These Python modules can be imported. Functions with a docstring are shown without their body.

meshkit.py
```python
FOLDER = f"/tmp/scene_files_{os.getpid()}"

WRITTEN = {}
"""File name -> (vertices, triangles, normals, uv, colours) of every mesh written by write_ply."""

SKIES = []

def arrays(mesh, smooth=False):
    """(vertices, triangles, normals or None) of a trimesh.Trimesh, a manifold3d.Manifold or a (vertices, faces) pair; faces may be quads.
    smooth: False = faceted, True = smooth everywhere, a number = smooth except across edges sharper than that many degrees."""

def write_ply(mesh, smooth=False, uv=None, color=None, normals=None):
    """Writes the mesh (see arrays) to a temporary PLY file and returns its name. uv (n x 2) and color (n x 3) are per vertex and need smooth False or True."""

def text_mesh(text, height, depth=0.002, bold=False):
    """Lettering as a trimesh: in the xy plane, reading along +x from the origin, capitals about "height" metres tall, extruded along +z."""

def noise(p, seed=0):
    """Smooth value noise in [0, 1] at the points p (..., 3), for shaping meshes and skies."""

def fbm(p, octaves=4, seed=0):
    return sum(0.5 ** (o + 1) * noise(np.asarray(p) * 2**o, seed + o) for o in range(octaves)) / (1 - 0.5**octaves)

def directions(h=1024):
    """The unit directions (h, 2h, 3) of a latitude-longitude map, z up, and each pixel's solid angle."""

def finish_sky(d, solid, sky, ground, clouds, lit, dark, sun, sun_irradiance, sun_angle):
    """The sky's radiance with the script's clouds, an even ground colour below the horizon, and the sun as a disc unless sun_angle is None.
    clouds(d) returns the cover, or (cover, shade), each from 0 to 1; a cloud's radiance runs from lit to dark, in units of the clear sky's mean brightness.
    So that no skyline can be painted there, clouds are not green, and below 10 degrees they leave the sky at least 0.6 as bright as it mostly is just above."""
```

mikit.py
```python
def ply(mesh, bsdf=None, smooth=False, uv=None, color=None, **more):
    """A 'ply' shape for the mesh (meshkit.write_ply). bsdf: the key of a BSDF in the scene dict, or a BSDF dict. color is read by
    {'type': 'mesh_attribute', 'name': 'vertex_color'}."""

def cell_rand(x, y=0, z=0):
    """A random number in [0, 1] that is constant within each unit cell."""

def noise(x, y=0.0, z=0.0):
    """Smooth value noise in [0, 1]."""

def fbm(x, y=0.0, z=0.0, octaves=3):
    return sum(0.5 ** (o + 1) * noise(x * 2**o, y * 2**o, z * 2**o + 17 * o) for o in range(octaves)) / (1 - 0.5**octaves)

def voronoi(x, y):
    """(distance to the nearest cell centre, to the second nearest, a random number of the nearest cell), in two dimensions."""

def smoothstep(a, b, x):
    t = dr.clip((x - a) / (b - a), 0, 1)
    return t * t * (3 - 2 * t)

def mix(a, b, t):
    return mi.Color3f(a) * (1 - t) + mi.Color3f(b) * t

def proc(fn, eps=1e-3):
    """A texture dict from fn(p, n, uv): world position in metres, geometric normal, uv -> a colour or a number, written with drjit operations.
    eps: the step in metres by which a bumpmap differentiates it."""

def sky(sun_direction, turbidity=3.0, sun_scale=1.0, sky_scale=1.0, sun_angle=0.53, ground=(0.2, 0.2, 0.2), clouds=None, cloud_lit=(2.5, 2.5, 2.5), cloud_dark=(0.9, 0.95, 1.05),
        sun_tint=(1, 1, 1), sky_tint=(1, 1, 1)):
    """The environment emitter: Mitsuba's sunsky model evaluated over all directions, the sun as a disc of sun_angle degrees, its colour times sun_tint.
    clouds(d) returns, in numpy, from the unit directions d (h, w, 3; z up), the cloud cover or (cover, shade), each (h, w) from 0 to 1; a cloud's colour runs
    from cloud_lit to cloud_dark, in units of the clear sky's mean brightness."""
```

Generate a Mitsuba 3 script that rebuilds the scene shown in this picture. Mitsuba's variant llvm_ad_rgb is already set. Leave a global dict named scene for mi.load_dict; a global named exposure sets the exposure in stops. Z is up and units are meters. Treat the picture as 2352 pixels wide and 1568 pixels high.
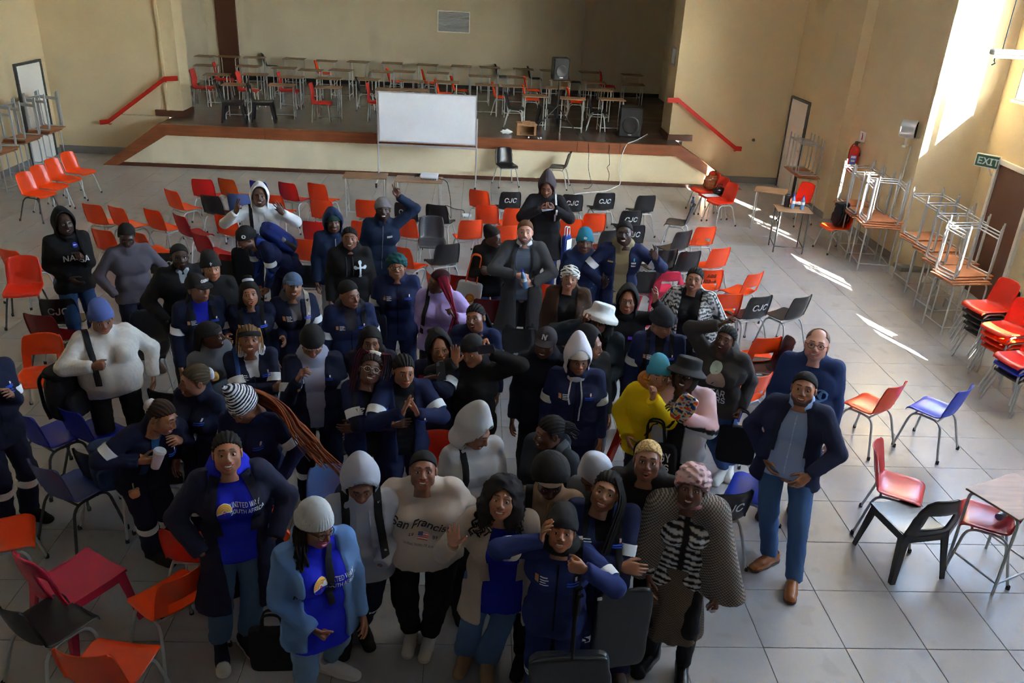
import math, random
import numpy as np, trimesh, shapely.geometry as sg
import drjit as dr, mitsuba as mi
import mikit, meshkit
from mikit import ply, proc, noise, fbm, smoothstep, mix, cell_rand

T = mi.ScalarTransform4f
rng = np.random.default_rng(7)
scene, labels = {}, {}

# ---------------------------------------------------------------- camera, sky, sun, exposure
W, H = 2352, 1568
F, PITCH, ROLL, YAW, HC = 1870.0, .4265, .0525, .0563, 4.3
_cp, _sp, _cy, _sy = math.cos(PITCH), math.sin(PITCH), math.cos(YAW), math.sin(YAW)
FW = np.array([_sy * _cp, _cy * _cp, -_sp])
_r0 = np.array([_cy, -_sy, 0.0]); _u0 = np.cross(_r0, FW)
RR = _r0 * math.cos(ROLL) + _u0 * math.sin(ROLL)
UU = -_r0 * math.sin(ROLL) + _u0 * math.cos(ROLL)
CAM = np.array([0, 0, HC])
scene['camera'] = {'type': 'perspective', 'fov': 2 * math.degrees(math.atan(W / 2 / F)), 'fov_axis': 'x', 'near_clip': .05, 'far_clip': 400.0,
                   'to_world': T().look_at(origin=CAM.tolist(), target=(CAM + FW).tolist(), up=UU.tolist())}
exposure = 4.15
SUN = np.array([.33 * .865, -.94 * .865, .5]); SUN /= np.linalg.norm(SUN)
scene['sky'] = mikit.sky(SUN, turbidity=3.5, sun_scale=0.0, sky_scale=16.0, ground=(.32, .30, .27), sky_tint=(1.0, 1.0, .98))
scene['sun'] = {'type': 'directional', 'direction': (-SUN).tolist(), 'irradiance': {'type': 'rgb', 'value': [12.0, 11.0, 9.4]}}


def ray(x, y):
    return FW + (x - W / 2) / F * RR - (y - H / 2) / F * UU
def at_z(x, y, z=0.0):
    d = ray(x, y); return CAM + d * (z - HC) / d[2]
def at_y(x, y, Y):
    d = ray(x, y); return CAM + d * Y / d[1]
def at_x(x, y, X):
    d = ray(x, y); return CAM + d * X / d[0]
def project(p):
    q = np.asarray(p, float) - CAM; z = q @ FW
    return np.array([W / 2 + F * (q @ RR) / z, H / 2 - F * (q @ UU) / z])


# ---------------------------------------------------------------- materials
def rgb(*c):
    return {'type': 'rgb', 'value': list(c)}
def pr(name, col, rough=.5, spec=.5, metal=0.0, **k):
    scene[name] = {'type': 'twosided', 'bsdf': {'type': 'principled', 'base_color': rgb(*col) if isinstance(col, (tuple, list)) else col, 'roughness': rough,
                   'specular': spec, 'metallic': metal, **k}}
    return name
VC = {'type': 'mesh_attribute', 'name': 'vertex_color'}
pr('m_cloth', VC, .85, .25, sheen=.2)
pr('m_skin', VC, .42, .5)
pr('m_gloss', VC, .28, .5)
pr('m_matte', VC, .75, .3)
def wall_fn(base, amp):
    def f(p, n, uv):
        v = fbm(p.x * 1.3, p.y * 1.3, p.z * 1.1, 3); g = noise(p.x * 60, p.y * 60, p.z * 60)
        s = smoothstep(.62, .8, fbm(p.x * 2.2 + 9, p.y * 2.2, p.z * .7, 2))
        return mi.Color3f(*base) * (1 - amp + amp * 1.6 * v * .9 + .05 * (g - .5)) * (1 - .10 * s)
    return f
pr('m_wall', proc(wall_fn((.66, .535, .33), .10)), .6, .3)
pr('m_stagewall', proc(wall_fn((.62, .54, .40), .10)), .7, .3)
pr('m_cream', proc(wall_fn((.80, .72, .52), .07)), .55, .35)
pr('m_white', (.82, .80, .74), .5, .4)
def tile_fn(p, n, uv):
    v = fbm(p.x * .9, p.y * .9, 0, 3); g = noise(p.x * 230, p.y * 230, 3); sc = smoothstep(.70, .86, fbm(p.x * 7, p.y * 7, 5, 2))
    r = cell_rand(dr.floor((p.x - .35) / .6), dr.floor((p.y - .11) / .6), 3)
    return mi.Color3f(.325, .320, .320) * (.90 + .14 * v + .05 * (r - .5) + .05 * (g - .5)) * (1 - .12 * sc)
def tile_rough(p, n, uv):
    return .26 + .16 * fbm(p.x * 3, p.y * 3, 2, 3)
scene['m_tile'] = {'type': 'principled', 'base_color': proc(tile_fn), 'roughness': proc(tile_rough), 'specular': .5}
pr('m_grout', (.10, .095, .09), .9, .2)
def stage_fn(p, n, uv):
    v = fbm(p.x * 2, p.y * 9, p.z * 2, 3); w = smoothstep(.6, .85, fbm(p.x * 1.1, p.y * 2.5, 4, 3)); 
    return mix((.026, .016, .013), (.042, .027, .023), v) * (1 + .5 * w)
scene['m_stage'] = {'type': 'principled', 'base_color': proc(stage_fn), 'roughness': .22, 'specular': .5}
def wood_fn(a, b, s):
    def f(p, n, uv):
        g = fbm(p.x * 3 * s, p.y * 40 * s, p.z * 40 * s, 3); h = fbm(p.x * 5, p.y * 5, p.z * 5, 2)
        return mix(a, b, g) * (.8 + .4 * h)
    return f
scene['m_fascia'] = {'type': 'principled', 'base_color': proc(wood_fn((.17, .050, .020), (.27, .085, .033), .5)), 'roughness': .38, 'specular': .5}
pr('m_desk', proc(wood_fn((.20, .115, .065), (.30, .175, .10), 1.0)), .42, .45)
pr('m_stackdesk', proc(wood_fn((.28, .10, .045), (.38, .15, .07), 1.0)), .5, .45)
pr('m_steel', (.50, .52, .52), .33, .5, .55)
pr('m_galv', (.46, .48, .50), .38, .5, .35)
pr('m_darksteel', (.05, .055, .06), .4, .5, .2)
pr('m_red', (.50, .022, .012), .35, .5)
pr('m_black', (.012, .012, .014), .4, .5)
pr('m_skirt', (.20, .195, .19), .5, .4)
pr('m_darkwood', (.075, .026, .014), .45, .45)
pr('m_board', (.86, .88, .92), .25, .5)
pr('m_alu', (.62, .64, .66), .3, .5, .6)
scene['m_glass'] = {'type': 'thindielectric'}
scene['m_bottle'] = {'type': 'thindielectric', 'specular_transmittance': rgb(.35, .6, .85)}


# ---------------------------------------------------------------- scene book-keeping
def key_of(name):
    k, i = name, 0
    while k in _used:
        i += 1; k = f'{name}_{i:03d}'
    _used.add(k); return k
_used = set()
def thing(name, label, cat, group=None, kind=None):
    k = key_of(name); labels[k] = {'label': label, 'category': cat}
    if group: labels[k]['group'] = group
    if kind: labels[k]['kind'] = kind
    return k
def struct(name, shape, label=None):
    k = key_of(name); scene[k] = shape; labels[k] = {'kind': 'structure', **({'label': label} if label else {})}; return k
def part(parent, name, shape, label=None, M=None, kind=None):
    k = key_of(parent + '__' + name)
    if M is not None: shape = {**shape, 'to_world': M}
    scene[k] = shape
    if label or kind:
        labels[k] = {**({'label': label} if label else {}), **({'kind': kind} if kind else {})}
    return k
def mat4(R, t):
    m = np.eye(4); m[:3, :3] = R; m[:3, 3] = t; return m
def TW(m):
    return T(np.asarray(m, float).tolist())
def rotz(a):
    c, s = math.cos(a), math.sin(a); return np.array([[c, -s, 0], [s, c, 0], [0, 0, 1.0]])
def rotx(a):
    c, s = math.cos(a), math.sin(a); return np.array([[1, 0, 0], [0, c, -s], [0, s, c]])
def roty(a):
    c, s = math.cos(a), math.sin(a); return np.array([[c, 0, s], [0, 1, 0], [-s, 0, c]])


# ---------------------------------------------------------------- mesh helpers
def cat(*ms):
    ms = [m for m in ms if m is not None]
    vs, fs, n = [], [], 0
    for v, f in ((np.asarray(m.vertices), np.asarray(m.faces)) if hasattr(m, 'faces') else m for m in ms):
        vs.append(v); fs.append(f + n); n += len(v)
    return np.vstack(vs), np.vstack(fs)
def box(x0, x1, y0, y1, z0, z1):
    v = np.array([[x, y, z] for x in (x0, x1) for y in (y0, y1) for z in (z0, z1)], float)
    f = np.array([[0, 1, 3], [0, 3, 2], [4, 6, 7], [4, 7, 5], [0, 4, 5], [0, 5, 1], [2, 3, 7], [2, 7, 6], [0, 2, 6], [0, 6, 4], [1, 5, 7], [1, 7, 3]])
    return v, f
def cbox(x0, x1, y0, y1, z0, z1, c=.004):
    pts = []
    for sx, X in ((1, x0), (-1, x1)):
        for sy, Y in ((1, y0), (-1, y1)):
            for sz, Z in ((1, z0), (-1, z1)):
                pts += [[X + sx * c, Y + sy * c, Z], [X + sx * c, Y, Z + sz * c], [X, Y + sy * c, Z + sz * c]]
    h = trimesh.Trimesh(np.array(pts)).convex_hull
    return np.array(h.vertices), np.array(h.faces)
def xf(m, R=None, t=None):
    v, f = (np.asarray(m.vertices), np.asarray(m.faces)) if hasattr(m, 'faces') else m
    if R is not None: v = v @ np.asarray(R).T
    if t is not None: v = v + np.asarray(t)
    return v, f
def tube(pts, r, n=8, cap=True):
    p = np.asarray(pts, float); k = len(p); r = np.broadcast_to(r, (k,))
    t = np.gradient(p, axis=0); t /= np.linalg.norm(t, axis=1, keepdims=True) + 1e-12
    a = np.cross(t[0], [0, 0, 1.0]);
    if np.linalg.norm(a) < .1: a = np.cross(t[0], [1.0, 0, 0])
    A = []
    for i in range(k):
        a = a - t[i] * (a @ t[i]); a = a / (np.linalg.norm(a) + 1e-12); A.append(a)
    A = np.array(A); B = np.cross(t, A); ang = np.arange(n) * 2 * np.pi / n
    v = p[:, None] + r[:, None, None] * (np.cos(ang)[None, :, None] * A[:, None] + np.sin(ang)[None, :, None] * B[:, None])
    v = v.reshape(-1, 3); i, j = np.meshgrid(np.arange(k - 1), np.arange(n), indexing='ij')
    q = np.stack([i * n + j, i * n + (j + 1) % n, (i + 1) * n + (j + 1) % n, (i + 1) * n + j], -1).reshape(-1, 4)
    f = np.vstack([q[:, [0, 1, 2]], q[:, [0, 2, 3]]])
    if cap:
        m = len(v); v = np.vstack([v, p[:1], p[-1:]]); j = np.arange(n); e = (k - 1) * n
        f = np.vstack([f, np.stack([j * 0 + m, (j + 1) % n, j], 1), np.stack([j * 0 + m + 1, e + j, e + (j + 1) % n], 1)])
    return v, f
def bend(pts, rad=.05, n=4):
    """Polyline with its corners rounded."""
    p = [np.asarray(q, float) for q in pts]; out = [p[0]]
    for a, b, c in zip(p, p[1:], p[2:]):
        u, w = a - b, c - b; r = min(rad, .45 * np.linalg.norm(u), .45 * np.linalg.norm(w))
        s, e = b + u / np.linalg.norm(u) * r, b + w / np.linalg.norm(w) * r
        for t in np.linspace(0, 1, n + 1): out.append((1 - t) ** 2 * s + 2 * t * (1 - t) * b + t * t * e)
    return np.array(out + [p[-1]])
def lathe(prof, n=24):
    p = np.asarray(prof, float); a = np.arange(n) * 2 * np.pi / n
    v = np.stack([p[:, None, 0] * np.cos(a), p[:, None, 0] * np.sin(a), np.broadcast_to(p[:, None, 1], (len(p), n))], -1).reshape(-1, 3)
    i, j = np.meshgrid(np.arange(len(p) - 1), np.arange(n), indexing='ij')
    q = np.stack([i * n + j, i * n + (j + 1) % n, (i + 1) * n + (j + 1) % n, (i + 1) * n + j], -1).reshape(-1, 4)
    return v, np.vstack([q[:, [0, 1, 2]], q[:, [0, 2, 3]]])
def prism(poly, z0, z1):
    m = trimesh.creation.extrude_polygon(poly, z1 - z0, engine='earcut'); return np.array(m.vertices) + [0, 0, z0], np.array(m.faces)
def sheet(P, thick, mask=None):
    """A closed shell from a grid of points (rows, cols, 3), thick along its normals; mask (rows-1, cols-1) leaves cells out."""
    a, b = P.shape[:2]; du = np.gradient(P, axis=1); dv = np.gradient(P, axis=0)
    n = np.cross(du, dv); n /= np.linalg.norm(n, axis=-1, keepdims=True) + 1e-12
    v = np.vstack([(P + n * thick / 2).reshape(-1, 3), (P - n * thick / 2).reshape(-1, 3)]); N = a * b
    I = np.arange(N).reshape(a, b); m = np.ones((a - 1, b - 1), bool) if mask is None else mask
    q = np.stack([I[:-1, :-1], I[:-1, 1:], I[1:, 1:], I[1:, :-1]], -1)[m]
    e = np.vstack([q[:, [0, 1]], q[:, [1, 2]], q[:, [2, 3]], q[:, [3, 0]]])
    code = e[:, 0] * N + e[:, 1]; back = e[:, 1] * N + e[:, 0]; e = e[~np.isin(code, back)]
    w = np.stack([e[:, 0] + N, e[:, 1] + N, e[:, 1], e[:, 0]], 1)
    Q = np.vstack([q, q[:, ::-1] + N, w])
    f = np.vstack([Q[:, [0, 1, 2]], Q[:, [0, 2, 3]]])
    used = np.unique(f); re = np.zeros(len(v), int); re[used] = np.arange(len(used))
    return v[used], re[f]
def paint(m, col, bsdf, smooth=True):
    v = m[0]; c = np.broadcast_to(np.asarray(col, float), (len(v), 3))
    return ply(m, bsdf, smooth, color=c)
def srgb(*c):
    c = np.asarray(c, float) / 255; return np.where(c < .04045, c / 12.92, ((c + .055) / 1.055) ** 2.4)
# ================================================================ the hall
SY, SZ = 18.2, .93                 # stage front and height
PY = 19.25                         # wall beside the stage opening
OX0, OX1 = -6.65, 4.42             # stage opening
BY = 26.0                          # stage back wall
LX = -9.55                         # left wall
ZC = 6.6
RX1, RX2, RX3 = 7.12, 7.32, 7.75   # the right wall steps outwards towards the camera
S1Y, S2Y = 15.95, 13.05

# floor: slab with recessed joints and single tiles
struct('floor', ply(box(LX - .3, 8.4, -5.5, 19.6, -.12, -.004), 'm_grout'), 'grey tiled floor of the hall')
tile_ply = ply(cbox(-.298, .298, -.298, .298, -.02, 0, .0025), 'm_tile')
cells = []
for i in range(-17, 15):
    for j in range(-10, 33):
        c = np.array([.35 + .6 * i + .3, .11 + .6 * j + .3, 0])
        if LX - .1 < c[0] < 8.2 and -5.2 < c[1] < 19.5:
            q = project(c) if c[1] > 1.5 else np.array([-9e3, 0])
            see = -60 < q[0] < W + 60 and -60 < q[1] < H + 120
            cells.append((0 if see else 1, np.linalg.norm(c - CAM), c))
cells.sort(key=lambda t: t[:2])
for s, d, c in cells[:300]:
    part('floor', 'tile', {**tile_ply, 'to_world': T().translate(c.tolist())})
tv, tf = cbox(-.298, .298, -.298, .298, -.02, 0, .0025)
part('floor', 'tile_field', ply((np.vstack([tv + c for _, _, c in cells[300:]]), np.vstack([tf + k * len(tv) for k in range(len(cells) - 300)])), 'm_tile'), kind='stuff')

# stage with ramps at both sides, fascia of timber, cream front
rl, rr = -8.05, 6.0
scene_poly = sg.Polygon([(rl, 0), (-6.85, SZ), (4.55, SZ), (rr - .2, 0)])
def vert_prism(poly, y0, y1):     # polygon in x,z extruded along y
    v, f = prism(poly, y0, y1); return np.stack([v[:, 0], v[:, 2], v[:, 1]], 1), f[:, ::-1]
struct('stage', ply(vert_prism(sg.Polygon([(rl, 0), (-6.85, SZ - .02), (4.55, SZ - .02), (rr, 0)]), SY + .03, PY), 'm_cream'), 'cream painted stage front')
part('stage', 'deck', ply(cat(box(-6.85, 4.55, SY - .02, PY + .02, SZ - .03, SZ), box(OX0 - 1.4, OX1 + 1.2, PY, BY, SZ - .03, SZ)), 'm_stage'), 'dark polished stage floor')
fh = .23
fas = sg.Polygon([(rl - .12, 0), (-6.87, SZ + .002), (4.57, SZ + .002), (rr + .1, 0), (rr - .18, 0), (4.47, SZ - fh), (-6.72, SZ - fh), (rl + .2, 0)])
nb = [-9, -4.6, -2.2, -.05, 2.25, 3.2, 9]
for a, b in zip(nb, nb[1:]):
    g = fas.intersection(sg.box(a + .003, -1, b - .003, 2))
    part('stage', 'fascia_board', ply(vert_prism(g, SY - .03, SY + .035), 'm_fascia'), 'red brown timber edge board')
part('stage', 'ramp', ply(vert_prism(sg.Polygon([(rl - .12, 0), (-6.87, SZ), (-6.87, SZ - .03), (rl - .06, 0)]), SY - .03, PY), 'm_fascia'))
part('stage', 'ramp', ply(vert_prism(sg.Polygon([(rr + .1, 0), (4.57, SZ), (4.57, SZ - .03), (rr + .04, 0)]), SY - .03, PY), 'm_fascia'))
part('stage', 'skirting', ply(box(rl + .1, rr - .2, SY - .015, SY + .03, 0, .075), 'm_darkwood'))

# walls beside the stage opening, and the stage box
struct('wall_front_left', ply(cat(box(LX, OX0 - .34, PY, PY + .35, 0, ZC), box(OX0 - .36, OX0, PY - .04, PY + .62, SZ, ZC), box(OX0 - .36, OX0 - .30, PY - .06, PY - .03, SZ, ZC)), 'm_wall'))
struct('wall_front_right', ply(cat(box(OX1 + .34, RX1 + .4, PY - .35, PY + .1, 0, ZC), box(OX1, OX1 + .36, PY - .39, PY + .5, SZ, ZC)), 'm_wall'))
struct('wall_front_top', ply(box(OX0 - .3, OX1 + .3, PY, PY + .35, 5.0, ZC), 'm_wall'))
struct('wall_stage_back', ply(cat(box(OX0 - 1.4, 3.12, BY, BY + .2, SZ, ZC), box(3.135, OX1 + 1.4, BY, BY + .2, SZ, ZC), box(3.11, 3.14, BY + .03, BY + .2, SZ, ZC)), 'm_stagewall'))
struct('wall_stage_left', ply(box(OX0 - 1.6, OX0 - 1.4, PY + .3, BY + .2, SZ, ZC), 'm_stagewall'))
struct('wall_stage_right', ply(box(OX1 + 1.2, OX1 + 1.4, PY + .1, BY + .2, SZ, ZC), 'm_stagewall'))
struct('trim_1', ply(box(OX0 - 1.4, OX1 + 1.2, BY - .02, BY, SZ, SZ + .11), 'm_black'), 'dark skirting along the stage back wall')
struct('trim_2', ply(cat(box(OX0 - .62, OX0 + .02, PY - .07, PY + .64, SZ, SZ + .13)), 'm_darkwood'), 'dark plinth under the left stage pier')
struct('trim_3', ply(cat(box(OX1 - .02, OX1 + .55, PY - .42, PY + .52, SZ, SZ + .13)), 'm_darkwood'), 'dark plinth under the right stage pier')
struct('door_2', ply(cat(box(-7.72, -7.2, BY - .07, BY, SZ, 4.2), box(-7.2, -7.14, BY - .09, BY, SZ, 4.2)), 'm_darkwood'), 'dark door in the far left corner of the stage')
# vent grille on the stage back wall
vx0, vz1 = at_y(1005, 23, BY)[[0, 2]]; vx1, vz0 = at_y(1079, 77, BY)[[0, 2]]
t = thing('wall_vent', 'square grey louvred grille high on the stage back wall', 'vent')
part(t, 'frame', ply(cat(box(vx0, vx1, BY - .04, BY, vz0, vz0 + .03), box(vx0, vx1, BY - .04, BY, vz1 - .03, vz1), box(vx0, vx0 + .03, BY - .04, BY, vz0, vz1), box(vx1 - .03, vx1, BY - .04, BY, vz0, vz1)), 'm_white'))
part(t, 'backing', ply(box(vx0 + .02, vx1 - .02, BY - .012, BY, vz0 + .02, vz1 - .02), 'm_galv'))
slat = ply(xf(box(-(vx1 - vx0) / 2 + .03, (vx1 - vx0) / 2 - .03, -.003, .003, -.018, .018), rotx(.6)), 'm_galv')
for z in np.arange(vz0 + .05, vz1 - .03, .045):
    part(t, 'slat', slat, M=T().translate([(vx0 + vx1) / 2, BY - .024, float(z)]))

# left wall, back wall, ceiling
struct('wall_left', ply(box(LX - .3, LX, -5.5, PY + .3, 0, ZC), 'm_wall'))
struct('wall_back', ply(cat(box(LX - .3, 8.4, -5.7, -5.5, 0, ZC)), 'm_wall'))
struct('ceiling', ply(box(LX - .3, 8.6, -5.7, BY + .2, ZC, ZC + .15), 'm_white'))
struct('baseboard_left', ply(cat(box(LX, LX + .02, -5.5, PY, 0, .13), box(LX, rl + .3, PY - .02, PY, 0, .17)), 'm_skirt'))
struct('baseboard_right', ply(cat(box(OX1 + 1.2, RX1, PY - .37, PY - .35, 0, .15), box(RX1 - .02, RX1, S1Y, PY - .5, 0, .13), box(RX2 - .02, RX2, S2Y, S1Y, 0, .13), box(RX1 + .1, 7.96, S2Y - .30, S2Y - .02, 0, .07)), 'm_skirt'))
# door in the left wall
def wall_door(k, x, y0, y1, z1, s, lab):
    struct(k, ply(cbox(min(x, x + s * .03), max(x, x + s * .03), y0, y1, 0, z1, .003), 'm_white'), lab)
    fr = [box(min(x, x + s * .05), max(x, x + s * .05), a, b, 0, z1 + .05) for a, b in ((y0 - .05, y0), (y1, y1 + .05))] + [box(min(x, x + s * .05), max(x, x + s * .05), y0 - .05, y1 + .05, z1, z1 + .05)]
    part(k, 'frame', ply(cat(*fr), 'm_darksteel'))
    part(k, 'handle', ply(cat(xf(lathe([(0, 0), (.025, 0), (.025, .02), (.012, .05), (0, .05)], 10), roty(s * math.pi / 2), (x + s * .03, y0 + .08, 1.0))), 'm_alu'))
wall_door('door_1', LX, 17.95, 18.95, 2.02, 1, 'white door with dark frame behind the stacked desks at left')
wall_door('door_3', RX1, 17.72, 18.72, 2.0, -1, 'white door with dark frame in the far right corner')

# right wall: three stepped sections, narrow windows in the near one
struct('wall_right_far', ply(cat(box(RX1, RX1 + .5, S1Y, PY, 0, ZC), box(RX1 - .012, RX1 + .05, S1Y, S1Y + .28, 0, ZC)), 'm_wall'))
struct('wall_right_middle', ply(box(RX2, RX2 + .9, S2Y, S1Y + .02, 0, ZC), 'm_wall'))
a0, a1 = np.array([RX1 + .08, S2Y]), np.array([8.0, 12.62])
struct('wall_right_step', ply(prism(sg.Polygon([tuple(a0), tuple(a1), (8.4, 12.62), (8.4, S2Y + .1), (RX1 + .08, S2Y + .1)]), 0, ZC), 'm_wall'))
WIN = [(10.55, 12.2), (8.9, 10.0), (6.35, 7.5), (3.6, 4.75)]
wz0, wz1 = 2.92, 5.3
outline = sg.Polygon([(-5.5, 0), (12.62, 0), (12.62, ZC), (-5.5, ZC)], [[(a, wz0), (b, wz0), (b, wz1), (a, wz1)] for a, b in WIN] )
def side_x(y):
    return np.interp(y, [10.0, 12.62], [RX3, 8.0])
v, f = prism(outline, 0, .10)
mm = trimesh.Trimesh(v, f)
mm = mm.slice_plane([10, 0, 0], [1, 0, 0]), mm.slice_plane([10, 0, 0], [-1, 0, 0])
v, f = cat(*mm)
struct('wall_right', ply((np.stack([side_x(v[:, 0]) + v[:, 2], v[:, 0], v[:, 1]], 1), f), 'm_wall'))
struct('baseboard_right_near', ply(cat(box(RX3 - .02, RX3, -5.5, 10.0, 0, .13)), 'm_skirt'))
for n, (a, b) in enumerate(WIN):
    k = f'window_{n + 1}'; xm = float(side_x((a + b) / 2)); th = math.atan2(side_x(b) - side_x(a), b - a); m = (a + b) / 2
    R = rotz(-th)
    def place(g):
        return xf(g, R, (xm, m, 0))
    hw = (b - a) / 2
    bars = [box(-.015, .03, -hw, -hw + .03, wz0, wz1), box(-.015, .03, hw - .03, hw, wz0, wz1), box(-.015, .03, -.02, .02, wz0, wz1), box(-.02, .03, -hw, hw, wz0, wz0 + .03), box(-.02, .03, -hw, hw, wz1 - .03, wz1)]
    bars += [box(.0, .02, -hw, hw, z - .006, z + .006) for z in (4.05, 4.6)]
    struct(k, ply(place(cat(*bars)), 'm_darksteel'), 'narrow steel framed window high in the right wall')
    for s in (-1, 1):
        g = (np.array([[.012, s * .02, wz0 + .03], [.012, s * (hw - .03), wz0 + .03], [.012, s * (hw - .03), wz1 - .03], [.012, s * .02, wz1 - .03]]), np.array([[0, 1, 2], [0, 2, 3]]))
        part(k, 'pane', ply(place(g), 'm_glass'))
    part(k, 'sill', ply(place(box(-.06, .02, -hw - .03, hw + .03, wz0 - .035, wz0)), 'm_white'))
# roof overhang outside shades the upper panes of the nearer windows
struct('roof_overhang', ply(box(RX3 + .12, RX3 + .88, -6, 9.2, 5.3, 5.4), 'm_white'))
struct('ground_outside', ply(box(8.6, 60, -40, 60, -.3, -.2), 'm_white'))
# the gallery on which the photographer stands, its front edge just below the view
struct('gallery_floor', ply(box(LX, RX3, -5.5, .9, 2.45, 2.7), 'm_darkwood'), 'gallery over the near end of the hall')
# ================================================================ chairs and desks
COL = {'orange': srgb(238, 72, 22), 'redorange': srgb(222, 52, 30), 'red': srgb(196, 34, 30), 'maroon': srgb(150, 24, 34), 'darkred': srgb(104, 14, 22), 'brownorange': srgb(205, 84, 28),
       'blue': srgb(34, 62, 190), 'deepblue': srgb(22, 36, 150), 'paleblue': srgb(86, 112, 178), 'slate': srgb(66, 78, 130), 'skyblue': srgb(92, 130, 190), 'black': srgb(27, 27, 31), 'grey': srgb(58, 60, 66),
       'magenta': srgb(176, 38, 66), 'dusty': srgb(188, 62, 64), 'darkbrown': srgb(58, 36, 42)}
CNAME = {'orange': 'orange', 'redorange': 'red-orange', 'red': 'red', 'maroon': 'dark red', 'darkred': 'deep maroon', 'brownorange': 'brownish orange', 'blue': 'blue', 'deepblue': 'deep blue', 'paleblue': 'faded blue',
         'slate': 'slate blue', 'skyblue': 'pale blue', 'black': 'black', 'grey': 'dark grey', 'magenta': 'raspberry', 'dusty': 'dusty red', 'darkbrown': 'dark brown'}
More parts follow.
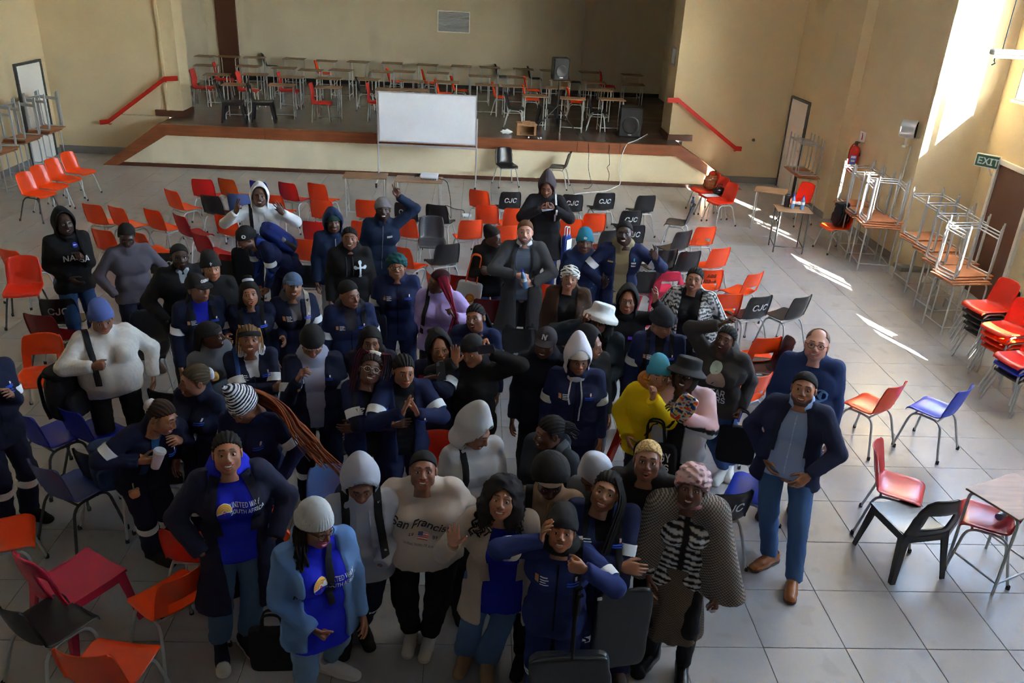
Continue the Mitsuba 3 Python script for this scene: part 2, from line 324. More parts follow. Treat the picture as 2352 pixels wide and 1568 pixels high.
def shell_mesh(hole=False, back=.79):
    # local: +x is where the sitter looks, y to the sitter's left, origin on the floor
    prof = np.array([[.215, .405], [.205, .432], [.15, .442], [.05, .436], [-.06, .430], [-.125, .437], [-.168, .468], [-.188, .52], [-.203, .58], [-.222, .66], [-.240, .73], [-.252, back - .012], [-.262, back]])
    wid = np.array([.185, .200, .210, .213, .210, .203, .195, .194, .196, .194, .184, .170, .160])
    k = len(prof); s = np.linspace(0, k - 1, 19); px = np.interp(s, np.arange(k), prof[:, 0]); pz = np.interp(s, np.arange(k), prof[:, 1]); w = np.interp(s, np.arange(k), wid)
    u = np.array([-1, -.94, -.8, -.62, -.42, -.2, 0, .2, .42, .62, .8, .94, 1.0]); isb = np.clip((s - 4.5) / 2, 0, 1)
    P = np.zeros((19, len(u), 3)); lift = .055 * np.abs(u) ** 2.6
    rim = np.where(np.abs(u) > .97, -.02, 0)
    for i in range(19):
        l = lift * (.35 + .65 * min(1, s[i] / 4)) + rim
        P[i, :, 0] = px[i] + l * isb[i] * 1.05; P[i, :, 1] = u * w[i]; P[i, :, 2] = pz[i] + l * (1 - isb[i]) * .6 - (.012 * u ** 4 if i > 16 else 0)
    m = np.ones((18, len(u) - 1), bool)
    if hole: m[9:12, 3:9] = False
    return sheet(P[:, ::-1], .007, m)
def side_frame(sgn, r=.0115):
    y0, y1 = .165, .235
    return tube(bend([(.225, sgn * y1, .0), (.155, sgn * y0, .405), (-.135, sgn * y0, .405), (-.235, sgn * y1, .0)], .09, 5), r, 7)
def cross_bar(x):
    return tube([(x, -.165, .402), (x, .165, .402)], .010, 6)
FOOT = [xf(lathe([(0, 0), (.016, 0), (.016, .03), (.012, .035)], 7), t=(x, y, 0)) for x, y in ((.225, .235), (.225, -.235), (-.235, .235), (-.235, -.235))]
SH = {c: paint(shell_mesh(), COL[c], 'm_gloss') for c in COL}
SHH = {c: paint(shell_mesh(True), COL[c], 'm_gloss') for c in ('orange', 'dusty', 'red', 'redorange')}
FR = {m: [ply(side_frame(1), m, True), ply(side_frame(-1), m, True), ply(cross_bar(.12), m, True), ply(cross_bar(-.1), m, True)] for m in ('m_galv', 'm_darksteel')}
FEET = [ply(q, 'm_black') for q in FOOT]
def poly_chair(M, col, hole=False, frame='m_galv', label='', group=None, parts=4):
    t = thing('chair', label, 'chair', group)
    part(t, 'shell', (SHH if hole else SH)[col], M=M)
    part(t, 'leg_frame', FR[frame][0], M=M); part(t, 'leg_frame', FR[frame][1], M=M)
    if parts > 2:
        part(t, 'crossbar', FR[frame][2], M=M); part(t, 'crossbar', FR[frame][3], M=M); [part(t, 'foot_cap', q, M=M) for q in FEET]
    return t
# moulded one-piece plastic chair, arched back with openings
def mono_meshes(oval):
    s = np.linspace(0, 1, 9); u = np.linspace(-1, 1, 15)
    P = np.array([[[.22 - .44 * a, b * (.215 - .02 * a), .43 - .018 * math.sin(a * 3.0) + .008 * b * b] for b in u] for a in s])
    seat = sheet(P[:, ::-1], .02)
    s = np.linspace(0, 1, 15)
    B = np.array([[[-.215 - .11 * a - .02 * math.sin(a * 3.1) + .05 * b * b * (.4 + a), b * .205 * (1 - .55 * max(0, a - .55) ** 1.6 * 2.2 * b * b), .42 + .40 * a - .10 * b ** 4 * a ** 2] for b in u] for a in s])
    m = np.ones((14, 14), bool)
    if oval: m[3:9, 3:11] = False
    else: m[1:10, 1:4] = False; m[1:10, 10:13] = False
    back = sheet(B[:, ::-1], .016, m)
    apron = cat(*[box(-.21, .20, sg_ * .2 - .008, sg_ * .2 + .008, .37, .435) for sg_ in (-1, 1)], box(.195, .215, -.2, .2, .37, .435), box(-.215, -.2, -.2, .2, .36, .435))
    legs = []
    for sx in (1, -1):
        for sy in (1, -1):
            a, b = np.array([.19 * sx, .185 * sy, .43]), np.array([.255 * sx, .235 * sy, 0.0])
            pts = [a + d for d in ([.045 * -sx, 0, 0], [.02 * sx, 0, 0], [.02 * sx, .02 * sy, 0], [.045 * -sx, .02 * sy, 0], [0, -.045 * sy, 0], [.02 * sx, -.045 * sy, 0])] + [b + d for d in ([.028 * -sx, 0, 0], [.012 * sx, 0, 0], [.012 * sx, .012 * sy, 0], [.028 * -sx, .012 * sy, 0], [.0, -.028 * sy, 0], [.012 * sx, -.028 * sy, 0])]
            h = trimesh.Trimesh(np.array(pts)).convex_hull; legs.append((np.array(h.vertices), np.array(h.faces)))
    return cat(seat, apron), back, legs
MONO = {}
def mono_chair(M, col, oval, label, group=None):
    if (col, oval) not in MONO:
        s, b, l = mono_meshes(oval); MONO[col, oval] = [paint(s, COL[col], 'm_gloss', False), paint(b, COL[col], 'm_gloss')] + [paint(q, COL[col], 'm_gloss', False) for q in l]
    t = thing('plastic_chair', label, 'chair', group); q = MONO[col, oval]
    part(t, 'seat', q[0], M=M); part(t, 'backrest', q[1], M=M)
    for l in q[2:]: part(t, 'leg', l, M=M)
    return t
# red stage chair with straight metal legs
def stage_red():
    u = np.linspace(-1, 1, 7); prof = [(.22, .40), (.215, .445), (.1, .455), (-.1, .45), (-.175, .455), (-.20, .52), (-.205, .62), (-.225, .74), (-.25, .84)]
    P = np.array([[[x + (.02 * b * b if i > 5 else 0), b * (.21 if i < 5 else .2), z - (.03 * b * b if i < 5 else 0)] for b in u] for i, (x, z) in enumerate(prof)])
    return sheet(P[:, ::-1], .022)
RS = paint(stage_red(), COL['red'], 'm_gloss')
RL = [ply(tube([(x, y, .42), (x * 1.2, y * 1.12, 0)], .014, 7), 'm_steel', True) for x in (.17, -.17) for y in (.17, -.17)]
def red_chair(M, label, group=None):
    t = thing('chair', label, 'chair', group); part(t, 'shell', RS, M=M)
    for l in RL: part(t, 'leg', l, M=M)
    return t
# school desk
def desk_parts(w=.6, d=.45, h=.75, top='m_desk', fr='m_steel'):
    a, b = w / 2 - .05, d / 2 - .02
    fr_ = [ply(tube(bend([(s * a, -b, 0), (s * a, -b, h - .03), (s * a, b, h - .03), (s * a, b, 0)], .06, 4), .0125, 7), fr, True) for s in (1, -1)]
    return [ply(cbox(-w / 2, w / 2, -d / 2, d / 2, h - .018, h, .004), top)] + fr_ + [ply(tube([(-a, -b, .11), (a, -b, .11)], .0105, 6), fr, True), ply(tube([(-a, -b, .11), (-a, b, .14)], .0095, 6), fr, True), ply(tube([(a, -b, .11), (a, b, .14)], .0095, 6), fr, True)]
DESK, SDESK = desk_parts(), desk_parts(top='m_stackdesk', fr='m_galv')
LDESK = desk_parts(w=1.15, d=.5, h=.74)
SUND = desk_parts(w=.62, d=.46, h=.75, fr='m_galv')
STICK = ply(box(.2, .24, -.229, -.2255, .732, .75), 'm_board')
def desk(M, label, P=None, group=None, stick=True):
    t = thing('desk', label, 'desk', group); P = P or DESK
    part(t, 'tabletop', P[0], M=M); part(t, 'leg_frame', P[1], M=M); part(t, 'leg_frame', P[2], M=M)
    for q in P[3:]: part(t, 'stretcher', q, M=M)
    return t
def at(x, y, z=0, yaw=0, R=None):
    return TW(mat4(rotz(math.radians(yaw)) if R is None else R, (x, y, z)))

# ---- chairs standing on the hall floor: pixel of the seat ('s') or of the back's middle ('b'), facing (degrees, 0 right, 90 to the stage)
CH = '''86,445,s,-15,orange 116,428,s,-15,orange 148,411,s,-15,orange 182,394,s,-15,orange
213,491,b,72,orange 268,497,b,60,orange 350,503,b,60,orange 394,457,b,55,orange 413,516,b,48,maroon 461,561,b,55,maroon 465,431,b,88,red 520,430,b,66,brownorange
484,470,b,72,black 593,436,b,66,blue 548,466,b,84,paleblue 659,439,b,66,red 727,441,b,68,orange 738,480,b,82,orange 626,468,b,74,orange 518,517,b,72,orange 236,551,b,70,orange 318,556,b,52,orange
22,598,b,66,orange 55,663,s,-72,redorange 134,715,b,98,black 92,752,b,78,darkred 95,862,s,-80,orange,h 342,800,s,-78,black 159,972,b,58,deepblue 55,982,b,55,deepblue 102,1105,b,60,slate
0,1232,s,25,orange 20,1428,b,58,black 195,1542,b,82,orange 429,1355,b,140,orange,h 462,1262,s,88,redorange 648,1228,b,28,orange 765,1112,b,-88,skyblue 1004,1030,b,-85,redorange 1412,1042,b,163,redorange,h
552,628,s,85,red 375,606,b,92,black 512,622,b,80,black 722,531,b,80,red 698,573,b,82,orange 705,634,b,88,black 842,480,b,82,orange 834,530,b,80,orange 930,522,b,66,orange 938,610,s,60,orange
931,487,b,80,black 1002,491,b,74,black 992,556,s,-84,grey 1029,584,b,115,black 1099,456,b,68,orange 1118,492,b,80,orange 1082,527,b,104,orange 1183,499,b,95,orange 1165,540,b,92,orange
1173,460,b,100,black 1315,466,b,92,black 1390,462,b,100,black 1484,468,b,104,black 1450,504,b,100,black 1455,538,b,96,black 1366,511,b,95,orange 1312,524,b,90,orange 1385,568,s,112,black
1618,436,s,198,redorange 1638,449,s,198,redorange 1657,463,s,200,redorange 1557,512,s,160,grey 1570,552,b,122,black 1620,542,b,104,orange,h 1532,596,b,112,black 1584,600,b,108,black 1654,592,b,114,orange 1631,644,b,98,orange,h 1733,651,b,126,orange,h
1490,648,b,98,black 1673,701,b,98,orange,h 1746,706,b,112,black 1841,706,b,122,black 1761,803,b,104,orange,h 1757,842,s,172,darkbrown 1745,892,b,122,orange,h 2054,914,b,124,orange 2210,922,b,128,blue
2059,1118,s,-32,dusty,h 2274,1192,s,150,dusty,h 1733,1126,s,150,blue 1680,1167,b,104,black 1832,462,s,205,redorange 1921,521,s,190,orange 1163,380,s,-72,black 1284,384,s,166,black
1258,678,b,84,orange 1196,722,s,-80,orange 994,655,b,35,orange 1060,658,b,84,darkred 1122,714,b,88,darkred 1193,782,b,88,black 380,932,b,72,black 388,1090,s,84,black 268,1090,s,70,black 1642,958,s,92,blue'''
PLACED = []
for w in CH.split():
    a = w.split(','); x, y, ref, yaw, col = float(a[0]), float(a[1]), a[2], float(a[3]), a[4]
    z = .44 if ref == 's' else .63; p = at_z(x, y, z); d = np.array([math.cos(math.radians(yaw)), math.sin(math.radians(yaw))])
    if ref == 'b': p[:2] += d * .215
    PLACED.append(dict(px=(x, y), pos=(p[0], p[1]), yaw=yaw, col=col, hole=len(a) > 5, kind='poly'))
for x, y, yaw, col, oval in ((2158, 1184, 100, 'black', True), (75, 1318, 58, 'magenta', False), (1538, 648, 98, 'magenta', True), (1880, 822, 176, 'black', True)):
    p = at_z(x, y, .65); d = np.array([math.cos(math.radians(yaw)), math.sin(math.radians(yaw))]); p[:2] += d * .27
    PLACED.append(dict(px=(x, y), pos=(p[0], p[1]), yaw=yaw, col=col, hole=oval, kind='mono'))
# ---- the hall chairs, each with a label that says where it stands
def add_chairs(landmarks):
    seen = {}
    for c in PLACED:
        q = project((c['pos'][0], c['pos'][1], .55)); best = None
        for x, y, who in landmarks:
            d = math.hypot(q[0] - x, (q[1] - y) * 1.0)
            if best is None or d < best[0]: best = (d, x, y, who)
        d, x, y, who = best; dx, dy = q[0] - x, q[1] - y
        rel = ('right of' if dx > 0 else 'left of') if abs(dx) > abs(dy) * .8 else ('behind' if dy < 0 else 'in front of')
        seen.setdefault((c['col'], c['kind'], rel, who), []).append((d, c))
    for (col, kind, rel, who), lst in seen.items():
        lst.sort(key=lambda t: t[1]['px'][0])
        for i, (d, c) in enumerate(lst):
            M = at(c['pos'][0], c['pos'][1], 0, c['yaw']); n = CNAME[col]
            kindw = 'one-piece plastic chair' if kind == 'mono' else 'open-back chair' if c['hole'] else 'shell chair'
            c['label'] = f'{n} {kindw} {rel} {who}' if len(lst) == 1 else f'{n} {kindw}, {ORD[i]} from left {rel} {who}'
            g = f'{n} shell chairs in the hall' if kind == 'poly' and col in ('orange', 'black', 'redorange') else None
            if kind == 'mono': c['key'] = mono_chair(M, col, c['hole'], c['label'])
            else: c['key'] = poly_chair(M, col, c['hole'], 'm_darksteel' if col in ('darkred', 'deepblue', 'slate') or c['px'] in ((1921., 519.), (86., 445.), (55., 663.)) else 'm_galv', c['label'], g)
            c['M'] = M
# ================================================================ desks and chairs on the stage
SD = [[(543, 193), (648, 194), (755, 199.5), (893, 204), (953, 206), (1229, 219), (1316, 225), (1405, 227)],
      [(499, 170), (585, 170), (668, 176), (754, 179), (844, 181), (947, 185), (1026, 187), (1119, 194), (1181, 197), (1281, 201), (1378, 206)],
      [(474, 149), (571, 151), (653, 155), (714, 160), (784, 160), (879, 163.5), (928, 163.5), (1006, 166.6), (1102, 174), (1188, 176), (1287, 183), (1366, 188.6), (1454, 193)],
      [(467, 127.5), (524, 129), (585, 131), (676, 134), (749, 139), (823, 141), (901, 144), (982, 148), (1060, 151), (1125, 154), (1202, 158), (1264, 161), (1354, 165), (1452, 171)]]
ROWN = ['front row', 'second row', 'third row', 'back row']
ORD = 'first second third fourth fifth sixth seventh eighth ninth tenth eleventh twelfth thirteenth fourteenth fifteenth sixteenth seventeenth eighteenth nineteenth twentieth'.split()
for r, row in enumerate(SD):
    for i, (x, y) in enumerate(row):
        p = at_z(x, y, SZ + .75)
        desk(at(p[0], p[1], SZ, rng.uniform(-5, 5) + (3 if x < 700 else 0)), f'small wooden school desk on the stage, {ROWN[r]}, {ORD[i]} from the left', group='school desks on the stage')
SC = '''738,233,2,r 663,205,4,r 570,204,3,r 466,198,2,r 515,180,8,r 486,137,6,o 550,142,6,o 700,150,5,o 743,168,5,o 866,232,0,r
622,150,20,k 781,150,25,k 853,152,20,k 924,155,15,k 1008,160,10,k 1084,163,5,k 908,187,3,o 988,190,3,o 1020,215,0,o 1055,207,0,o 840,210,6,k 1154,175,2,k
1228,180,0,k 1318,188,-4,k 1394,196,0,r 1150,223,-3,o 1222,207,-3,o 1220,228,-3,o 1322,234,-4,o 1182,248,-6,k 1372,256,-8,k 535,231,10,m 604,231,8,m 1258,240,170,m'''
cc = {'r': 0, 'o': 0, 'k': 0, 'm': 0}
STC = []
for w in SC.split():
    a = w.split(','); p = at_z(float(a[0]), float(a[1]), SZ + .45); STC.append((a[3], float(a[0]), p, float(a[2])))
STC.sort(key=lambda t: t[1])
for kind, x, p, yaw in STC:
    M = at(p[0], p[1], SZ, yaw); n = ORD[cc[kind]]; cc[kind] += 1
    if kind == 'r': red_chair(M, f'red plastic chair with straight metal legs on the stage, {n} red one from the left', 'red chairs on the stage')
    elif kind == 'm': mono_chair(M, 'black', False, f'black one-piece plastic chair at the stage front desks, {n} from the left', 'black one-piece chairs on the stage')
    else: poly_chair(M, {'o': 'orange', 'k': 'black'}[kind], label=f'{"orange" if kind == "o" else "black"} shell chair among the stage desks, {n} {"orange" if kind == "o" else "black"} one from the left', group=('orange' if kind == 'o' else 'black') + ' shell chairs on the stage')

# ================================================================ stacked desks along the walls
def stack(x, y, yaw, n, who, lean=1, dx=.05, dy=.06):
    desk(at(x, y, 0, yaw), f'upright school desk under {who}', SDESK, 'stacked desks along the walls', False)
    for j in range(n):
        m = mat4(rotz(math.radians(yaw + rng.uniform(-3, 3))) @ rotx(math.pi), (x + dx * j * lean + rng.uniform(-.01, .01), y + dy * j + .04, .752 + .75 + .022 * j))
        desk(TW(m), f'upside-down school desk, {ORD[j]} from below on {who}', SDESK, 'stacked desks along the walls', False)
stack(6.82, 16.55, 86, 3, 'the stack by the far right door', -1)
stack(6.74, 12.95, -6, 3, 'the stack under the fire extinguisher', 1)
stack(6.78, 13.55, -4, 2, 'the second stack behind the extinguisher one', 1)
stack(6.85, 14.1, -3, 2, 'the third stack beside the extinguisher wall', 1)
stack(6.72, 10.32, 8, 3, 'the nearest stack beside the exit door', 1)
stack(6.9, 10.95, 8, 2, 'the second stack beside the exit door', 1)
stack(7.05, 11.55, 6, 2, 'the third stack beside the exit door', 1)
stack(7.12, 12.12, 6, 2, 'the farthest stack beside the exit door', 1)
stack(-9.12, 17.85, 88, 4, 'the stack by the left door', 1, .04, -.05)
stack(-9.1, 16.85, 88, 4, 'the middle stack at the left wall', 1, .04, -.05)
stack(-9.0, 15.75, 86, 3, 'the nearest stack at the left wall', 1, .04, -.05)

# stacks of chairs at the right edge
for (x, y, yaw, cols, who) in ((6.55, 9.2, 188, ['black', 'black', 'black', 'black', 'redorange'], 'the stack beside the nearest stacked desks'), (6.5, 8.72, 196, ['orange', 'redorange', 'orange', 'redorange'], 'the middle stack at the right edge'),
                               (6.25, 8.02, 190, ['black', 'blue', 'red'], 'the lowest stack at the right edge')):
    for j, c in enumerate(cols):
        d = np.array([math.cos(math.radians(yaw)), math.sin(math.radians(yaw))]) * .035 * j
        poly_chair(at(x + d[0], y + d[1], .085 * j, yaw), c, label=f'{CNAME[c]} shell chair, {ORD[j]} from below in {who}', group='stacked chairs at the right edge', parts=2)

# ================================================================ desks on the hall floor
def desk_px(x, y, yaw, lab, P):
    p = at_z(x, y, .75); desk(at(p[0], p[1], 0, yaw), lab, P); return p
pd1 = desk_px(840, 402, 2, 'wooden desk on steel legs, empty, in front of the whiteboard', desk_parts(w=.80, d=.46))
pd2 = desk_px(963, 411, -1, 'wooden desk on steel legs with the projector on it', desk_parts(w=.86, d=.48))
pd3 = desk_px(1772, 436, -24, 'sunlit school desk near the far right door', desk_parts(fr='m_galv'))
pd4 = desk_px(1821, 479, -8, 'small school desk with two blue water bottles on it', desk_parts(top='m_desk', fr='m_darksteel'))
pd5 = desk_px(2335, 1136, 24, 'school desk at the right edge behind the red chair', desk_parts(fr='m_galv'))

# projector with its cables
z = .75; p = at_z(986, 408, .78)
t = thing('projector', 'white and grey projector on the desk before the whiteboard', 'projector')
M = at(p[0], p[1], z, -2)
part(t, 'body', ply(cat(cbox(-.16, .16, -.11, .12, .05, .10, .012)), 'm_board'), M=M); part(t, 'base', ply(cbox(-.155, .155, -.105, .115, .0, .05, .008), 'm_alu'), M=M)
part(t, 'vent', ply(cat(*[box(-.14 + .02 * i, -.13 + .02 * i, -.112, -.1, .012, .04) for i in range(14)]), 'm_black'), M=M)
part(t, 'lens', ply(xf(lathe([(0, .02), (.03, .02), (.034, 0), (.034, -.02)], 16), rotx(-math.pi / 2), (.08, .125, .055)), 'm_black'), M=M)
t = thing('cable', 'tangled black cables beside the projector on the desk', 'cable')
q = [p + [-.17 - .06 * math.sin(i * 1.9) - .012 * (i % 7), .06 * math.cos(i * 2.3), .005 + .05 * abs(math.sin(i * .8))] for i in range(30)]
part(t, 'coil', ply(tube(bend(q, .03, 2), .006, 5), 'm_black', True))
fl = [p + [.17, -.02, 0], p + [.33, -.1, -.02], (p[0] + .4, p[1] - .25, .5), (p[0] + .42, p[1] - .32, .1), tuple(at_z(1022, 470, .01)), tuple(at_z(1045, 480, .01)), tuple(at_z(1066, 482, .01)), tuple(at_z(1068, 500, .01))]
part(t, 'lead', ply(tube(bend(fl, .12, 4), .006, 5), 'm_black', True))
t = thing('power_adapter', 'white power adapter on the floor behind the orange chairs', 'adapter'); p = at_z(1072, 497)
part(t, 'case', ply(cbox(-.09, .09, -.05, .05, 0, .05, .01), 'm_board'), M=at(p[0], p[1], 0, 10))

# whiteboard on a rolling stand
wy = 17.45; B0 = at_y(872, 322, wy); B1 = at_y(1091, 332, wy); T0 = at_y(872, 211, wy); T1 = at_y(1094, 222, wy)
t = thing('whiteboard', 'large blank whiteboard on a rolling stand before the stage', 'whiteboard')
c = (B0 + T1) / 2; wx = (B1[0] - B0[0]) / 2; z0, z1 = (B0[2] + B1[2]) / 2, (T0[2] + T1[2]) / 2; M = at(c[0], wy, 0, -1.2)
part(t, 'panel', ply(cbox(-wx, wx, -.012, .012, z0, z1, .003), 'm_board'), M=M)
part(t, 'frame', ply(cat(box(-wx - .02, wx + .02, -.018, .018, z1, z1 + .022), box(-wx - .02, wx + .02, -.018, .018, z0 - .022, z0), box(-wx - .022, -wx, -.018, .018, z0 - .02, z1 + .02), box(wx, wx + .022, -.018, .018, z0 - .02, z1 + .02)), 'm_alu'), M=M)
part(t, 'tray', ply(cat(box(-wx - .03, wx + .03, -.05, .0, z0 - .10, z0 - .075), box(-wx - .03, wx + .03, -.055, -.045, z0 - .10, z0 - .055)), 'm_alu'), M=M)
for s in (-1, 1):
    x = s * (wx + .035)
    part(t, 'post', ply(tube([(x, 0, .12), (x, 0, z1 - .45)], .016, 8), 'm_alu', True), M=M)
    part(t, 'foot', ply(tube(bend([(x, -.42, .09), (x, 0, .13), (x, .42, .09)], .1, 3), .016, 8), 'm_alu', True), M=M)
    for y in (-.42, .42):
        k = part(t, 'castor', ply(cat(xf(lathe([(0, -.014), (.036, -.014), (.04, 0), (.036, .014), (0, .014)], 14), roty(math.pi / 2), (x, y, .04)), box(x - .02, x + .02, y - .01, y + .01, .06, .1)), 'm_black'), M=M)

# loudspeaker on a tripod, floor speaker, box, paper
p = at_z(1277, 302, SZ); zt = at_y(1285, 183, p[1])[2]; zb = at_y(1285, 135, p[1])[2]
def speaker(k, M, w, d, h, lab):
    t = thing('loudspeaker', lab, 'loudspeaker')
    part(t, 'cabinet', ply(cbox(-w / 2, w / 2, -d / 2, d / 2, 0, h, .02), 'm_black'), M=M)
    part(t, 'grille', ply(cat(cbox(-w / 2 + .02, w / 2 - .02, -d / 2 - .012, -d / 2, .03, h - .03, .006)), paint_m), M=M)
    part(t, 'woofer', ply(xf(lathe([(0, 0), (w * .3, .004), (w * .33, .01), (w * .36, .004), (w * .38, 0)], 24), rotx(math.pi / 2), (0, -d / 2 - .012, h * .42)), 'm_black', True), M=M)
    part(t, 'badge', ply(box(-.04, .04, -d / 2 - .016, -d / 2 - .012, .05, .075), 'm_alu'), M=M)
    return t
paint_m = pr('m_grille', (.022, .023, .026), .6, .3)
speaker(1, at(p[0], p[1], zt, 6), .36, .32, zb - zt + .03, 'black loudspeaker raised on a tripod on the stage')
t = thing('speaker_tripod', 'black tripod stand under the loudspeaker on the stage', 'tripod')
part(t, 'pole', ply(tube([(p[0], p[1], SZ + .3), (p[0], p[1], zt)], .018, 8), 'm_black', True))
for a in (200, 320, 80):
    e = np.array([math.cos(math.radians(a)), math.sin(math.radians(a))]) * .62
    part(t, 'leg', ply(tube([(p[0], p[1], SZ + .58), (p[0] + e[0], p[1] + e[1], SZ + .012)], .014, 7), 'm_black', True))
    part(t, 'brace', ply(tube([(p[0], p[1], SZ + .3), (p[0] + e[0] * .5, p[1] + e[1] * .5, SZ + .3)], .008, 5), 'm_black', True))
p = at_z(1449, 316, SZ); speaker(2, at(p[0], p[1] + .25, SZ, -8), .52, .5, .66, 'big black floor loudspeaker at the right end of the stage')
p = at_z(1208, 311, SZ); M = at(p[0], p[1] + .16, SZ, 4); bx = pr('m_carton', (.30, .17, .09), .8, .2)
t = thing('cardboard_box', 'open brown cardboard box on the stage edge', 'box')
part(t, 'carton', ply(cat(box(-.22, .22, -.15, .15, 0, .01), box(-.22, .22, .14, .15, 0, .26), box(-.22, -.21, -.15, .15, 0, .26), box(.21, .22, -.15, .15, 0, .26), box(-.22, .22, -.15, .15, .25, .26)), bx), M=M)
part(t, 'front_panel', ply(cat(box(-.22, -.15, -.155, -.145, 0, .26), box(.17, .22, -.155, -.145, 0, .26), box(-.22, .22, -.155, -.145, .2, .26)), bx), M=M)
part(t, 'flap', ply(xf(box(-.09, .09, -.005, .005, 0, .07), rotx(.3), (-.02, -.15, .26)), bx), M=M)
p = at_z(1164, 307, SZ); t = thing('crumpled_paper', 'crumpled white paper on the stage floor', 'paper')
v = trimesh.creation.icosphere(3); vv = np.array(v.vertices) * (.55 + .9 * meshkit.noise(np.array(v.vertices) * 3.1)[:, None]) * [.11, .06, .05]
part(t, 'sheet', ply((vv, np.array(v.faces)), 'm_board'), M=at(p[0], p[1], SZ + .045, 0))
for i, (x, y) in enumerate(((1214, 317), (1236, 319), (1242, 318))):
    p = at_z(x, y, SZ); k = thing('paper_scrap', f'tiny white paper scrap on the stage edge, {ORD[i]} from the left', 'paper', 'paper scraps on the stage edge')
    part(k, 'scrap', ply((np.array(v.vertices) * (.6 + .8 * meshkit.noise(np.array(v.vertices) * 2.3 + i)[:, None]) * .018 + [p[0], p[1], SZ + .012], np.array(v.faces)), 'm_board'))

# cables hanging over the stage front
def cable(lab, pts, r, m):
    t = thing('cable', lab, 'cable'); part(t, 'lead', ply(tube(bend(pts, .1, 4), r, 5), m, True))
yy = SY - .05
cable('thick white cable running over the stage edge to the floor', [at_z(1487, 308, SZ + .01), at_z(1462, 322, SZ + .01), at_y(1440, 330, yy), at_y(1430, 350, yy), at_y(1424, 380, yy - .02), at_z(1425, 424, .01), at_z(1395, 438, .01), at_z(1330, 444, .01), at_z(1200, 478, .01), at_z(1146, 486, .01)], .010, 'm_board')
cable('thin dark cable hanging down the stage front, left one', [at_z(1340, 314, SZ + .008), at_y(1352, 327, yy), at_y(1353, 352, yy), at_y(1351, 385, yy), at_y(1356, 410, yy), at_z(1361, 424, .006), at_z(1352, 433, .006), at_z(1341, 433, .006)], .006, 'm_darksteel')
cable('thin dark cable hanging down the stage front, right one', [at_z(1390, 318, SZ + .008), at_y(1400, 330, yy), at_y(1399, 352, yy), at_y(1401, 378, yy), at_y(1393, 384, yy), at_y(1400, 398, yy), at_z(1396, 424, .006)], .006, 'm_darksteel')

# handrails
def rail(lab, pts):
    t = thing('handrail', lab, 'handrail'); P = np.array(pts); n = len(P); off = .05
    tang = np.gradient(P, axis=0)
    v = np.vstack([P + [0, dy, dz] for dy, dz in ((-.02, off), (.02, off), (.02, -off), (-.02, -off))]).reshape(4, n, 3)
    f = []
    for a in range(4):
        b = (a + 1) % 4
        for i in range(n - 1): f += [[a * n + i, b * n + i, b * n + i + 1], [a * n + i, b * n + i + 1, a * n + i + 1]]
    f += [[0, n, 2 * n], [0, 2 * n, 3 * n], [n - 1, 3 * n - 1, 2 * n - 1], [n - 1, 4 * n - 1, 3 * n - 1]]
    part(t, 'bar', ply((v.reshape(-1, 3), np.array(f)[:, ::-1]), 'm_red'))
    for i in (1, n - 2):
        part(t, 'bracket', ply(tube([P[i] - [0, 0, off], P[i] + [0, .04, -off - .02], P[i] + [0, .13, -off - .02]], .012, 6), 'm_red', True))
y = PY - .13
rail('red handrail sloping up the wall left of the stage', [at_y(230, 281, y), at_y(249, 279, y), at_y(378, 181, y), at_y(408, 180, y)])
y = PY - .35 - .13
rail('red handrail sloping down the wall right of the stage', [at_y(1533, 230, y), at_y(1558, 230, y), at_y(1690, 341, y), at_y(1703, 342, y)])

# right wall fittings
p = at_x(1972, 362, RX2); t = thing('fire_extinguisher', 'red fire extinguisher with hose on the right wall', 'fire extinguisher'); M = at(RX2 - .10, p[1], p[2] - .27, 0)
part(t, 'cylinder', ply(lathe([(0, 0), (.07, 0), (.082, .02), (.084, .06), (.084, .40), (.07, .46), (.03, .49), (.03, .52), (0, .52)], 20), 'm_red', 40), M=M)
part(t, 'valve', ply(cat(box(-.02, .02, -.035, .035, .51, .56), box(-.02, .02, -.10, .02, .56, .575)), 'm_darksteel'), M=M)
part(t, 'hose', ply(tube(bend([(0, .03, .53), (0, .13, .5), (-.02, .19, .38), (-.02, .15, .12), (-.02, .11, .05)], .1, 4), .012, 7), 'm_red', True), M=M)
ang = np.linspace(-2.7, -1.3, 9)
def wrap(z0, z1, m, r=.0855, a=ang):
    P = np.array([[[r * math.cos(q), r * math.sin(q), z] for q in a] for z in np.linspace(z0, z1, 3)]); return ply(sheet(P, .001), m, True)
pr('m_bluelab', (.10, .16, .55), .5); pr('m_whitelab', (.8, .8, .82), .5)
part(t, 'label', wrap(.14, .32, 'm_bluelab'), M=M); part(t, 'label_text', wrap(.27, .31, 'm_whitelab', .0864, np.linspace(-2.5, -1.5, 7)), M=M)
part(t, 'label_panel', wrap(.20, .235, 'm_whitelab', .0864, np.linspace(-2.4, -1.6, 7)), M=M); part(t, 'wall_bracket', ply(box(.06, .10, -.03, .03, .3, .36), 'm_darksteel'), M=M)
p = at_x(1982, 314, RX2); t = thing('extinguisher_sign', 'small white sign with a red extinguisher symbol on the wall', 'sign'); M = at(RX2 - .006, p[1], p[2], 0)
part(t, 'plate', ply(cbox(-.004, .004, -.12, .12, -.095, .095, .002), 'm_whitelab'), M=M)
part(t, 'symbol', ply(cat(cbox(-.007, -.003, -.022, .022, -.06, .03, .001), box(-.007, -.003, -.012, .012, .03, .055), box(-.007, -.003, .0, .04, .05, .06)), 'm_red'), M=M)
p = at_x(2088, 296, RX2 - .12); t = thing('wall_siren', 'drum shaped grey wall unit on a bracket beside the sunlit wall', 'siren'); M = TW(mat4(rotz(.9), p))
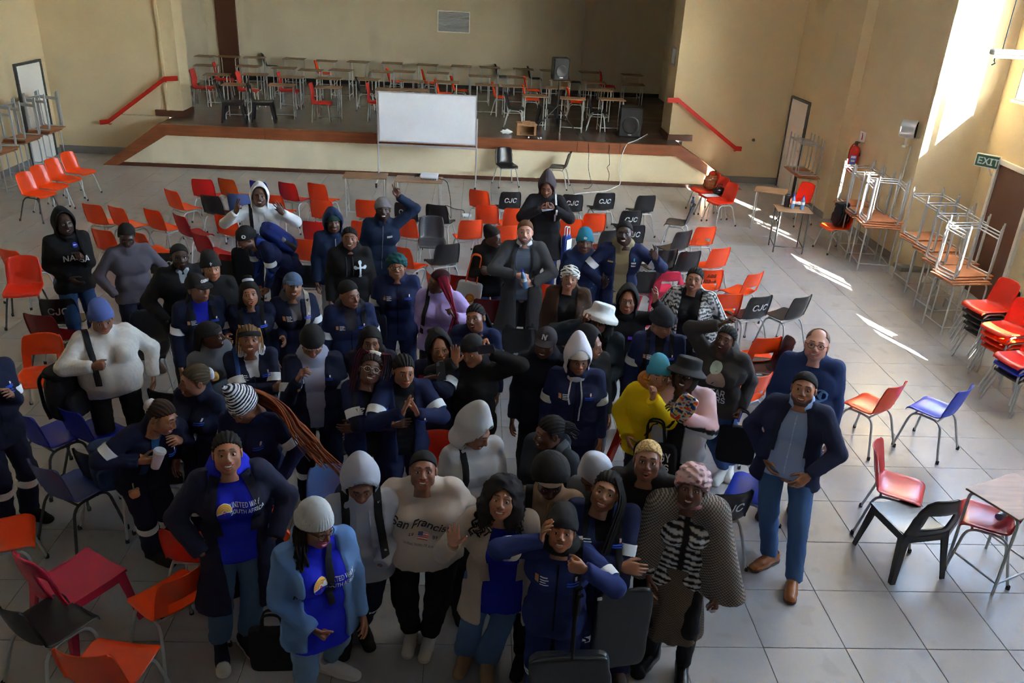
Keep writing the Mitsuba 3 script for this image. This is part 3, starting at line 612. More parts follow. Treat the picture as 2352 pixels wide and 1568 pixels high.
part(t, 'drum', ply(xf(lathe([(0, -.12), (.135, -.12), (.15, -.10), (.15, .10), (.135, .12)], 26), rotx(math.pi / 2)), 'm_alu', 40), M=M)
part(t, 'face', ply(xf(lathe([(0, 0), (.13, .0), (.135, -.01)], 26), rotx(math.pi / 2), (0, -.121, 0)), 'm_black', 40), M=M)
part(t, 'bracket', ply(cat(box(-.02, .02, -.02, .02, -.26, -.15), box(-.1, .12, -.03, .03, -.29, -.26)), 'm_white'), M=M)
part(t, 'conduit', ply(tube([(p[0] + .11, p[1], p[2] - .28), (RX2 - .02, p[1] + .05, .9)], .014, 6), 'm_white', True))
# exit door, exit sign, poster on the near right wall
def on_side(x, y):
    X = RX3
    for _ in range(6):
        p = at_x(x, y, X); X = float(side_x(p[1]))
    return p
k = 'door_4'; d0, d1 = 11.12, 12.02; th = math.atan2(8.0 - RX3, 2.62); R = rotz(-th); c = np.array([side_x(11.55), 11.55, 0]); L = .50
struct(k, ply(xf(cbox(-.02, .03, -L, L, 0, 2.0, .004), R, c), 'm_darkwood'), 'brown wooden exit door in the right wall')
part(k, 'frame', ply(xf(cat(box(-.05, .02, -L - .07, -L, 0, 2.07), box(-.05, .02, L, L + .07, 0, 2.07), box(-.05, .02, -L - .07, L + .07, 2.0, 2.07)), R, c), 'm_white'))
p = on_side(2292, 371); t = thing('exit_sign', 'green and white EXIT sign on a bracket above the brown door', 'sign'); M = TW(mat4(rotz(-.95), p + [-.16, 0, 0]))
part(t, 'box', ply(cbox(-.18, .18, -.02, .02, -.10, .10, .006), 'm_white'), M=M)
pr('m_exitgreen', (.03, .10, .06), .5); part(t, 'face', ply(cbox(-.165, .165, -.024, -.019, -.085, .085, .002), 'm_exitgreen'), M=M)
tx = meshkit.text_mesh('EXIT', .10, .002, bold=True); tv = np.array(tx.vertices); tv[:, 0] -= tv[:, 0].mean(); tv = np.stack([tv[:, 0], -.026 + tv[:, 2] * 0 - tv[:, 2], tv[:, 1] - .05], 1)
part(t, 'lettering', ply((tv, np.array(tx.faces)), 'm_whitelab'), M=M); part(t, 'bracket', ply(tube([(p[0] - .12, p[1], p[2] - .1), (p[0] - .02, p[1] + .02, p[2] - .22)], .018, 6), 'm_white', True))
p = on_side(2302, 512); t = thing('poster', 'grey paper poster on the wall beside the exit door', 'poster'); M = TW(mat4(rotz(-th), p + [-.012, 0, 0]))
pr('m_poster', (.42, .42, .44), .7); part(t, 'sheet', ply(cbox(-.003, .003, -.2, .2, -.28, .28, .001), 'm_whitelab'), M=M); part(t, 'print', ply(xf(lathe([(0, 0), (.13, 0), (.13, .002)], 22), roty(-math.pi / 2), (-.004, 0, -.04)), 'm_poster'), M=M)
p0, p1 = at_y(1519, 106, PY + .1), at_y(1522, 148, PY + .1); t = thing('notice', 'framed notice on the inner side of the right stage pier', 'notice'); M = at(OX1 - .006, PY + .05, (p0[2] + p1[2]) / 2, 0)
hh = (p0[2] - p1[2]) / 2; part(t, 'frame', ply(cbox(-.008, .004, -.17, .17, -hh, hh, .003), 'm_galv'), M=M); part(t, 'paper', ply(box(-.010, -.007, -.14, .14, -hh + .04, hh - .04), 'm_whitelab'), M=M)
p = at_y(1730, 321, PY - .36); t = thing('wall_hook', 'small dark knob on the wall right of the red handrail', 'knob'); part(t, 'knob', ply(xf(lathe([(0, .05), (.03, .045), (.035, .02), (.02, 0)], 12), rotx(math.pi / 2)), 'm_darksteel'), M=at(*p))
# hanging fluorescent lamps along the right side
scene['m_tube'] = {'type': 'diffuse', 'reflectance': rgb(.8, .8, .8)}
def lamp(x, y, lab):
    t = thing('fluorescent_lamp', lab, 'lamp'); z = 3.72
    part(t, 'housing', ply(cbox(-.62, .62, -.045, .045, .0, .06, .01), 'm_white'), M=at(x, y, z)); part(t, 'tube', {**ply(xf(lathe([(0, -.58), (.014, -.58), (.014, .58), (0, .58)], 8), roty(math.pi / 2), (0, 0, -.02)), 'm_tube', True), 'emitter': {'type': 'area', 'radiance': rgb(4.0, 4.0, 3.8)}}, M=at(x, y, z))
    part(t, 'end_hook', ply(tube([(-.56, 0, -.005), (-.56, 0, -.06), (-.53, .02, -.09), (-.56, .03, -.11)], .008, 5), 'm_darksteel', True), M=at(x, y, z))
    for s in (-.5, .5): part(t, 'rod', ply(tube([(s, 0, .06), (s, 0, ZC - z)], .006, 5), 'm_darksteel', True), M=at(x, y, z))
lamp(6.2, 9.2, 'hanging fluorescent lamp at the upper right, before the sunlit wall')

# bottles, bags and small things near the right desks
def bottle(p, s, lab, yaw=0, R=None):
    t = thing('water_bottle', lab, 'bottle'); M = TW(mat4((rotz(0) if R is None else R) * s, p))
    part(t, 'body', ply(lathe([(0, .001), (.03, .0), (.034, .01), (.033, .05), (.031, .06), (.034, .08), (.034, .14), (.025, .17), (.013, .195), (.013, .21), (0, .21)], 16), 'm_bottleblue', 35), M=M)
    part(t, 'cap', ply(lathe([(0, .205), (.016, .205), (.016, .232), (0, .232)], 14), 'm_cap'), M=M); part(t, 'label_band', ply(lathe([(.0345, .085), (.0345, .13)], 16), 'm_whitelab', True), M=M)
pr('m_bottleblue', (.12, .26, .48), .12, .6); pr('m_cap', (.03, .04, .42), .4)
for (x, y, lab) in ((1819, 478, 'blue water bottle on the small desk, left one'), (1841, 481, 'blue water bottle on the small desk, right one')):
    bottle(at_z(x, y, .752), 1.05, lab)
bottle(at_z(1588, 484, .002), 1.25, 'blue water bottle standing on the floor by the orange chairs')
p = at_z(1832, 472, .752); t = thing('tissue_bundle', 'small black case with a white tissue on the small desk', 'case'); part(t, 'case', ply(cbox(-.11, .11, -.07, .07, 0, .03, .008), 'm_black'), M=at(p[0], p[1], .752, 10)); part(t, 'tissue', ply((vv * .6, np.array(v.faces)), 'm_board'), M=at(p[0] + .02, p[1], .79))
p = at_z(1806, 474, .752); t = thing('black_flask', 'black flask on the small desk beside the bottles', 'flask'); part(t, 'body', ply(lathe([(0, 0), (.05, 0), (.05, .2), (.03, .22), (0, .22)], 16), 'm_black', 35), M=at(p[0], p[1], .752))
def soft(sx, sy, sz, seed, sub=4, amp=.18, pw=3.2):
    m = trimesh.creation.icosphere(sub); d = np.array(m.vertices); r = (np.abs(d) ** pw).sum(1) ** (-1 / pw)
    q = d * r[:, None]; q *= (1 + amp * (meshkit.fbm(d * 2.2 + seed, 3) - .5))[:, None]; return q * [sx, sy, sz], np.array(m.faces)
def backpack(M, col, lab, strap=True, s=1.0, name='backpack'):
    t = thing(name, lab, 'backpack'); part(t, 'main_body', paint(xf(soft(.16 * s, .10 * s, .23 * s, 3), t=(0, 0, .23 * s)), col, 'm_cloth'), M=M)
    part(t, 'front_pocket', paint(xf(soft(.12 * s, .05 * s, .12 * s, 5), t=(0, -.11 * s, .16 * s)), np.asarray(col) * 1.25, 'm_cloth'), M=M)
    part(t, 'top_flap', paint(xf(soft(.15 * s, .11 * s, .05 * s, 8), t=(0, -.01, .44 * s)), np.asarray(col) * .9, 'm_cloth'), M=M)
    if strap:
        for q in (-1, 1): part(t, 'strap', paint(tube(bend([(q * .07 * s, .09 * s, .44 * s), (q * .09 * s, .17 * s, .36 * s), (q * .10 * s, .15 * s, .12 * s), (q * .12 * s, .08 * s, .03 * s)], .08, 4), .016, 6), np.asarray(col) * .8, 'm_cloth'), M=M)
    return t
p = at_z(1926, 517, .455); backpack(at(p[0], p[1], .455, 200), srgb(24, 24, 28), 'black backpack standing on the orange chair at right', s=.85)
p = at_z(1632, 434, .455); t = thing('handbag', 'brown leather handbag on the orange chair by the stage ramp', 'bag'); part(t, 'body', paint(xf(soft(.17, .10, .14, 11, amp=.3), t=(0, 0, .14)), srgb(120, 68, 40), 'm_gloss'), M=at(p[0], p[1], .45, 25)); part(t, 'handle', paint(tube(bend([(-.1, 0, .25), (-.08, 0, .37), (.08, 0, .37), (.1, 0, .25)], .06, 4), .012, 6), srgb(90, 50, 30), 'm_gloss'), M=at(p[0], p[1], .45, 25))
p = at_z(1652, 446, .455); t = thing('black_handbag', 'small black handbag on the middle orange chair by the ramp', 'bag'); part(t, 'body', paint(xf(soft(.14, .09, .07, 13, amp=.3), t=(0, 0, .07)), srgb(22, 22, 24), 'm_gloss'), M=at(p[0], p[1], .455, 25)); part(t, 'handle', paint(tube(bend([(-.09, 0, .1), (-.06, .02, .2), (.06, .02, .2), (.09, 0, .1)], .05, 4), .009, 6), srgb(22, 22, 24), 'm_gloss'), M=at(p[0], p[1], .455, 25))
p = at_z(1632, 449, .46); t = thing('paper_sheets', 'white paper sheets on the middle orange chair by the ramp', 'paper'); part(t, 'sheet', ply(cbox(-.15, .15, -.105, .105, 0, .006, .002), 'm_board'), M=at(p[0], p[1], .462, 15))
bottle(np.array(at_z(2290, 1196, .455)) + [0, 0, .035], .9, 'clear bottle with a blue cap lying on the red chair at right', R=rotz(.6) @ roty(math.pi / 2))
# ================================================================ people: implicit surfaces
def iso(f, lo, hi, h):
    """Surface of f < 0 inside the box lo..hi on a grid of step h, as (vertices, triangles)."""
    ax = [np.arange(a, b + h, h) for a, b in zip(lo, hi)]; n = [len(a) for a in ax]
    P = np.stack(np.meshgrid(*ax, indexing='ij'), -1).reshape(-1, 3)
    V = f(P).reshape(n); V[[0, -1]] = 1; V[:, [0, -1]] = 1; V[:, :, [0, -1]] = 1; S = V < 0
    c = np.zeros([m - 1 for m in n], int)
    for a, b, d in np.ndindex(2, 2, 2): c += S[a:n[0] - 1 + a, b:n[1] - 1 + b, d:n[2] - 1 + d]
    I = np.argwhere((c > 0) & (c < 8)); idx = np.full(c.shape, -1); idx[tuple(I.T)] = np.arange(len(I))
    acc, cnt = np.zeros((len(I), 3)), np.zeros(len(I))
    for k in range(3):
        for o in np.ndindex(2, 2):
            a = I.copy(); oth = [q for q in range(3) if q != k]; a[:, oth[0]] += o[0]; a[:, oth[1]] += o[1]; b = a.copy(); b[:, k] += 1
            va, vb = V[tuple(a.T)], V[tuple(b.T)]; m = (va < 0) != (vb < 0); t = np.where(m, va / np.where(m, va - vb, 1), 0)
            p = a.astype(float); p[:, k] += t; acc[m] += p[m]; cnt[m] += 1
    v = np.array(lo) + h * acc / cnt[:, None]; Q = []
    for k in range(3):
        u, w = (k + 1) % 3, (k + 2) % 3; sl = [slice(None)] * 3; sl[k] = slice(0, -1); s2 = [slice(None)] * 3; s2[k] = slice(1, None)
        E = np.argwhere(S[tuple(sl)] != S[tuple(s2)]); fl = S[tuple(E.T)]
        q = []
        for du, dw in ((-1, -1), (0, -1), (0, 0), (-1, 0)):
            a = E.copy(); a[:, u] += du; a[:, w] += dw; q.append(idx[tuple(a.T)])
        q = np.stack(q, 1); Q.append(np.where(fl[:, None], q, q[:, ::-1]))
    Q = np.vstack(Q); return v, np.vstack([Q[:, [0, 1, 2]], Q[:, [0, 2, 3]]])
def cap(p, a, b, ra, rb=None, S=None):
    rb = ra if rb is None else rb; a = np.asarray(a, float); q = p - a; d = np.asarray(b, float) - a
    if S is not None: q = q @ S.T; d = S @ d
    t = np.clip(q @ d / max(d @ d, 1e-9), 0, 1); return np.sqrt(np.maximum(((q - t[:, None] * d) ** 2).sum(1), 1e-12)) - (ra + (rb - ra) * t)
def ell(p, c, r):
    q = (p - np.asarray(c)) / np.asarray(r); k = np.sqrt((q ** 2).sum(1)); return (k - 1) * min(r) * .5 + (k - 1) * .5 * float(np.mean(r))
def smin(ds, k):
    m = ds[0]
    for d in ds[1:]:
        h = np.clip(.5 + .5 * (d - m) / k, 0, 1); m = d + (m - d) * h - k * h * (1 - h)
    return m
def smax(a, b, k=.006):
    return -smin([-a, -b], k)
def vnorm(v, f):
    n = np.zeros_like(v); c = np.cross(v[f[:, 1]] - v[f[:, 0]], v[f[:, 2]] - v[f[:, 0]])
    for k in range(3): np.add.at(n, f[:, k], c)
    return n / (np.linalg.norm(n, axis=1, keepdims=True) + 1e-12)
def wrinkle(m, amp, seed=0, sc=(13, 13, 9)):
    v, f = m; n = vnorm(v, f); q = v * np.array(sc) + seed * 3.7
    d = meshkit.fbm(q, 2, seed) - .5; r = 1 - 2 * np.abs(meshkit.noise(q * .8 + 5, seed) - .5)
    return v + n * (amp * (1.4 * d + .9 * (r ** 3 - .25)))[:, None], f

# ---- heads (front -y, up +z, middle of the head at the origin)
LIP = {'calm': ([(-.024, -.090, -.060), (-.011, -.0985, -.058), (0, -.1005, -.0595), (.011, -.0985, -.058), (.024, -.090, -.060)], [(-.022, -.090, -.0625), (-.010, -.097, -.068), (0, -.098, -.069), (.010, -.097, -.068), (.022, -.090, -.0625)]),
       'smile': ([(-.038, -.076, -.047), (-.019, -.0945, -.0530), (0, -.0990, -.0555), (.019, -.0945, -.0530), (.038, -.076, -.047)], [(-.037, -.076, -.050), (-.021, -.0910, -.0745), (0, -.0950, -.0825), (.021, -.0910, -.0745), (.037, -.076, -.050)]),
       'open': ([(-.026, -.086, -.055), (-.013, -.097, -.0555), (0, -.0995, -.057), (.013, -.097, -.0555), (.026, -.086, -.055)], [(-.025, -.086, -.060), (-.013, -.092, -.082), (0, -.094, -.087), (.013, -.092, -.082), (.025, -.086, -.060)])}
def head_field(p, mood):
    x = p * [1, 1, 1]; x[:, 0] = np.abs(x[:, 0])
    d = smin([ell(x, (0, .018, .034), (.075, .094, .084)), ell(x, (0, -.030, -.026), (.063, .066, .085)), ell(x, (0, -.058, -.086), (.034, .032, .028)), cap(x, (.040, -.054, -.024), (.044, -.034, -.020), .026),
              cap(x, (0, -.078, .022), (.036, -.070, .022), .0165), ell(x, (.052, -.018, -.062), (.018, .03, .028)), cap(x, (0, .022, -.06), (0, .034, -.17), .052, .055)], .022)
    d = -smin([-d, cap(x, (.029, -.099, .001), (.037, -.096, .001), .013)], .012)
    nose = smin([cap(x, (0, -.090, .012), (0, -.112, -.028), .0075, .0115), cap(x, (.011, -.101, -.0335), (.013, -.097, -.034), .0088)], .006)
    d = smin([d, nose], .009)
    up, lo = LIP[mood]
    if mood == 'open': d = -smin([-d, ell(x, (0, -.098, -.071), (.022, .018, .014))], .003)
    if mood == 'smile': d = -smin([-d, np.min([ell(x, (.033 * u, -.100 + .020 * u * u, -.0670 + .015 * u * u), (.009, .016, .0105 * (1 - .55 * u * u))) for u in (0, .25, .5, .75, 1)], 0)], .002)
    lips = np.min([cap(x, a, b, .0056) for L in (up, lo) for a, b in zip(L[2:], L[3:])], 0)
    d = smin([d, lips], .006)
    ear = np.maximum(ell(x, (.078, .016, -.006), (.010, .021, .032)), -ell(x, (.088, .010, -.004), (.008, .012, .02)))
    return smin([d, ear], .006)
HEADS = {}
for mood, lod in [(m, l) for m in LIP for l in (0, 1)]:
    v, f = iso(lambda p: head_field(p, mood), (-.096, -.125, -.175), (.096, .118, .125), (.0056, .0076)[lod])
    x = v.copy(); x[:, 0] = np.abs(x[:, 0]); up, lo = LIP[mood]
    lip = np.min([cap(x, a, b, .0056) for L in (up, lo) for a, b in zip(L[2:], L[3:])], 0) < .0025
    brow = (np.abs(x[:, 2] - .0315 + 7 * (x[:, 0] - .027) ** 2) < .0048) & (x[:, 0] > .010) & (x[:, 0] < .047) & (x[:, 1] < -.06)
    jaw = np.clip((-.045 - x[:, 2] - .35 * np.maximum(0, -x[:, 1] - .02) + .30 * np.maximum(0, x[:, 0] - .03)) / .012, 0, 1) * (x[:, 2] > -.125) * (x[:, 1] < .02)
    must = (np.abs(x[:, 2] + .049) < .006) & (x[:, 0] < .03) & (x[:, 1] < -.085)
    mouth = (np.abs(x[:, 2] + .064) < .021) & (x[:, 0] < .034) & (x[:, 1] > -.0915 + 14 * x[:, 0] ** 2) & (x[:, 1] < -.06) & ~lip if mood != 'calm' else np.zeros(len(v), bool)
    shade = 1 + .10 * (meshkit.fbm(v * 45, 2, 3) - .5) - .10 * np.exp(-((x[:, 0] - .031) ** 2 + (x[:, 2] - .004) ** 2) / .00025) * (x[:, 1] < -.05)
    HEADS[mood, lod] = (v, f, lip, brow, np.maximum(jaw, must * 1.0), mouth, shade)
_u = trimesh.creation.icosphere(3)
EYE = (np.array(_u.vertices), np.array(_u.faces))
def eye_colors(skin, iris, squint):
    d = EYE[0]; c = np.tile(np.array([.62, .60, .57]), (len(d), 1)); u2 = np.clip(1 - (d[:, 0] / .95) ** 2, 0, 1)
    a = np.hypot(d[:, 0], d[:, 2] - .04); c[a < .50] = iris; c[a < .24] = (.004, .004, .004)
    lid = (d[:, 2] > (.50 - squint) * u2) | (d[:, 2] < (-.52 + squint * .5) * u2) | (d[:, 1] > -.2)
    edge = ~lid & (d[:, 2] > (.38 - squint) * u2); c[edge] = (.01, .008, .007); c[lid] = np.asarray(skin) * .72; return c
def make_head(mood, skin, sc, fw=1.0, beard=None, lipc=None, iris=(.02, .012, .008), browc=(.01, .008, .007), squint=None, lod=0):
    v, f, lip, brow, jaw, mouth, shade = HEADS[mood, lod]; skin = np.asarray(skin)
    c = skin[None] * shade[:, None]
    if beard is not None: c = c * (1 - .85 * jaw[:, None]) + np.asarray(beard) * .85 * jaw[:, None]
    c[lip] = np.asarray(lipc if lipc is not None else skin * [.95, .62, .62] + [.012, .004, .004]); c[brow] = c[brow] * .12 + np.asarray(browc) * .6; c[mouth] = (.035, .008, .008)
    parts, cols = [(v * [fw, 1, 1], f)], [c]
    sq = (.14 if mood == 'smile' else .04) if squint is None else squint
    for s in (-1, 1):
        parts.append((EYE[0] * .0132 + [s * .0315 * fw, -.0775, .002], EYE[1])); cols.append(eye_colors(skin, iris, sq))
    if mood != 'calm':
        h, zc, wx, cu = (.0075, -.0655, .034, .013) if mood == 'smile' else (.0055, -.0625, .021, .004); a = np.linspace(-1, 1, 11)
        P = np.array([[[wx * q, -.0915 + .019 * q * q * (wx / .034) ** 2, z + cu * q * q] for q in a] for z in (zc + h, zc - h * .75)])
        m = sheet(P, .003); parts.append(m); cols.append(np.tile([.80, .77, .70], (len(m[0]), 1)))
    m = cat(*parts); return (m[0] * sc, m[1]), np.vstack(cols)

# ---- hair and headwear, in head coordinates
def scalp(p, t):
    return ell(p, (0, .018, .036), (.0765 + t, .0955 + t, .0855 + t))
def plane(p, p0, n):
    n = np.asarray(n, float) / np.linalg.norm(n); return -((p - np.asarray(p0)) @ n)
LO, HI = (-.2, -.2, -.22), (.2, .2, .26)
def hair_short(p, t=.007, line=.070):
    d = smax(scalp(p, t), plane(p, (0, -.066, line), (0, .60, .80)), .005); return np.maximum(d, -ell(p * [1, 1, 1], (0, -.10, .02), (.06, .045, .052)))
def hair_rows(p, n=26):
    a = np.arctan2(p[:, 0], p[:, 2] - .0); return hair_short(p, .007, .064) - .0035 * np.sin(a * n)
def hair_afro(p, t=.042):
    q = p * 70; return smax(ell(p, (0, .022, .055), (.078 + t, .09 + t, .075 + t)), plane(p, (0, -.062, .060), (0, .75, .66)), .01) - .004 * meshkit.noise(q, 1)
def hair_bob(p, drop=-.11):
    side = np.maximum(ell(p, (0, .02, -.02), (.102, .10, .14)), -ell(p, (0, -.065, -.03), (.062, .10, .105))); side = np.maximum(side, drop - p[:, 2])
    return np.maximum(smin([smax(scalp(p, .013), plane(p, (0, -.070, .062), (0, .5, .87))), side], .012), -ell(p, (0, -.10, -.02), (.052, .07, .09)))
def hair_curly(p):
    n = meshkit.noise(p * 34, 4); d = smin([ell(p, (0, .03, .04), (.115, .115, .105)), ell(p, (-.075, .03, -.06), (.062, .085, .12)), ell(p, (.075, .03, -.06), (.062, .085, .12)), ell(p, (0, .07, -.06), (.12, .06, .13))], .03)
    return np.maximum(d - .026 * (n - .4), -ell(p, (0, -.085, -.025), (.064, .085, .095)))
def beanie(p, top=.150, ribs=0, t=.013, line=.034, slouch=0.0):
    q = p.copy(); q[:, 1] -= slouch * np.maximum(0, q[:, 2] - .08)
    d = smin([scalp(p, t), ell(q, (0, .018, top - .075), (.066 + t, .075 + t, .075))], .03)
    band = smax(scalp(p, t + .009), p[:, 2] * .97 + p[:, 1] * .25 - (line + .042), .006)
    if ribs: d = d - .0022 * np.sin(np.arctan2(p[:, 0], p[:, 1] - .018) * ribs); band = band - .0028 * np.sin(np.arctan2(p[:, 0], p[:, 1] - .018) * ribs)
    d = smin([d, band], .004); return smax(d, plane(p, (0, -.09, line), (0, .25, .97)), .004)
def ballcap(p):
    d = smax(scalp(p, .014) - .002 * (np.abs(p[:, 0]) < .003), plane(p, (0, -.09, .040), (0, .28, .96)), .004)
    b = np.maximum(np.abs(p[:, 2] - .052 + 2.6 * p[:, 0] ** 2 - .35 * (p[:, 1] + .08)) - .0045, ell(p * [1, 1, 0] + [0, 0, .0], (0, -.075, 0), (.082, .095, 1)) * 1.0); b = np.maximum(b, p[:, 1] + .06)
    return np.minimum(d, b)
def bucket(p, fuzz=0):
    r = np.sqrt(p[:, 0] ** 2 + ((p[:, 1] - .012) * .88) ** 2); z = p[:, 2]
    crown = smax(smax(r - (.098 + .12 * (.13 - z) * (z < .13) * .5), z - .145, .02), .060 - z, .004)
    br = np.maximum(np.abs(z - .062 + .80 * (r - .10)) * .75 - .006 - fuzz * .006, np.maximum(r - .155, .088 - r))
    d = smin([crown, br], .01); return d - (fuzz * .007 * meshkit.noise(p * 120, 2) if fuzz else 0)
def hood_up(p, point=.0, deep=.0, wide=0.0):
    o = smin([ell(p, (0, .028, .022), (.116 + wide, .138, .138)), ell(p, (0, .055, .10), (.06 + point * .2, .085, .085 + point)), ell(p, (0, .045, -.115), (.108 + wide, .105, .07))], .05)
    i = smin([ell(p, (0, .010, .012), (.100 + wide, .126, .122)), ell(p, (0, .02, -.115), (.088, .09, .10))], .04)
    d = smax(smax(o, -i, .010), -(p[:, 1] + .082 + deep - .20 * p[:, 2]), .012)
    face = smax(ell(p * [1, 0, 1], (0, 0, -.022), (.074 + wide, 1, .112)), p[:, 1] + .025, .01)
    edge = np.abs(ell(p * [1, 0, 1], (0, 0, -.022), (.082 + wide, 1, .120))); d = smax(d, -face, .012)
    return d
def turban(p, t=.03, top=.15):
    a = np.arctan2(p[:, 0], p[:, 2] - .02); d = smin([scalp(p, t), ell(p, (0, .03, top - .08), (.095, .11, .09))], .03) - .004 * np.sin(p[:, 2] * 150 + 3 * np.sin(a * 2)) - .003 * np.sin(p[:, 1] * 90 + p[:, 0] * 120)
    return smax(d, plane(p, (0, -.09, .040), (0, .42, .90)), .006)
def band_ring(p):
    return np.maximum(np.abs(scalp(p, .012)) - .006, np.abs(p[:, 2] + .22 * p[:, 1] - .042) - .022)
def cone_hat(p):
    q = p.copy(); d = smin([scalp(p, .022), ell(q, (0, .02, .13), (.06, .07, .085)), cap(q, (0, .01, .17), (-.015, 0, .235), .03, .008)], .045); a = np.arctan2(p[:, 0], p[:, 1])
    return smax(d - .003 * np.sin(q[:, 2] * 420), plane(p, (0, -.09, .018), (0, .22, .97)), .006)
WEAR = {'short': (hair_short, .0055), 'rows': (hair_rows, .0045), 'afro': (hair_afro, .006), 'bob': (hair_bob, .0055), 'curly': (hair_curly, .0065), 'beanie': (beanie, .0055), 'tall_beanie': (lambda p: beanie(p, .175, slouch=.5), .0055),
        'rib_beanie': (lambda p: beanie(p, .165, 44), .0045), 'cap': (ballcap, .0050), 'bucket': (bucket, .0060), 'fur_bucket': (lambda p: bucket(p, 1), .0060), 'hood': (hood_up, .0060), 'deep_hood': (lambda p: hood_up(p, deep=.03, wide=.006), .0060), 'tall_hood': (lambda p: hood_up(p, point=.04, deep=.02), .0060),
        'turban': (turban, .0055), 'wrap': (lambda p: turban(p, .014, .125), .0055), 'band': (band_ring, .0045), 'cone_hat': (cone_hat, .0045), 'puff': (lambda p: smin([hair_short(p, .010), ell(p, (.0, .085, .085), (.06, .055, .055)) - .008 * meshkit.noise(p * 80, 2)], .02), .006),
        'bun': (lambda p: smin([hair_rows(p), ell(p, (0, .085, .085), (.042, .04, .04))], .012), .005), 'bald': (lambda p: np.maximum(hair_short(p, .005, .088), -ell(p, (0, -.05, .10), (.055, .075, .06))), .0055)}
_wear = {}
def wear_mesh(kind, lod=0):
    if (kind, lod) not in _wear: fn, h = WEAR[kind]; _wear[kind, lod] = iso(lambda p: fn(p), LO, HI, h * (1.2, 1.55)[lod])
    return _wear[kind, lod]
def braids(n, root, path, r, seed, col, col2=None, seg=10, sides=5, curl=0.0, knots=True):
    """n strands; root(i/n) -> start and path(i/n, t) -> offset, in head coordinates."""
    g = np.random.default_rng(seed); ms, cs = [], []
    for i in range(n):
        u = (i + .5) / n; t = np.linspace(0, 1, seg); b = g.normal(0, 1, 3) * [.006, .006, .004]
        P = np.array([np.asarray(root(u)) + np.asarray(path(u, q)) + b * q for q in t])
        if curl: P += curl * np.stack([np.sin(t * 22 + i), np.cos(t * 19 + i * 2), t * 0], 1) * t[:, None] ** .3
        rad = r * (1 - .45 * t) * ((1 + .22 * np.cos(np.arange(seg) * math.pi)) if knots else 1)
        m = tube(P, rad, sides); ms.append(m); c = np.asarray(col if col2 is None or g.random() < .6 else col2); cs.append(np.tile(c * g.uniform(.8, 1.2), (len(m[0]), 1)))
    return cat(*ms), np.vstack(cs)

# ---- hands (wrist at the origin, fingers +z, palm -y, thumb +x)
HP = {'open': ([(.06, .05, .05)] * 4, .15, .9), 'calm': ([(.30, .40, .25), (.35, .45, .3), (.4, .5, .3), (.45, .5, .3)], .05, .45), 'fist': ([(1.35, 1.55, .9)] * 4, .0, .15), 'grip': ([(.75, .85, .5)] * 4, .04, .55),
      'point': ([(.1, .1, .05)] + [(1.2, 1.4, .8)] * 3, .05, .6), 'peace': ([(.05, .08, .05), (.05, .08, .05), (1.2, 1.4, .8), (1.2, 1.4, .8)], .20, .2), 'three': ([(.1, .1, .1), (.1, .15, .1), (.3, .2, .1), (1.0, 1.2, .6)], .18, .6)}
def hand_mesh(pose, h):
    curls, spread, th = HP[pose]; seg = []
    for i, (bx, L) in enumerate(zip((.029, .0095, -.010, -.028), (.072, .080, .074, .058))):
        p = np.array([bx, 0, .090 - abs(bx - .009) * .25]); a = 0.0; sp = spread * (1.2 - .8 * i) * .7
        for k, fr in enumerate((.46, .30, .24)):
            a += curls[i][k]; d = np.array([math.sin(sp) * math.cos(a), -math.sin(a), math.cos(a) * math.cos(sp)]); q = p + d * L * fr
            seg.append((p, q, (.0092, .0084, .0078)[k] * (1 if i < 3 else .88), (.0084, .0078, .0068)[k] * (1 if i < 3 else .88))); p = q
    b = np.array([.024, -.006, .022]); k1 = b + np.array([.030 * (.5 + th * .5), -.012, .026]); k2 = k1 + np.array([.020 * th, -.010 - .018 * (1 - th), .026]); k3 = k2 + np.array([.010 * th - .008 * (1 - th), -.006 - .010 * (1 - th), .022])
    seg += [(b, k1, .0135, .0115), (k1, k2, .0108, .0098), (k2, k3, .0098, .0078)]
    def f(p):
        S = np.diag([1, 2.1, 1.0]); palm = smin([cap(p, (.020, 0, .032), (.022, 0, .082), .021, .019, np.diag([1, 1.55, 1])), cap(p, (0, 0, .012), (0, 0, .082), .023, .022, np.diag([1, 1.65, 1])), cap(p, (-.018, 0, .028), (-.020, 0, .078), .019, .018, np.diag([1, 1.5, 1])), cap(p, (0, 0, -.05), (0, 0, .01), .026, .025, np.diag([1, 1.25, 1]))], .012)
        return smin([palm, np.min([cap(p, *s) for s in seg], 0)], .005)
    return iso(f, (-.075, -.095, -.045), (.095, .04, .185), h)
HAND = {(k, l): hand_mesh(k, (.0052, .0066)[l]) for k in HP for l in (0, 1)}

# ---- shoes (front -y, sole on z = 0)
def shoe_mesh(kind):
    def f(p):
        toe, heel = (0, -.125, .028), (0, .085, .035)
        d = smin([cap(p, (0, -.145, .030), (0, -.06, .036), .037, .040, np.diag([1, 1, 1.15])), cap(p, (0, -.08, .04), (0, .07, .05), .038, .037), cap(p, (0, -.02, .06), (0, .065, .075), .032, .036)], .03)
        if kind == 'boot': d = smin([d, cap(p, (0, .05, .07), (0, .055, .22), .045, .050)], .025)
        sole = np.maximum(smin([cap(p * [1, 1, .25], (0, -.145, .0), (0, -.05, .0), .046), cap(p * [1, 1, .25], (0, -.05, 0), (0, .075, 0), .042)], .02), np.abs(p[:, 2] - .013) - .013)
        if kind != 'boot': d = np.maximum(d, -cap(p, (0, .055, .10), (0, .06, .2), .033))
        return np.maximum(smin([d, sole], .004), -p[:, 2])
    return iso(f, (-.07, -.21, -.01), (.07, .14, .26 if kind == 'boot' else .14), .0085)
SHOE = {k: shoe_mesh(k) for k in ('low', 'boot')}
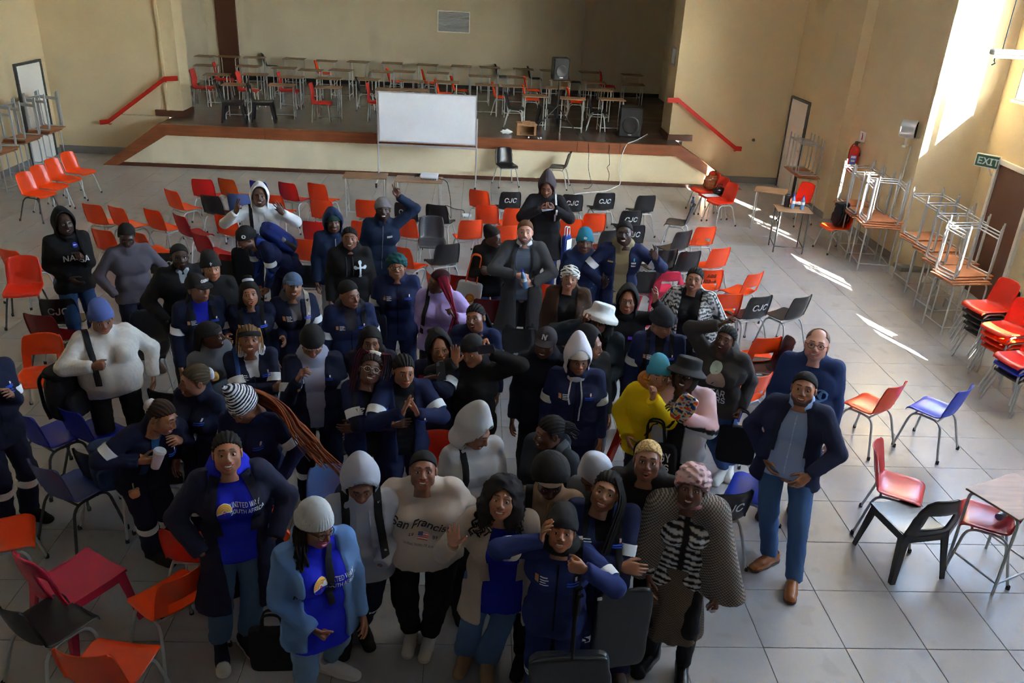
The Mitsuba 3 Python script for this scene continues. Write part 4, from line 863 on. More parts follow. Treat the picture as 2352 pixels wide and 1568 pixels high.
# ================================================================ people: figures
NAVY, NAVY2, ROYAL = srgb(20, 26, 50), srgb(25, 34, 68), srgb(22, 32, 160)
BLACK, OFFBLACK, DENIM, LDENIM, GREYM, WHITE, KHAKI = srgb(19, 19, 21), srgb(30, 30, 33), srgb(44, 68, 108), srgb(98, 128, 164), srgb(150, 152, 160), srgb(228, 226, 226), srgb(128, 116, 88)
SKIN = {'d': srgb(84, 56, 45), 'm': srgb(122, 80, 62), 'b': srgb(148, 99, 75), 'w': srgb(206, 152, 132), 'dd': srgb(60, 42, 37)}
def unit(v): return np.asarray(v, float) / (np.linalg.norm(v) + 1e-12)
def ik(S, Tg, a, b, hint):
    d = Tg - S; L = np.linalg.norm(d); Lm = (a + b) * .985
    if L > Lm: Tg = S + d / L * Lm; d = Tg - S; L = Lm
    L = max(L, abs(a - b) + .02); u = d / L; x = (a * a - b * b + L * L) / (2 * L); h = math.sqrt(max(a * a - x * x, 0)); w = hint - u * (hint @ u); return S + u * x + unit(w) * h, Tg
PEOPLE, LAND = [], []
class Figure:
    """A person: skeleton, posing, and the helpers that dress it. Local frame: origin on the floor, front -y, +x to the picture's right when facing the camera."""
    def __init__(s, label, px, H=1.66, yaw=0, head=(0, None, 0), lean=(0, 0), twist=0, w=1.0, belly=0.0, bust=0.0, skin='m', mood='smile', fw=1.0, arms=('down', 'down'), hands=('calm', 'calm'), feet=None, who=None, beard=None, lipc=None, iris=(.02, .012, .008), browc=(.01, .008, .007), stance=.10, sho=1.0, hoff=(0, 0, 0)):
        s.H, s.w, s.sc = H, w, H / 1.7; k = s.sc; s.label = label
        R2 = math.radians; s.L = rotz(R2(twist)) @ roty(R2(lean[1])) @ rotx(R2(lean[0])); s.pel = np.array([0, .02, .53 * H])
        Lh = roty(R2(lean[1] * .6)) @ rotx(R2(lean[0] * .6)); s.hc = s.J(0, -.005, .845 * H) + s.L @ (np.array([0, -.018, .057 * H])) + np.array(hoff)
        g = at_z(px[0], px[1], s.hc[2]); 
        for _ in range(3):
            cy_ = -math.atan2(g[0], g[1]); s.yaw = cy_ + R2(yaw); s.R = rotz(s.yaw); o = g - s.R @ s.hc; s.pos = np.array([o[0], o[1], 0])
        s.dist = np.linalg.norm(g - CAM); s.lod = 0 if s.dist < 7.6 else 1
        hy, hp, hr = head; el = math.degrees(math.atan2(HC - s.hc[2], math.hypot(g[0], g[1])))
        hp = el * .72 if hp is None else hp
        s.Rh = rotz(R2(hy - yaw)) @ rotx(-R2(hp)) @ roty(R2(hr)); s.hs = k * (1.0 if H > 1.7 else 1.02)
        s.skin = SKIN[skin] if isinstance(skin, str) else np.asarray(skin)
        sw = .160 * k * (.72 + .28 * w) * sho
        s.S = [s.J(-sw, .012, .800 * H), s.J(sw, .012, .800 * H)]; s.E, s.Wr = [None, None], [None, None]; a, b = .292 * k, .262 * k
        for i, sx in enumerate((-1, 1)):
            q = arms[i]; hint = np.array([sx * .30, .45, -.8]); f = k * (.75 + .25 * w)
            if isinstance(q, dict): hint = np.array(q.get('hint', hint), float); q = q['px']
            if isinstance(q, tuple):
                x, y, d = q; rd = s.R.T @ ray(x, y); c = s.R.T @ (CAM - s.pos); n = np.array([0, -1.0, 0]); t = (d - c @ n) / (rd @ n); tg = c + rd * t
            else:
                tg = {'down': np.array([sx * (.232 * f), -.06, .475 * H]), 'pocket': np.array([sx * .205 * f, -.13, .555 * H]), 'hip': np.array([sx * .19 * f, -.10, .60 * H]), 'behind': np.array([sx * .10, .17, .56 * H]), 'pouch': np.array([sx * .09, -.19 - belly, .60 * H]),
                      'crossl': np.array([.13 * f, -.225 - belly, .68 * H]), 'crossr': np.array([-.12 * f, -.185 - belly, .66 * H])}[q]
                if q in ('hip',): hint = np.array([sx * 1.0, .5, 0])
                if q in ('crossl', 'crossr'): hint = np.array([sx * .9, -.25, -.6])
                if q == 'pocket': hint = np.array([sx * .8, .5, -.2])
                if lean[0] > 20: tg = s.pel + rotx(R2(lean[0] * .5)) @ (tg - s.pel)
            s.E[i], s.Wr[i] = ik(s.S[i], tg, a, b, hint)
        s.hips = [s.pel + [-.085 * k * w, 0, -.01], s.pel + [.085 * k * w, 0, -.01]]; s.K, s.A = [None, None], [None, None]; s.foot = []
        for i, sx in enumerate((-1, 1)):
            an = np.array([sx * stance * k * (.6 + .4 * w), .02, .085 * k])
            if feet and feet[i] is not None:
                q = s.R.T @ (at_z(feet[i][0], feet[i][1], .05) - s.pos); an[:2] = q[:2] + [0, .10 * k]
            s.K[i], s.A[i] = ik(s.hips[i], an, .245 * H, .245 * H, np.array([sx * .12, -1, 0])); s.A[i][2] = max(s.A[i][2], .085 * k)
        s.belly, s.bust = belly, bust; s.mood, s.fw, s.hands = mood, fw, hands; s.headkw = dict(beard=beard, lipc=lipc, iris=iris, browc=browc)
        s.key = thing('person', label, 'person'); s.who = who; PEOPLE.append(s)
        if who: LAND.append((px[0], px[1] + 60 if s.dist > 7 else px[1] + 110, who))
        s.hand_dir, s.hand_palm = [None, None], [None, None]
    def J(s, x, y, z):
        return s.pel + s.L @ (np.array([x, y, z]) - s.pel)
    def world(s, v):
        return v @ s.R.T + s.pos
    def to_local(s, p): return s.R.T @ (np.asarray(p) - s.pos)
    def torso(s, inf, hem=.47):
        k, w, H = s.sc, s.w, s.H; D = np.diag([1, 1.28, 1]) @ s.L.T; P = []; b = s.belly
        wx = lambda q: q * k * w
        P += [(s.J(-wx(.075), 0, .50 * H), s.J(wx(.075), 0, .50 * H), .112 * k * (.7 + .3 * w) + inf, None, D), (s.J(-wx(.055), -b * .5, .60 * H), s.J(wx(.055), -b * .5, .60 * H), .112 * k * (.7 + .3 * w) + inf + b * .5, None, D),
              (s.J(-wx(.075), -.004, .72 * H), s.J(wx(.075), -.004, .72 * H), .115 * k * (.75 + .25 * w) + inf, None, D), (s.J(0, .014, .822 * H), s.S[0] * .92 + s.S[1] * .08, .058 * k + inf * .6, .046 * k + inf * .7, None), (s.J(0, .014, .822 * H), s.S[1] * .92 + s.S[0] * .08, .058 * k + inf * .6, .046 * k + inf * .7, None),
              (s.J(0, .012, .80 * H), s.J(0, .012, .852 * H), .068 * k + inf * .5, .052 * k + inf * .4, None)]
        if b > .02: P.append((s.J(-wx(.03), -b - .02, .575 * H), s.J(wx(.03), -b - .02, .575 * H), .095 * k * w + inf, None, D))
        if s.bust:
            for q in (-1, 1): P.append((s.J(q * wx(.068), -.070 * k, .715 * H), s.J(q * wx(.068), -.082 * k, .712 * H), s.bust * k + inf * .7, None, None))
        return P
    def sleeves(s, inf, cut=1.0):
        k, w = s.sc * (.82 + .18 * s.w), 1; P = []
        for i in (0, 1):
            e = s.E[i] + (s.Wr[i] - s.E[i]) * cut
            P += [(s.S[i], s.E[i], .052 * k + inf, .043 * k + inf, None), (s.E[i], e, .043 * k + inf, .031 * k + inf * .9, None)]
        return P
    def field(s, prims, k=.035):
        return lambda p: smin([cap(p, *q) for q in prims], k)
    def box(s, prims, pad=.03):
        lo = np.min([np.minimum(q[0], q[1]) - (max(q[2], q[3] or 0)) for q in prims], 0) - pad; hi = np.max([np.maximum(q[0], q[1]) + max(q[2], q[3] or 0) for q in prims], 0) + pad; return lo, hi
    def add(s, name, m, col, bsdf='m_cloth', label=None):
        return part(s.key, name, paint((s.world(m[0]), m[1]), col, bsdf), label)
    def add_head(s, name, m, col, bsdf='m_cloth', label=None, fwid=None):
        v = m[0] * s.hs * np.array([s.fw if fwid is None else fwid, 1, 1]); return s.add(name, (v @ s.Rh.T + s.hc, m[1]), col, bsdf, label)
    # ---- the bare figure: one body from head to feet, with hands
    def body(s):
        k = s.sc; pr_ = s.torso(-.012) + s.sleeves(-.010)
        for i in (0, 1): pr_ += [(s.hips[i], s.K[i], .070 * k, .050 * k, None), (s.K[i], s.A[i], .046 * k, .034 * k, None)]
        pr_.append((s.J(0, .015, .83 * s.H), s.hc + s.Rh @ np.array([0, .028, -.085]) * s.hs, .057 * k, .053 * k, None))
        lo, hi = s.box(pr_); m = iso(s.field(pr_, .02), lo, hi, .021); hm, hcol = make_head(s.mood, s.skin, s.hs, s.fw, lod=s.lod, **s.headkw)
        ms = [m, (hm[0] @ s.Rh.T + s.hc, hm[1])]; cs = [np.tile(s.skin, (len(m[0]), 1)), hcol]
        for i, sx in enumerate((-1, 1)):
            if s.hands[i] is None: continue
            v, f = HAND[s.hands[i], s.lod]; z = unit(s.Wr[i] - s.E[i]) if s.hand_dir[i] is None else unit(s.hand_dir[i]); n = np.array([-sx * 1.0, -.1, 0]) if s.hand_palm[i] is None else np.array(s.hand_palm[i], float)
            y = -unit(n - z * (n @ z)); x = np.cross(y, z); vv = v * [1 if i == 0 else -1, 1, 1]; ff = f if i == 0 else f[:, ::-1]
            nrm = vnorm(v, f); pc = np.clip(-nrm[:, 1] * 1.4, 0, 1)[:, None] * (v[:, 2:] > 0); palm = np.minimum(s.skin * 2.1 + [.05, .02, .015], [.62, .40, .32]); cs.append(s.skin * (1 - pc) + palm * pc)
            ms.append((vv * k * 1.02 @ np.stack([x, y, z], 1).T + s.Wr[i], ff))
        s.add('body', cat(*ms), np.vstack(cs), 'm_skin')
    # ---- clothes
    def top(s, col, inf=.022, hem=.465, name='jacket', open_=None, sleeve=1.0, amp=.0055, collar=None, puff=0, label=None, flare=0.0, bands=False, color_fn=None, openz=(0, 2), opencx=0.0, kk=.035):
        k, H = s.sc, s.H; inf = inf * .60 + .003; P = s.torso(inf); Q = s.sleeves(inf * .85, sleeve) if sleeve else []
        if hem < .45:
            D = np.diag([1, 1.2, 1]); r = .112 * k * (.7 + .3 * s.w) + inf
            for q in (-1, 1): P.append((np.array([q * .06 * k * s.w, 0, .50 * H]), np.array([q * (.05 * k * s.w + flare), 0, hem * H]), r, r + flare, D))
        nb = s.J(0, .02, .842 * H); up = s.L @ np.array([0, 0, 1.0]); Lx, Ly = s.L @ np.array([1.0, 0, 0]), s.L @ np.array([0, 1.0, 0])
        if collar == 'hood':
            ring = []
            for a in np.linspace(0, 2 * math.pi, 10):
                back = .5 + .5 * math.cos(a); ring.append((nb + Lx * (.085 * k * math.sin(a)) + Ly * (.074 * k * math.cos(a) + .020 * back) + up * (-.014 + .020 * back), .017 + .022 * back))
            P += [(c, d, r0, r1, None) for (c, r0), (d, r1) in zip(ring, ring[1:])]
        if collar in ('turtle', 'stand'):
            hgt = .055 if collar == 'turtle' else .035; P.append((nb - up * .02, nb + up * hgt, .074 * k, .068 * k, None))
        if collar == 'shirt':
            for q in (-1, 1): P += [(nb + Lx * q * .062 * k + Ly * .02 + up * .022, nb + Lx * q * .045 * k - Ly * .085 * k - up * .03, .014, .012, None), (nb + Lx * q * .03 + Ly * .07 + up * .03, nb + Lx * q * .062 * k + Ly * .02 + up * .022, .016, .014, None)]
        base = s.field(P, kk); lo, hi = s.box(P + Q); hz = hem * H
        def f(p):
            d = base(p); q2 = (p - s.pel) @ s.L + s.pel; q = q2 if hem > .45 else p
            if puff: d = d - puff * np.abs(np.sin(q[:, 2] * 62))
            d = smax(d, hz - q[:, 2], .008)
            if open_ is not None:
                o0, o1 = open_; zt = np.clip((q2[:, 2] / H - hem) / (.82 - hem), 0, 1); hw = o0 + (o1 - o0) * zt
                wed = np.maximum(np.maximum(np.abs(q2[:, 0] - opencx) - hw, q2[:, 1] + .012), np.maximum(openz[0] * H - q2[:, 2], q2[:, 2] - openz[1] * H)); d = smax(d, -wed, .010)
            for i in (0, 1):
                if not Q: break
                u, l = Q[2 * i], Q[2 * i + 1]; e = smin([cap(p, *u), cap(p, *l)], .02); e = smax(e, (p - l[1]) @ unit(l[1] - l[0]), .006)
                if puff: e = e - puff * .8 * np.abs(np.sin(np.linalg.norm(p - s.S[i], axis=1) * 62))
                d = smin([d, e], .022)
            return d
        m = iso(f, lo, hi, (.0135, .0175)[s.lod]); m = wrinkle(m, amp, len(PEOPLE)); c = color_fn(m[0], s) if color_fn else np.tile(np.asarray(col), (len(m[0]), 1))
        s.add(name, m, c, label=label); s.layers = [(f, amp, len(PEOPLE))]
        if bands:
            kw = k * (.82 + .18 * s.w); sl = np.linspace(.052, .043, 5) * kw + inf * .85
            for i in (0, 1): s.band(s.S[i], s.E[i], .58, .82, sl[0] + .012, sl[4] + .013)
        return s
    def band(s, a, b, t0, t1, ra, rb):
        t = np.linspace(t0, t1, 4); d = b - a; m = tube([a + d * q for q in t], [ra + (rb - ra) * q for q in t], 18, False); s.add('reflective_band', m, srgb(252, 252, 250), 'm_matte', 'white reflective band')
    def inner(s, col, inf=.008, name='shirt', hem=.47, collar=None, label=None, amp=.003):
        keep = s.layers; s.top(col, inf, hem, name, None, 0, amp, collar, label=label); s.layers = keep + s.layers; return s
    def trousers(s, col, inf=.016, hem=.055, flare=0.0, name='trousers', amp=.006, bands=False, label=None, color_fn=None):
        inf = inf * .65 + .003; k = s.sc; wf = .75 + .25 * s.w; P = [(s.hips[0], s.hips[1], .108 * k * wf + inf * .6, None, np.diag([1, 1.2, 1])), (s.pel + [-.04, 0, .05 * s.H], s.pel + [.04, 0, .05 * s.H], .112 * k * wf + inf * .4 + s.belly * .3, None, np.diag([1, 1.2, 1]))]
        for i in (0, 1): P += [(s.hips[i] + [0, 0, -.02], s.K[i], .082 * k * wf + inf, .058 * k * wf + inf, None), (s.K[i], s.A[i] + [0, 0, -.05], .058 * k * wf + inf, .042 * k + inf + flare, None)]
        lo, hi = s.box(P); lo[2] = .0; base = s.field(P, .025); hz = hem
        top = .60 * s.H
        m = iso(lambda p: smax(smax(base(p), hz - p[:, 2], .006), p[:, 2] - top, .01), lo, hi, (.0145, .019)[s.lod]); m = wrinkle(m, amp, len(PEOPLE) + 40, (11, 11, 14)); s.add(name, m, color_fn(m[0], s) if color_fn else np.asarray(col), label=label)
        if bands:
            for i in (0, 1): s.band(s.K[i], s.A[i], .16, .34, .060 * k * wf + inf + .004, .045 * k + inf + flare + .010)
        return s
    def shoes(s, col=BLACK, sole=None, kind='low', toe=None, gloss=False, turn=(-.2, .2), label=None):
        v, f = SHOE[kind]; sole = col if sole is None else sole
        for i in (0, 1):
            c = np.tile(np.asarray(col), (len(v), 1)); c[v[:, 2] < .027] = sole
            if toe is not None: c[(v[:, 1] < -.115) & (v[:, 2] > .027)] = toe
            q = v * s.sc * 1.02 @ rotz(turn[i]).T; a = s.A[i]; s.add('shoe', (q + [a[0], a[1] - .05, 0], f), c, 'm_gloss' if gloss else 'm_matte', label)
        return s
    def wear(s, kind, col, name='hat', label=None, bsdf='m_cloth', fwid=None, color_fn=None, shift=None):
        m = wear_mesh(kind, s.lod); v = m[0] if shift is None else m[0] + shift; c = color_fn(m[0]) if color_fn else np.asarray(col); s.add_head(name, (v, m[1]), c, bsdf, label, fwid); return s
    def hair(s, kind, col=(.010, .009, .009), **k): return s.wear(kind, col, 'hair', **k)
    def glasses(s, col=(.01, .01, .012), r=.021, rad=.0016):
        t = np.linspace(0, 2 * math.pi, 15); ms = []
        for q in (-1, 1): ms += [tube([(q * .032 + r * 1.12 * math.cos(a), -.101 + .012 * abs(math.cos(a)) * (1 if math.cos(a) * q > 0 else .2), -.001 + r * .9 * math.sin(a)) for a in t], rad, 5, False), tube([(q * .054, -.092, .004), (q * .077, -.03, .006), (q * .079, .012, .004)], rad, 5)]
        ms.append(tube([(-.009, -.104, .003), (0, -.108, .006), (.009, -.104, .003)], rad, 5)); s.add_head('glasses', cat(*ms), np.asarray(col), 'm_gloss'); return s
    def strands(s, n, root, path, r, seed, col=(.010, .009, .009), col2=None, name='braids', **k):
        m, c = braids(n, root, path, r, seed, col, col2, **k); s.add_head(name, m, c, 'm_cloth', fwid=1.0); return s
    # ---- things lying on the clothes: points of the torso (x, z of the upright figure) are traced onto the cloth
    def relief(s, p, off):
        F = np.array([l[0](p) for l in s.layers]); j = F.argmin(0); amp = np.array([l[1] for l in s.layers])[j]; seed = s.layers[0][2]; q = p * np.array([13, 13, 9]) + seed * 3.7
        d = meshkit.fbm(q, 2, seed) - .5; r = 1 - 2 * np.abs(meshkit.noise(q * .8 + 5, seed) - .5); return np.broadcast_to(off, (len(p),)) + amp * (1.4 * d + .9 * (r ** 3 - .25))
    def march(s, p, d, off, far=.40):
        """From the points p along d to the cloth, then back out by off."""
        t = np.zeros(len(p))
        for _ in range(34): t += np.clip(np.min([l[0](p + d * t[:, None]) for l in s.layers], 0) * .8, -.01, .08)
        hit = t < far; p = p + d * np.minimum(t, far)[:, None]; return p - d * s.relief(p, off)[:, None], hit
    def trace(s, xz, front=True, off=.004):
        xz = np.asarray(xz, float); sg_ = -1 if front else 1; p = np.stack([xz[:, 0], np.full(len(xz), sg_ * .42), xz[:, 1]], 1); p = (p - s.pel) @ s.L.T + s.pel; return s.march(p, s.L @ np.array([0, -sg_ * 1.0, 0]), off)[0]
    def decal(s, items, name='chest_print', label=None, off=.014, rot=0.0):
        """items: (mesh2d (v n x 2, f) or (x0, x1, z0, z1), colour) in torso x, z; drawn onto the front."""
        V, Fc, C, O, n = [], [], [], [], 0
        for g, c in items:
            if isinstance(g, tuple) and len(g) == 4:
                a, b, lo, hi = g; nx, nz = max(2, int((b - a) / .02) + 1), max(2, int((hi - lo) / .02) + 1); X, Z = np.meshgrid(np.linspace(a, b, nx), np.linspace(lo, hi, nz)); v = np.stack([X.ravel(), Z.ravel()], 1); I = np.arange(nx * nz).reshape(nz, nx)
                q = np.stack([I[:-1, :-1], I[:-1, 1:], I[1:, 1:], I[1:, :-1]], -1).reshape(-1, 4); f = np.vstack([q[:, [0, 1, 2]], q[:, [0, 2, 3]]])
            else: v, f = g
            V.append(v); Fc.append(f + n); C.append(np.tile(np.asarray(c), (len(v), 1))); O.append(np.full(len(v), off + .0008 * len(O))); n += len(v)
        V, Fc, C = np.vstack(V), np.vstack(Fc), np.vstack(C)
        if rot: cc = V.mean(0); a = math.radians(rot); V = (V - cc) @ np.array([[math.cos(a), math.sin(a)], [-math.sin(a), math.cos(a)]]) + cc
        p = s.trace(V, True, np.concatenate(O)); s.add(name, (p, Fc), C, 'm_matte', label); return s
    def strap(s, xs, zs, col=BLACK, w=.017, front=True, name='strap', off=.002, label=None):
        """A band over the cloth through the torso points (xs, zs)."""
        k = 14; t = np.linspace(0, len(xs) - 1, k); X, Z = np.interp(t, range(len(xs)), xs), np.interp(t, range(len(zs)), zs)
        dx, dz = np.gradient(X), np.gradient(Z); l = np.hypot(dx, dz); nx, nz = -dz / l, dx / l
        P = np.stack([s.trace(np.stack([X + nx * q, Z + nz * q], 1), front, .006 + off) for q in (-w, 0, w)], 1); s.add(name, sheet(P if front else P[:, ::-1], .005), np.asarray(col), 'm_cloth', label); return s
    def shoulder_strap(s, x, z0, col=BLACK, w=.018, zb=.70, name='strap', label=None, x2=None):
        """A strap from the front, over the shoulder at x, down the back."""
        k, H = s.sc, s.H; x2 = x if x2 is None else x2; up = s.L @ np.array([0, 0, 1.0]); P = []
        for q in (-w, 0, w):
            z = np.linspace(z0 * H, .775 * H, 7); X = np.interp(z, [z0 * H, .775 * H], [x2, x]) + q; A = s.trace(np.stack([X, z], 1), True, .008)
            y = np.linspace(-.055, .075, 6); T_ = np.stack([np.full(6, x + q), y, np.full(6, 1.05 * H)], 1); T_ = (T_ - s.pel) @ s.L.T + s.pel; T_ = s.march(T_, -up, .008, .6)[0]
            z = np.linspace(.775 * H, zb * H, 4); B = s.trace(np.stack([np.full(4, x + q), z], 1), False, .008); P.append(np.vstack([A, T_, B]))
        s.add(name, sheet(np.stack(P, 1), .006), np.asarray(col), 'm_cloth', label); return s
    def straps2(s, col=BLACK, w=.018, x=.10):
        for q in (-1, 1): s.shoulder_strap(q * x * s.sc, .63, col, w, x2=q * (x + .03) * s.sc)
        return s
    def pack(s, col, zc=.68, size=(.155, .085, .22), label=None):
        m = soft(*size, 3 + len(PEOPLE) % 5); c = s.J(0, .155 + .05 * s.w, zc * s.H); s.add('backpack', (m[0] @ s.L.T + c, m[1]), np.asarray(col), 'm_cloth', label); return s
    def hood(s, col, kind='hood', label=None, **k):
        m = wear_mesh(kind, s.lod); s.add_head('hood', m, np.asarray(col), 'm_cloth', label, 1.0)
        # the cloth that joins the hood to the shoulders
        nb = s.J(0, .015, .82 * s.H); P = [(nb, s.hc + s.Rh @ np.array([0, .04, -.12]) * s.hs, .105 * s.sc, .088 * s.sc, None)]; lo, hi = s.box(P); cutp, cutn = s.hc + s.Rh @ np.array([0, -.02, -.115]) * s.hs, s.Rh @ np.array([0, -.55, .83])
        q = iso(lambda p: smax(cap(p, *P[0]), (p - cutp) @ cutn, .01), lo, hi, .014); s.add('hood_neck', wrinkle(q, .004, 3), np.asarray(col)); return s
    def overall(s, col=NAVY, legs=True, collar='shirt', open_=None, inf=.026, hem=.44, marks=True, **k):
        s.top(col, inf, hem, 'work_jacket', open_, 1.0, .0075, collar, bands=True, **k)
        if legs: s.trousers(np.asarray(col) * .92, .022, .05, .012, 'work_trousers', .008, True)
        if marks: s.marks()
        return s
    def marks(s):
        k, H = s.sc, s.H; z = .735 * H; wt, bl, gd = srgb(225, 225, 230), srgb(40, 84, 200), srgb(190, 130, 80); x = .095 * k * (.7 + .3 * s.w)
        it = [((-x - .040, -x - .018, z - .012, z + .022), gd)] + [((-x - .010, -x + q, z + .018 - .011 * i, z + .023 - .011 * i), wt) for i, q in enumerate((.034, .040, .026, .042))]
        it += [((x - .032, x + .036, z + .004 - .012 * i, z + .011 - .012 * i), bl) for i in (0, 1)] + [((x + .012, x + .024, z + .018, z + .036), wt), ((x + .014, x + .022, z + .014, z + .02), srgb(200, 60, 50))]
        s.decal(it, 'chest_badges'); s.decal([((-.006, .006, .49 * H, .78 * H), np.asarray(NAVY) * .45)], 'placket', off=.010); return s
def text2d(txt, h, cx, cz, bold=True, shear=0.0, squeeze=1.0, sub=0):
    m = meshkit.text_mesh(txt, h, .001, bold=bold); n = m.face_normals[:, 2] > .5; v, f = np.array(m.vertices), np.array(m.faces)[n]; u = np.unique(f); r = np.zeros(len(v), int); r[u] = np.arange(len(u)); v, f = v[u], r[f]
    v[:, 0] += shear * v[:, 1]; v[:, 0] *= squeeze; v, f = trimesh.remesh.subdivide_to_size(v, f, .03); v = np.array(v); return v[:, :2] - [(v[:, 0].min() + v[:, 0].max()) / 2 - cx, h / 2 - cz], np.array(f)
def disc2d(cx, cz, r0, r1, a0=0, a1=360, n=18):
    a = np.radians(np.linspace(a0, a1, n)); v = np.vstack([np.stack([cx + r * np.cos(a), cz + r * np.sin(a)], 1) for r in (r0, r1)]); i = np.arange(n - 1); return v, np.vstack([np.stack([i, i + n, i + n + 1], 1), np.stack([i, i + n + 1, i + 1], 1)])
def united(s, cx, cz, h):
    o, wt, rd = srgb(236, 176, 60), srgb(236, 236, 240), srgb(205, 40, 50); ex = cx - 2.2 * h
    it = [(disc2d(ex, cz, 0, 1.75 * h), wt), (disc2d(ex, cz, .62 * h, .95 * h, 0, 180), o), (disc2d(ex, cz, 1.05 * h, 1.25 * h, 0, 180), o), (disc2d(ex, cz, 1.33 * h, 1.66 * h, 0, 180), o), (disc2d(ex, cz, 0, 1.66 * h, 195, 345), ROYAL), (disc2d(ex, cz + .3 * h, 0, .16 * h), rd), ((ex - .05 * h, ex + .05 * h, cz - .6 * h, cz + .05 * h), rd),
          (disc2d(ex, cz - .1 * h, .3 * h, .42 * h, 20, 160, 9), rd)]
    it = [(g, c) for g, c in it]; s.decal(it, 'chest_emblem', 'round gold and white emblem', .015)
    z2 = [(text2d('UNITED WAY', h, cx + 2.35 * h, cz + .75 * h, True, 0, .72), wt), (text2d('SOUTH AFRICA', h, cx + 2.75 * h, cz - .75 * h, True, 0, .72), wt)]; s.decal(z2, 'chest_lettering', 'white lettering', .015); return s
# ================================================================ the people, from the back of the hall to the front
K_ = (.010, .009, .009)
def tote(k, s, p, wid, hgt, col, yaw, lab, handle=.22, tilt=0.0, hcol=None, cat_='bag', thick=.035, world=True, prints=(), roll=0.0):
    t = thing(k, lab, cat_); m = soft(wid / 2, thick, hgt / 2, 21 + len(PEOPLE), 4, .10, 7.0); M = TW(mat4(rotz(yaw) @ rotx(tilt) @ roty(roll), p)); part(t, 'body', paint(xf(m, t=(0, 0, -hgt / 2)), col, 'm_cloth'), M=M)
    for y in (-.02, .02): part(t, 'handle', paint(tube(bend([(-wid * .22, y, -.03), (-wid * .18, y, handle), (wid * .18, y, handle), (wid * .22, y, -.03)], .07, 4), .008, 6), col if hcol is None else hcol, 'm_cloth'), M=M)
    for nm, g, c, lb in prints:
        v, f = g; part(t, nm, paint((np.stack([v[:, 0], np.full(len(v), -thick - .012), v[:, 1] - hgt / 2], 1), f), c, 'm_matte', False), lb, M=M)
    return t
def phone(p, R, lab, col=BLACK, screen=None):
    t = thing('phone', lab, 'phone'); M = TW(mat4(R, p)); part(t, 'case', paint(cbox(-.038, .038, -.005, .005, -.078, .078, .004), col, 'm_gloss', False), M=M); part(t, 'screen', paint(cbox(-.034, .034, .0045, .006, -.073, .073, .001), (.02, .02, .03) if screen is None else screen, 'm_gloss', False), M=M)
    part(t, 'camera_block', paint(cat(cbox(-.032, -.006, -.0075, -.004, .04, .07, .002)), (.03, .03, .035), 'm_gloss', False), M=M); return t

# -- 8: white hoodie, both hands raised
s = Figure('young man in a white hoodie with the hood up, both hands raised', (596, 452), 1.78, 2, (0, 14, 2), skin='d', mood='smile', arms=({'px': (541, 488, .22), 'hint': (-.8, .2, -.6)}, {'px': (650, 490, .22), 'hint': (.8, .2, -.6)}), hands=('peace', 'three'), who='the man in the white hoodie')
s.hand_dir = [np.array([.35, -.2, .9]), np.array([-.55, -.2, .8])]; s.hand_palm = [np.array([.7, .5, 0]), np.array([-.3, .9, 0])]
s.body(); s.top(srgb(232, 232, 232), .034, .46, 'hoodie', amp=.008).hood(srgb(235, 235, 235)); s.trousers(BLACK).shoes(BLACK, srgb(200, 200, 200)); s.shoulder_strap(-0.12, .66, BLACK, .02, x2=-0.12)
for q in (-.03, .035): s.strap([q, q * 1.1], [.80 * s.H, .735 * s.H], srgb(205, 205, 205), .004, name='drawstring')
g = s.world(s.J(-.27, -.12, .47 * s.H)); tote('long_bag', s, g + [0, 0, .16], .26, .62, BLACK, s.yaw, 'long black cloth bag hanging at the side of the man in the white hoodie')
# -- 1: black hoodie at the left
s = Figure('man in a black hoodie with white block lettering at the left', (148, 514), 1.76, 14, (14, 10, 0), skin='dd', mood='open', arms=({'px': (160, 640, .12)}, {'px': (189, 590, .20)}), hands=('calm', 'fist'), who='the man in the black hoodie with white lettering')
s.body(); s.top(BLACK, .03, .46, 'hoodie').hood(BLACK); s.trousers(DENIM).shoes(srgb(60, 60, 62)); s.decal([(text2d('NASA', .065, 0.02, .70 * s.H, True, 0, 1.0), srgb(235, 235, 240))], 'chest_lettering', 'white lettering'); s.decal([(disc2d(.045, .775 * s.H, 0, .028), srgb(40, 60, 160)), ((.03, .06, .772 * s.H, .778 * s.H), srgb(220, 220, 230))], 'chest_badge'); s.shoulder_strap(0.11, .62, x2=0.12); s.pack(OFFBLACK)
# -- 2: grey sweater
s = Figure('man in a dark grey sweater looking down at the floor', (291, 541), 1.74, 8, (0, -28, 4), skin='dd', mood='calm', arms=('pocket', 'pocket'), hands=(None, None), who='the man in the grey sweater')
s.body(); s.top(srgb(78, 74, 84), .02, .475, 'sweater').hair('short'); s.trousers(srgb(20, 24, 44)).shoes(srgb(70, 60, 50))
# -- 3: black puffer
s = Figure('man in a black puffer jacket over a pale grey shirt collar', (413, 590), 1.75, 10, (6, 8, 0), w=1.15, skin='dd', mood='calm', arms=('pocket', 'pocket'), hands=(None, None), who='the man in the black puffer jacket')
s.body(); s.top(srgb(26, 27, 31), .035, .46, 'puffer_jacket', (.0, .035), puff=.006, openz=(.76, 2)).inner(srgb(176, 182, 190), .012, 'shirt', collar='shirt'); s.hair('short'); s.trousers(OFFBLACK).shoes()
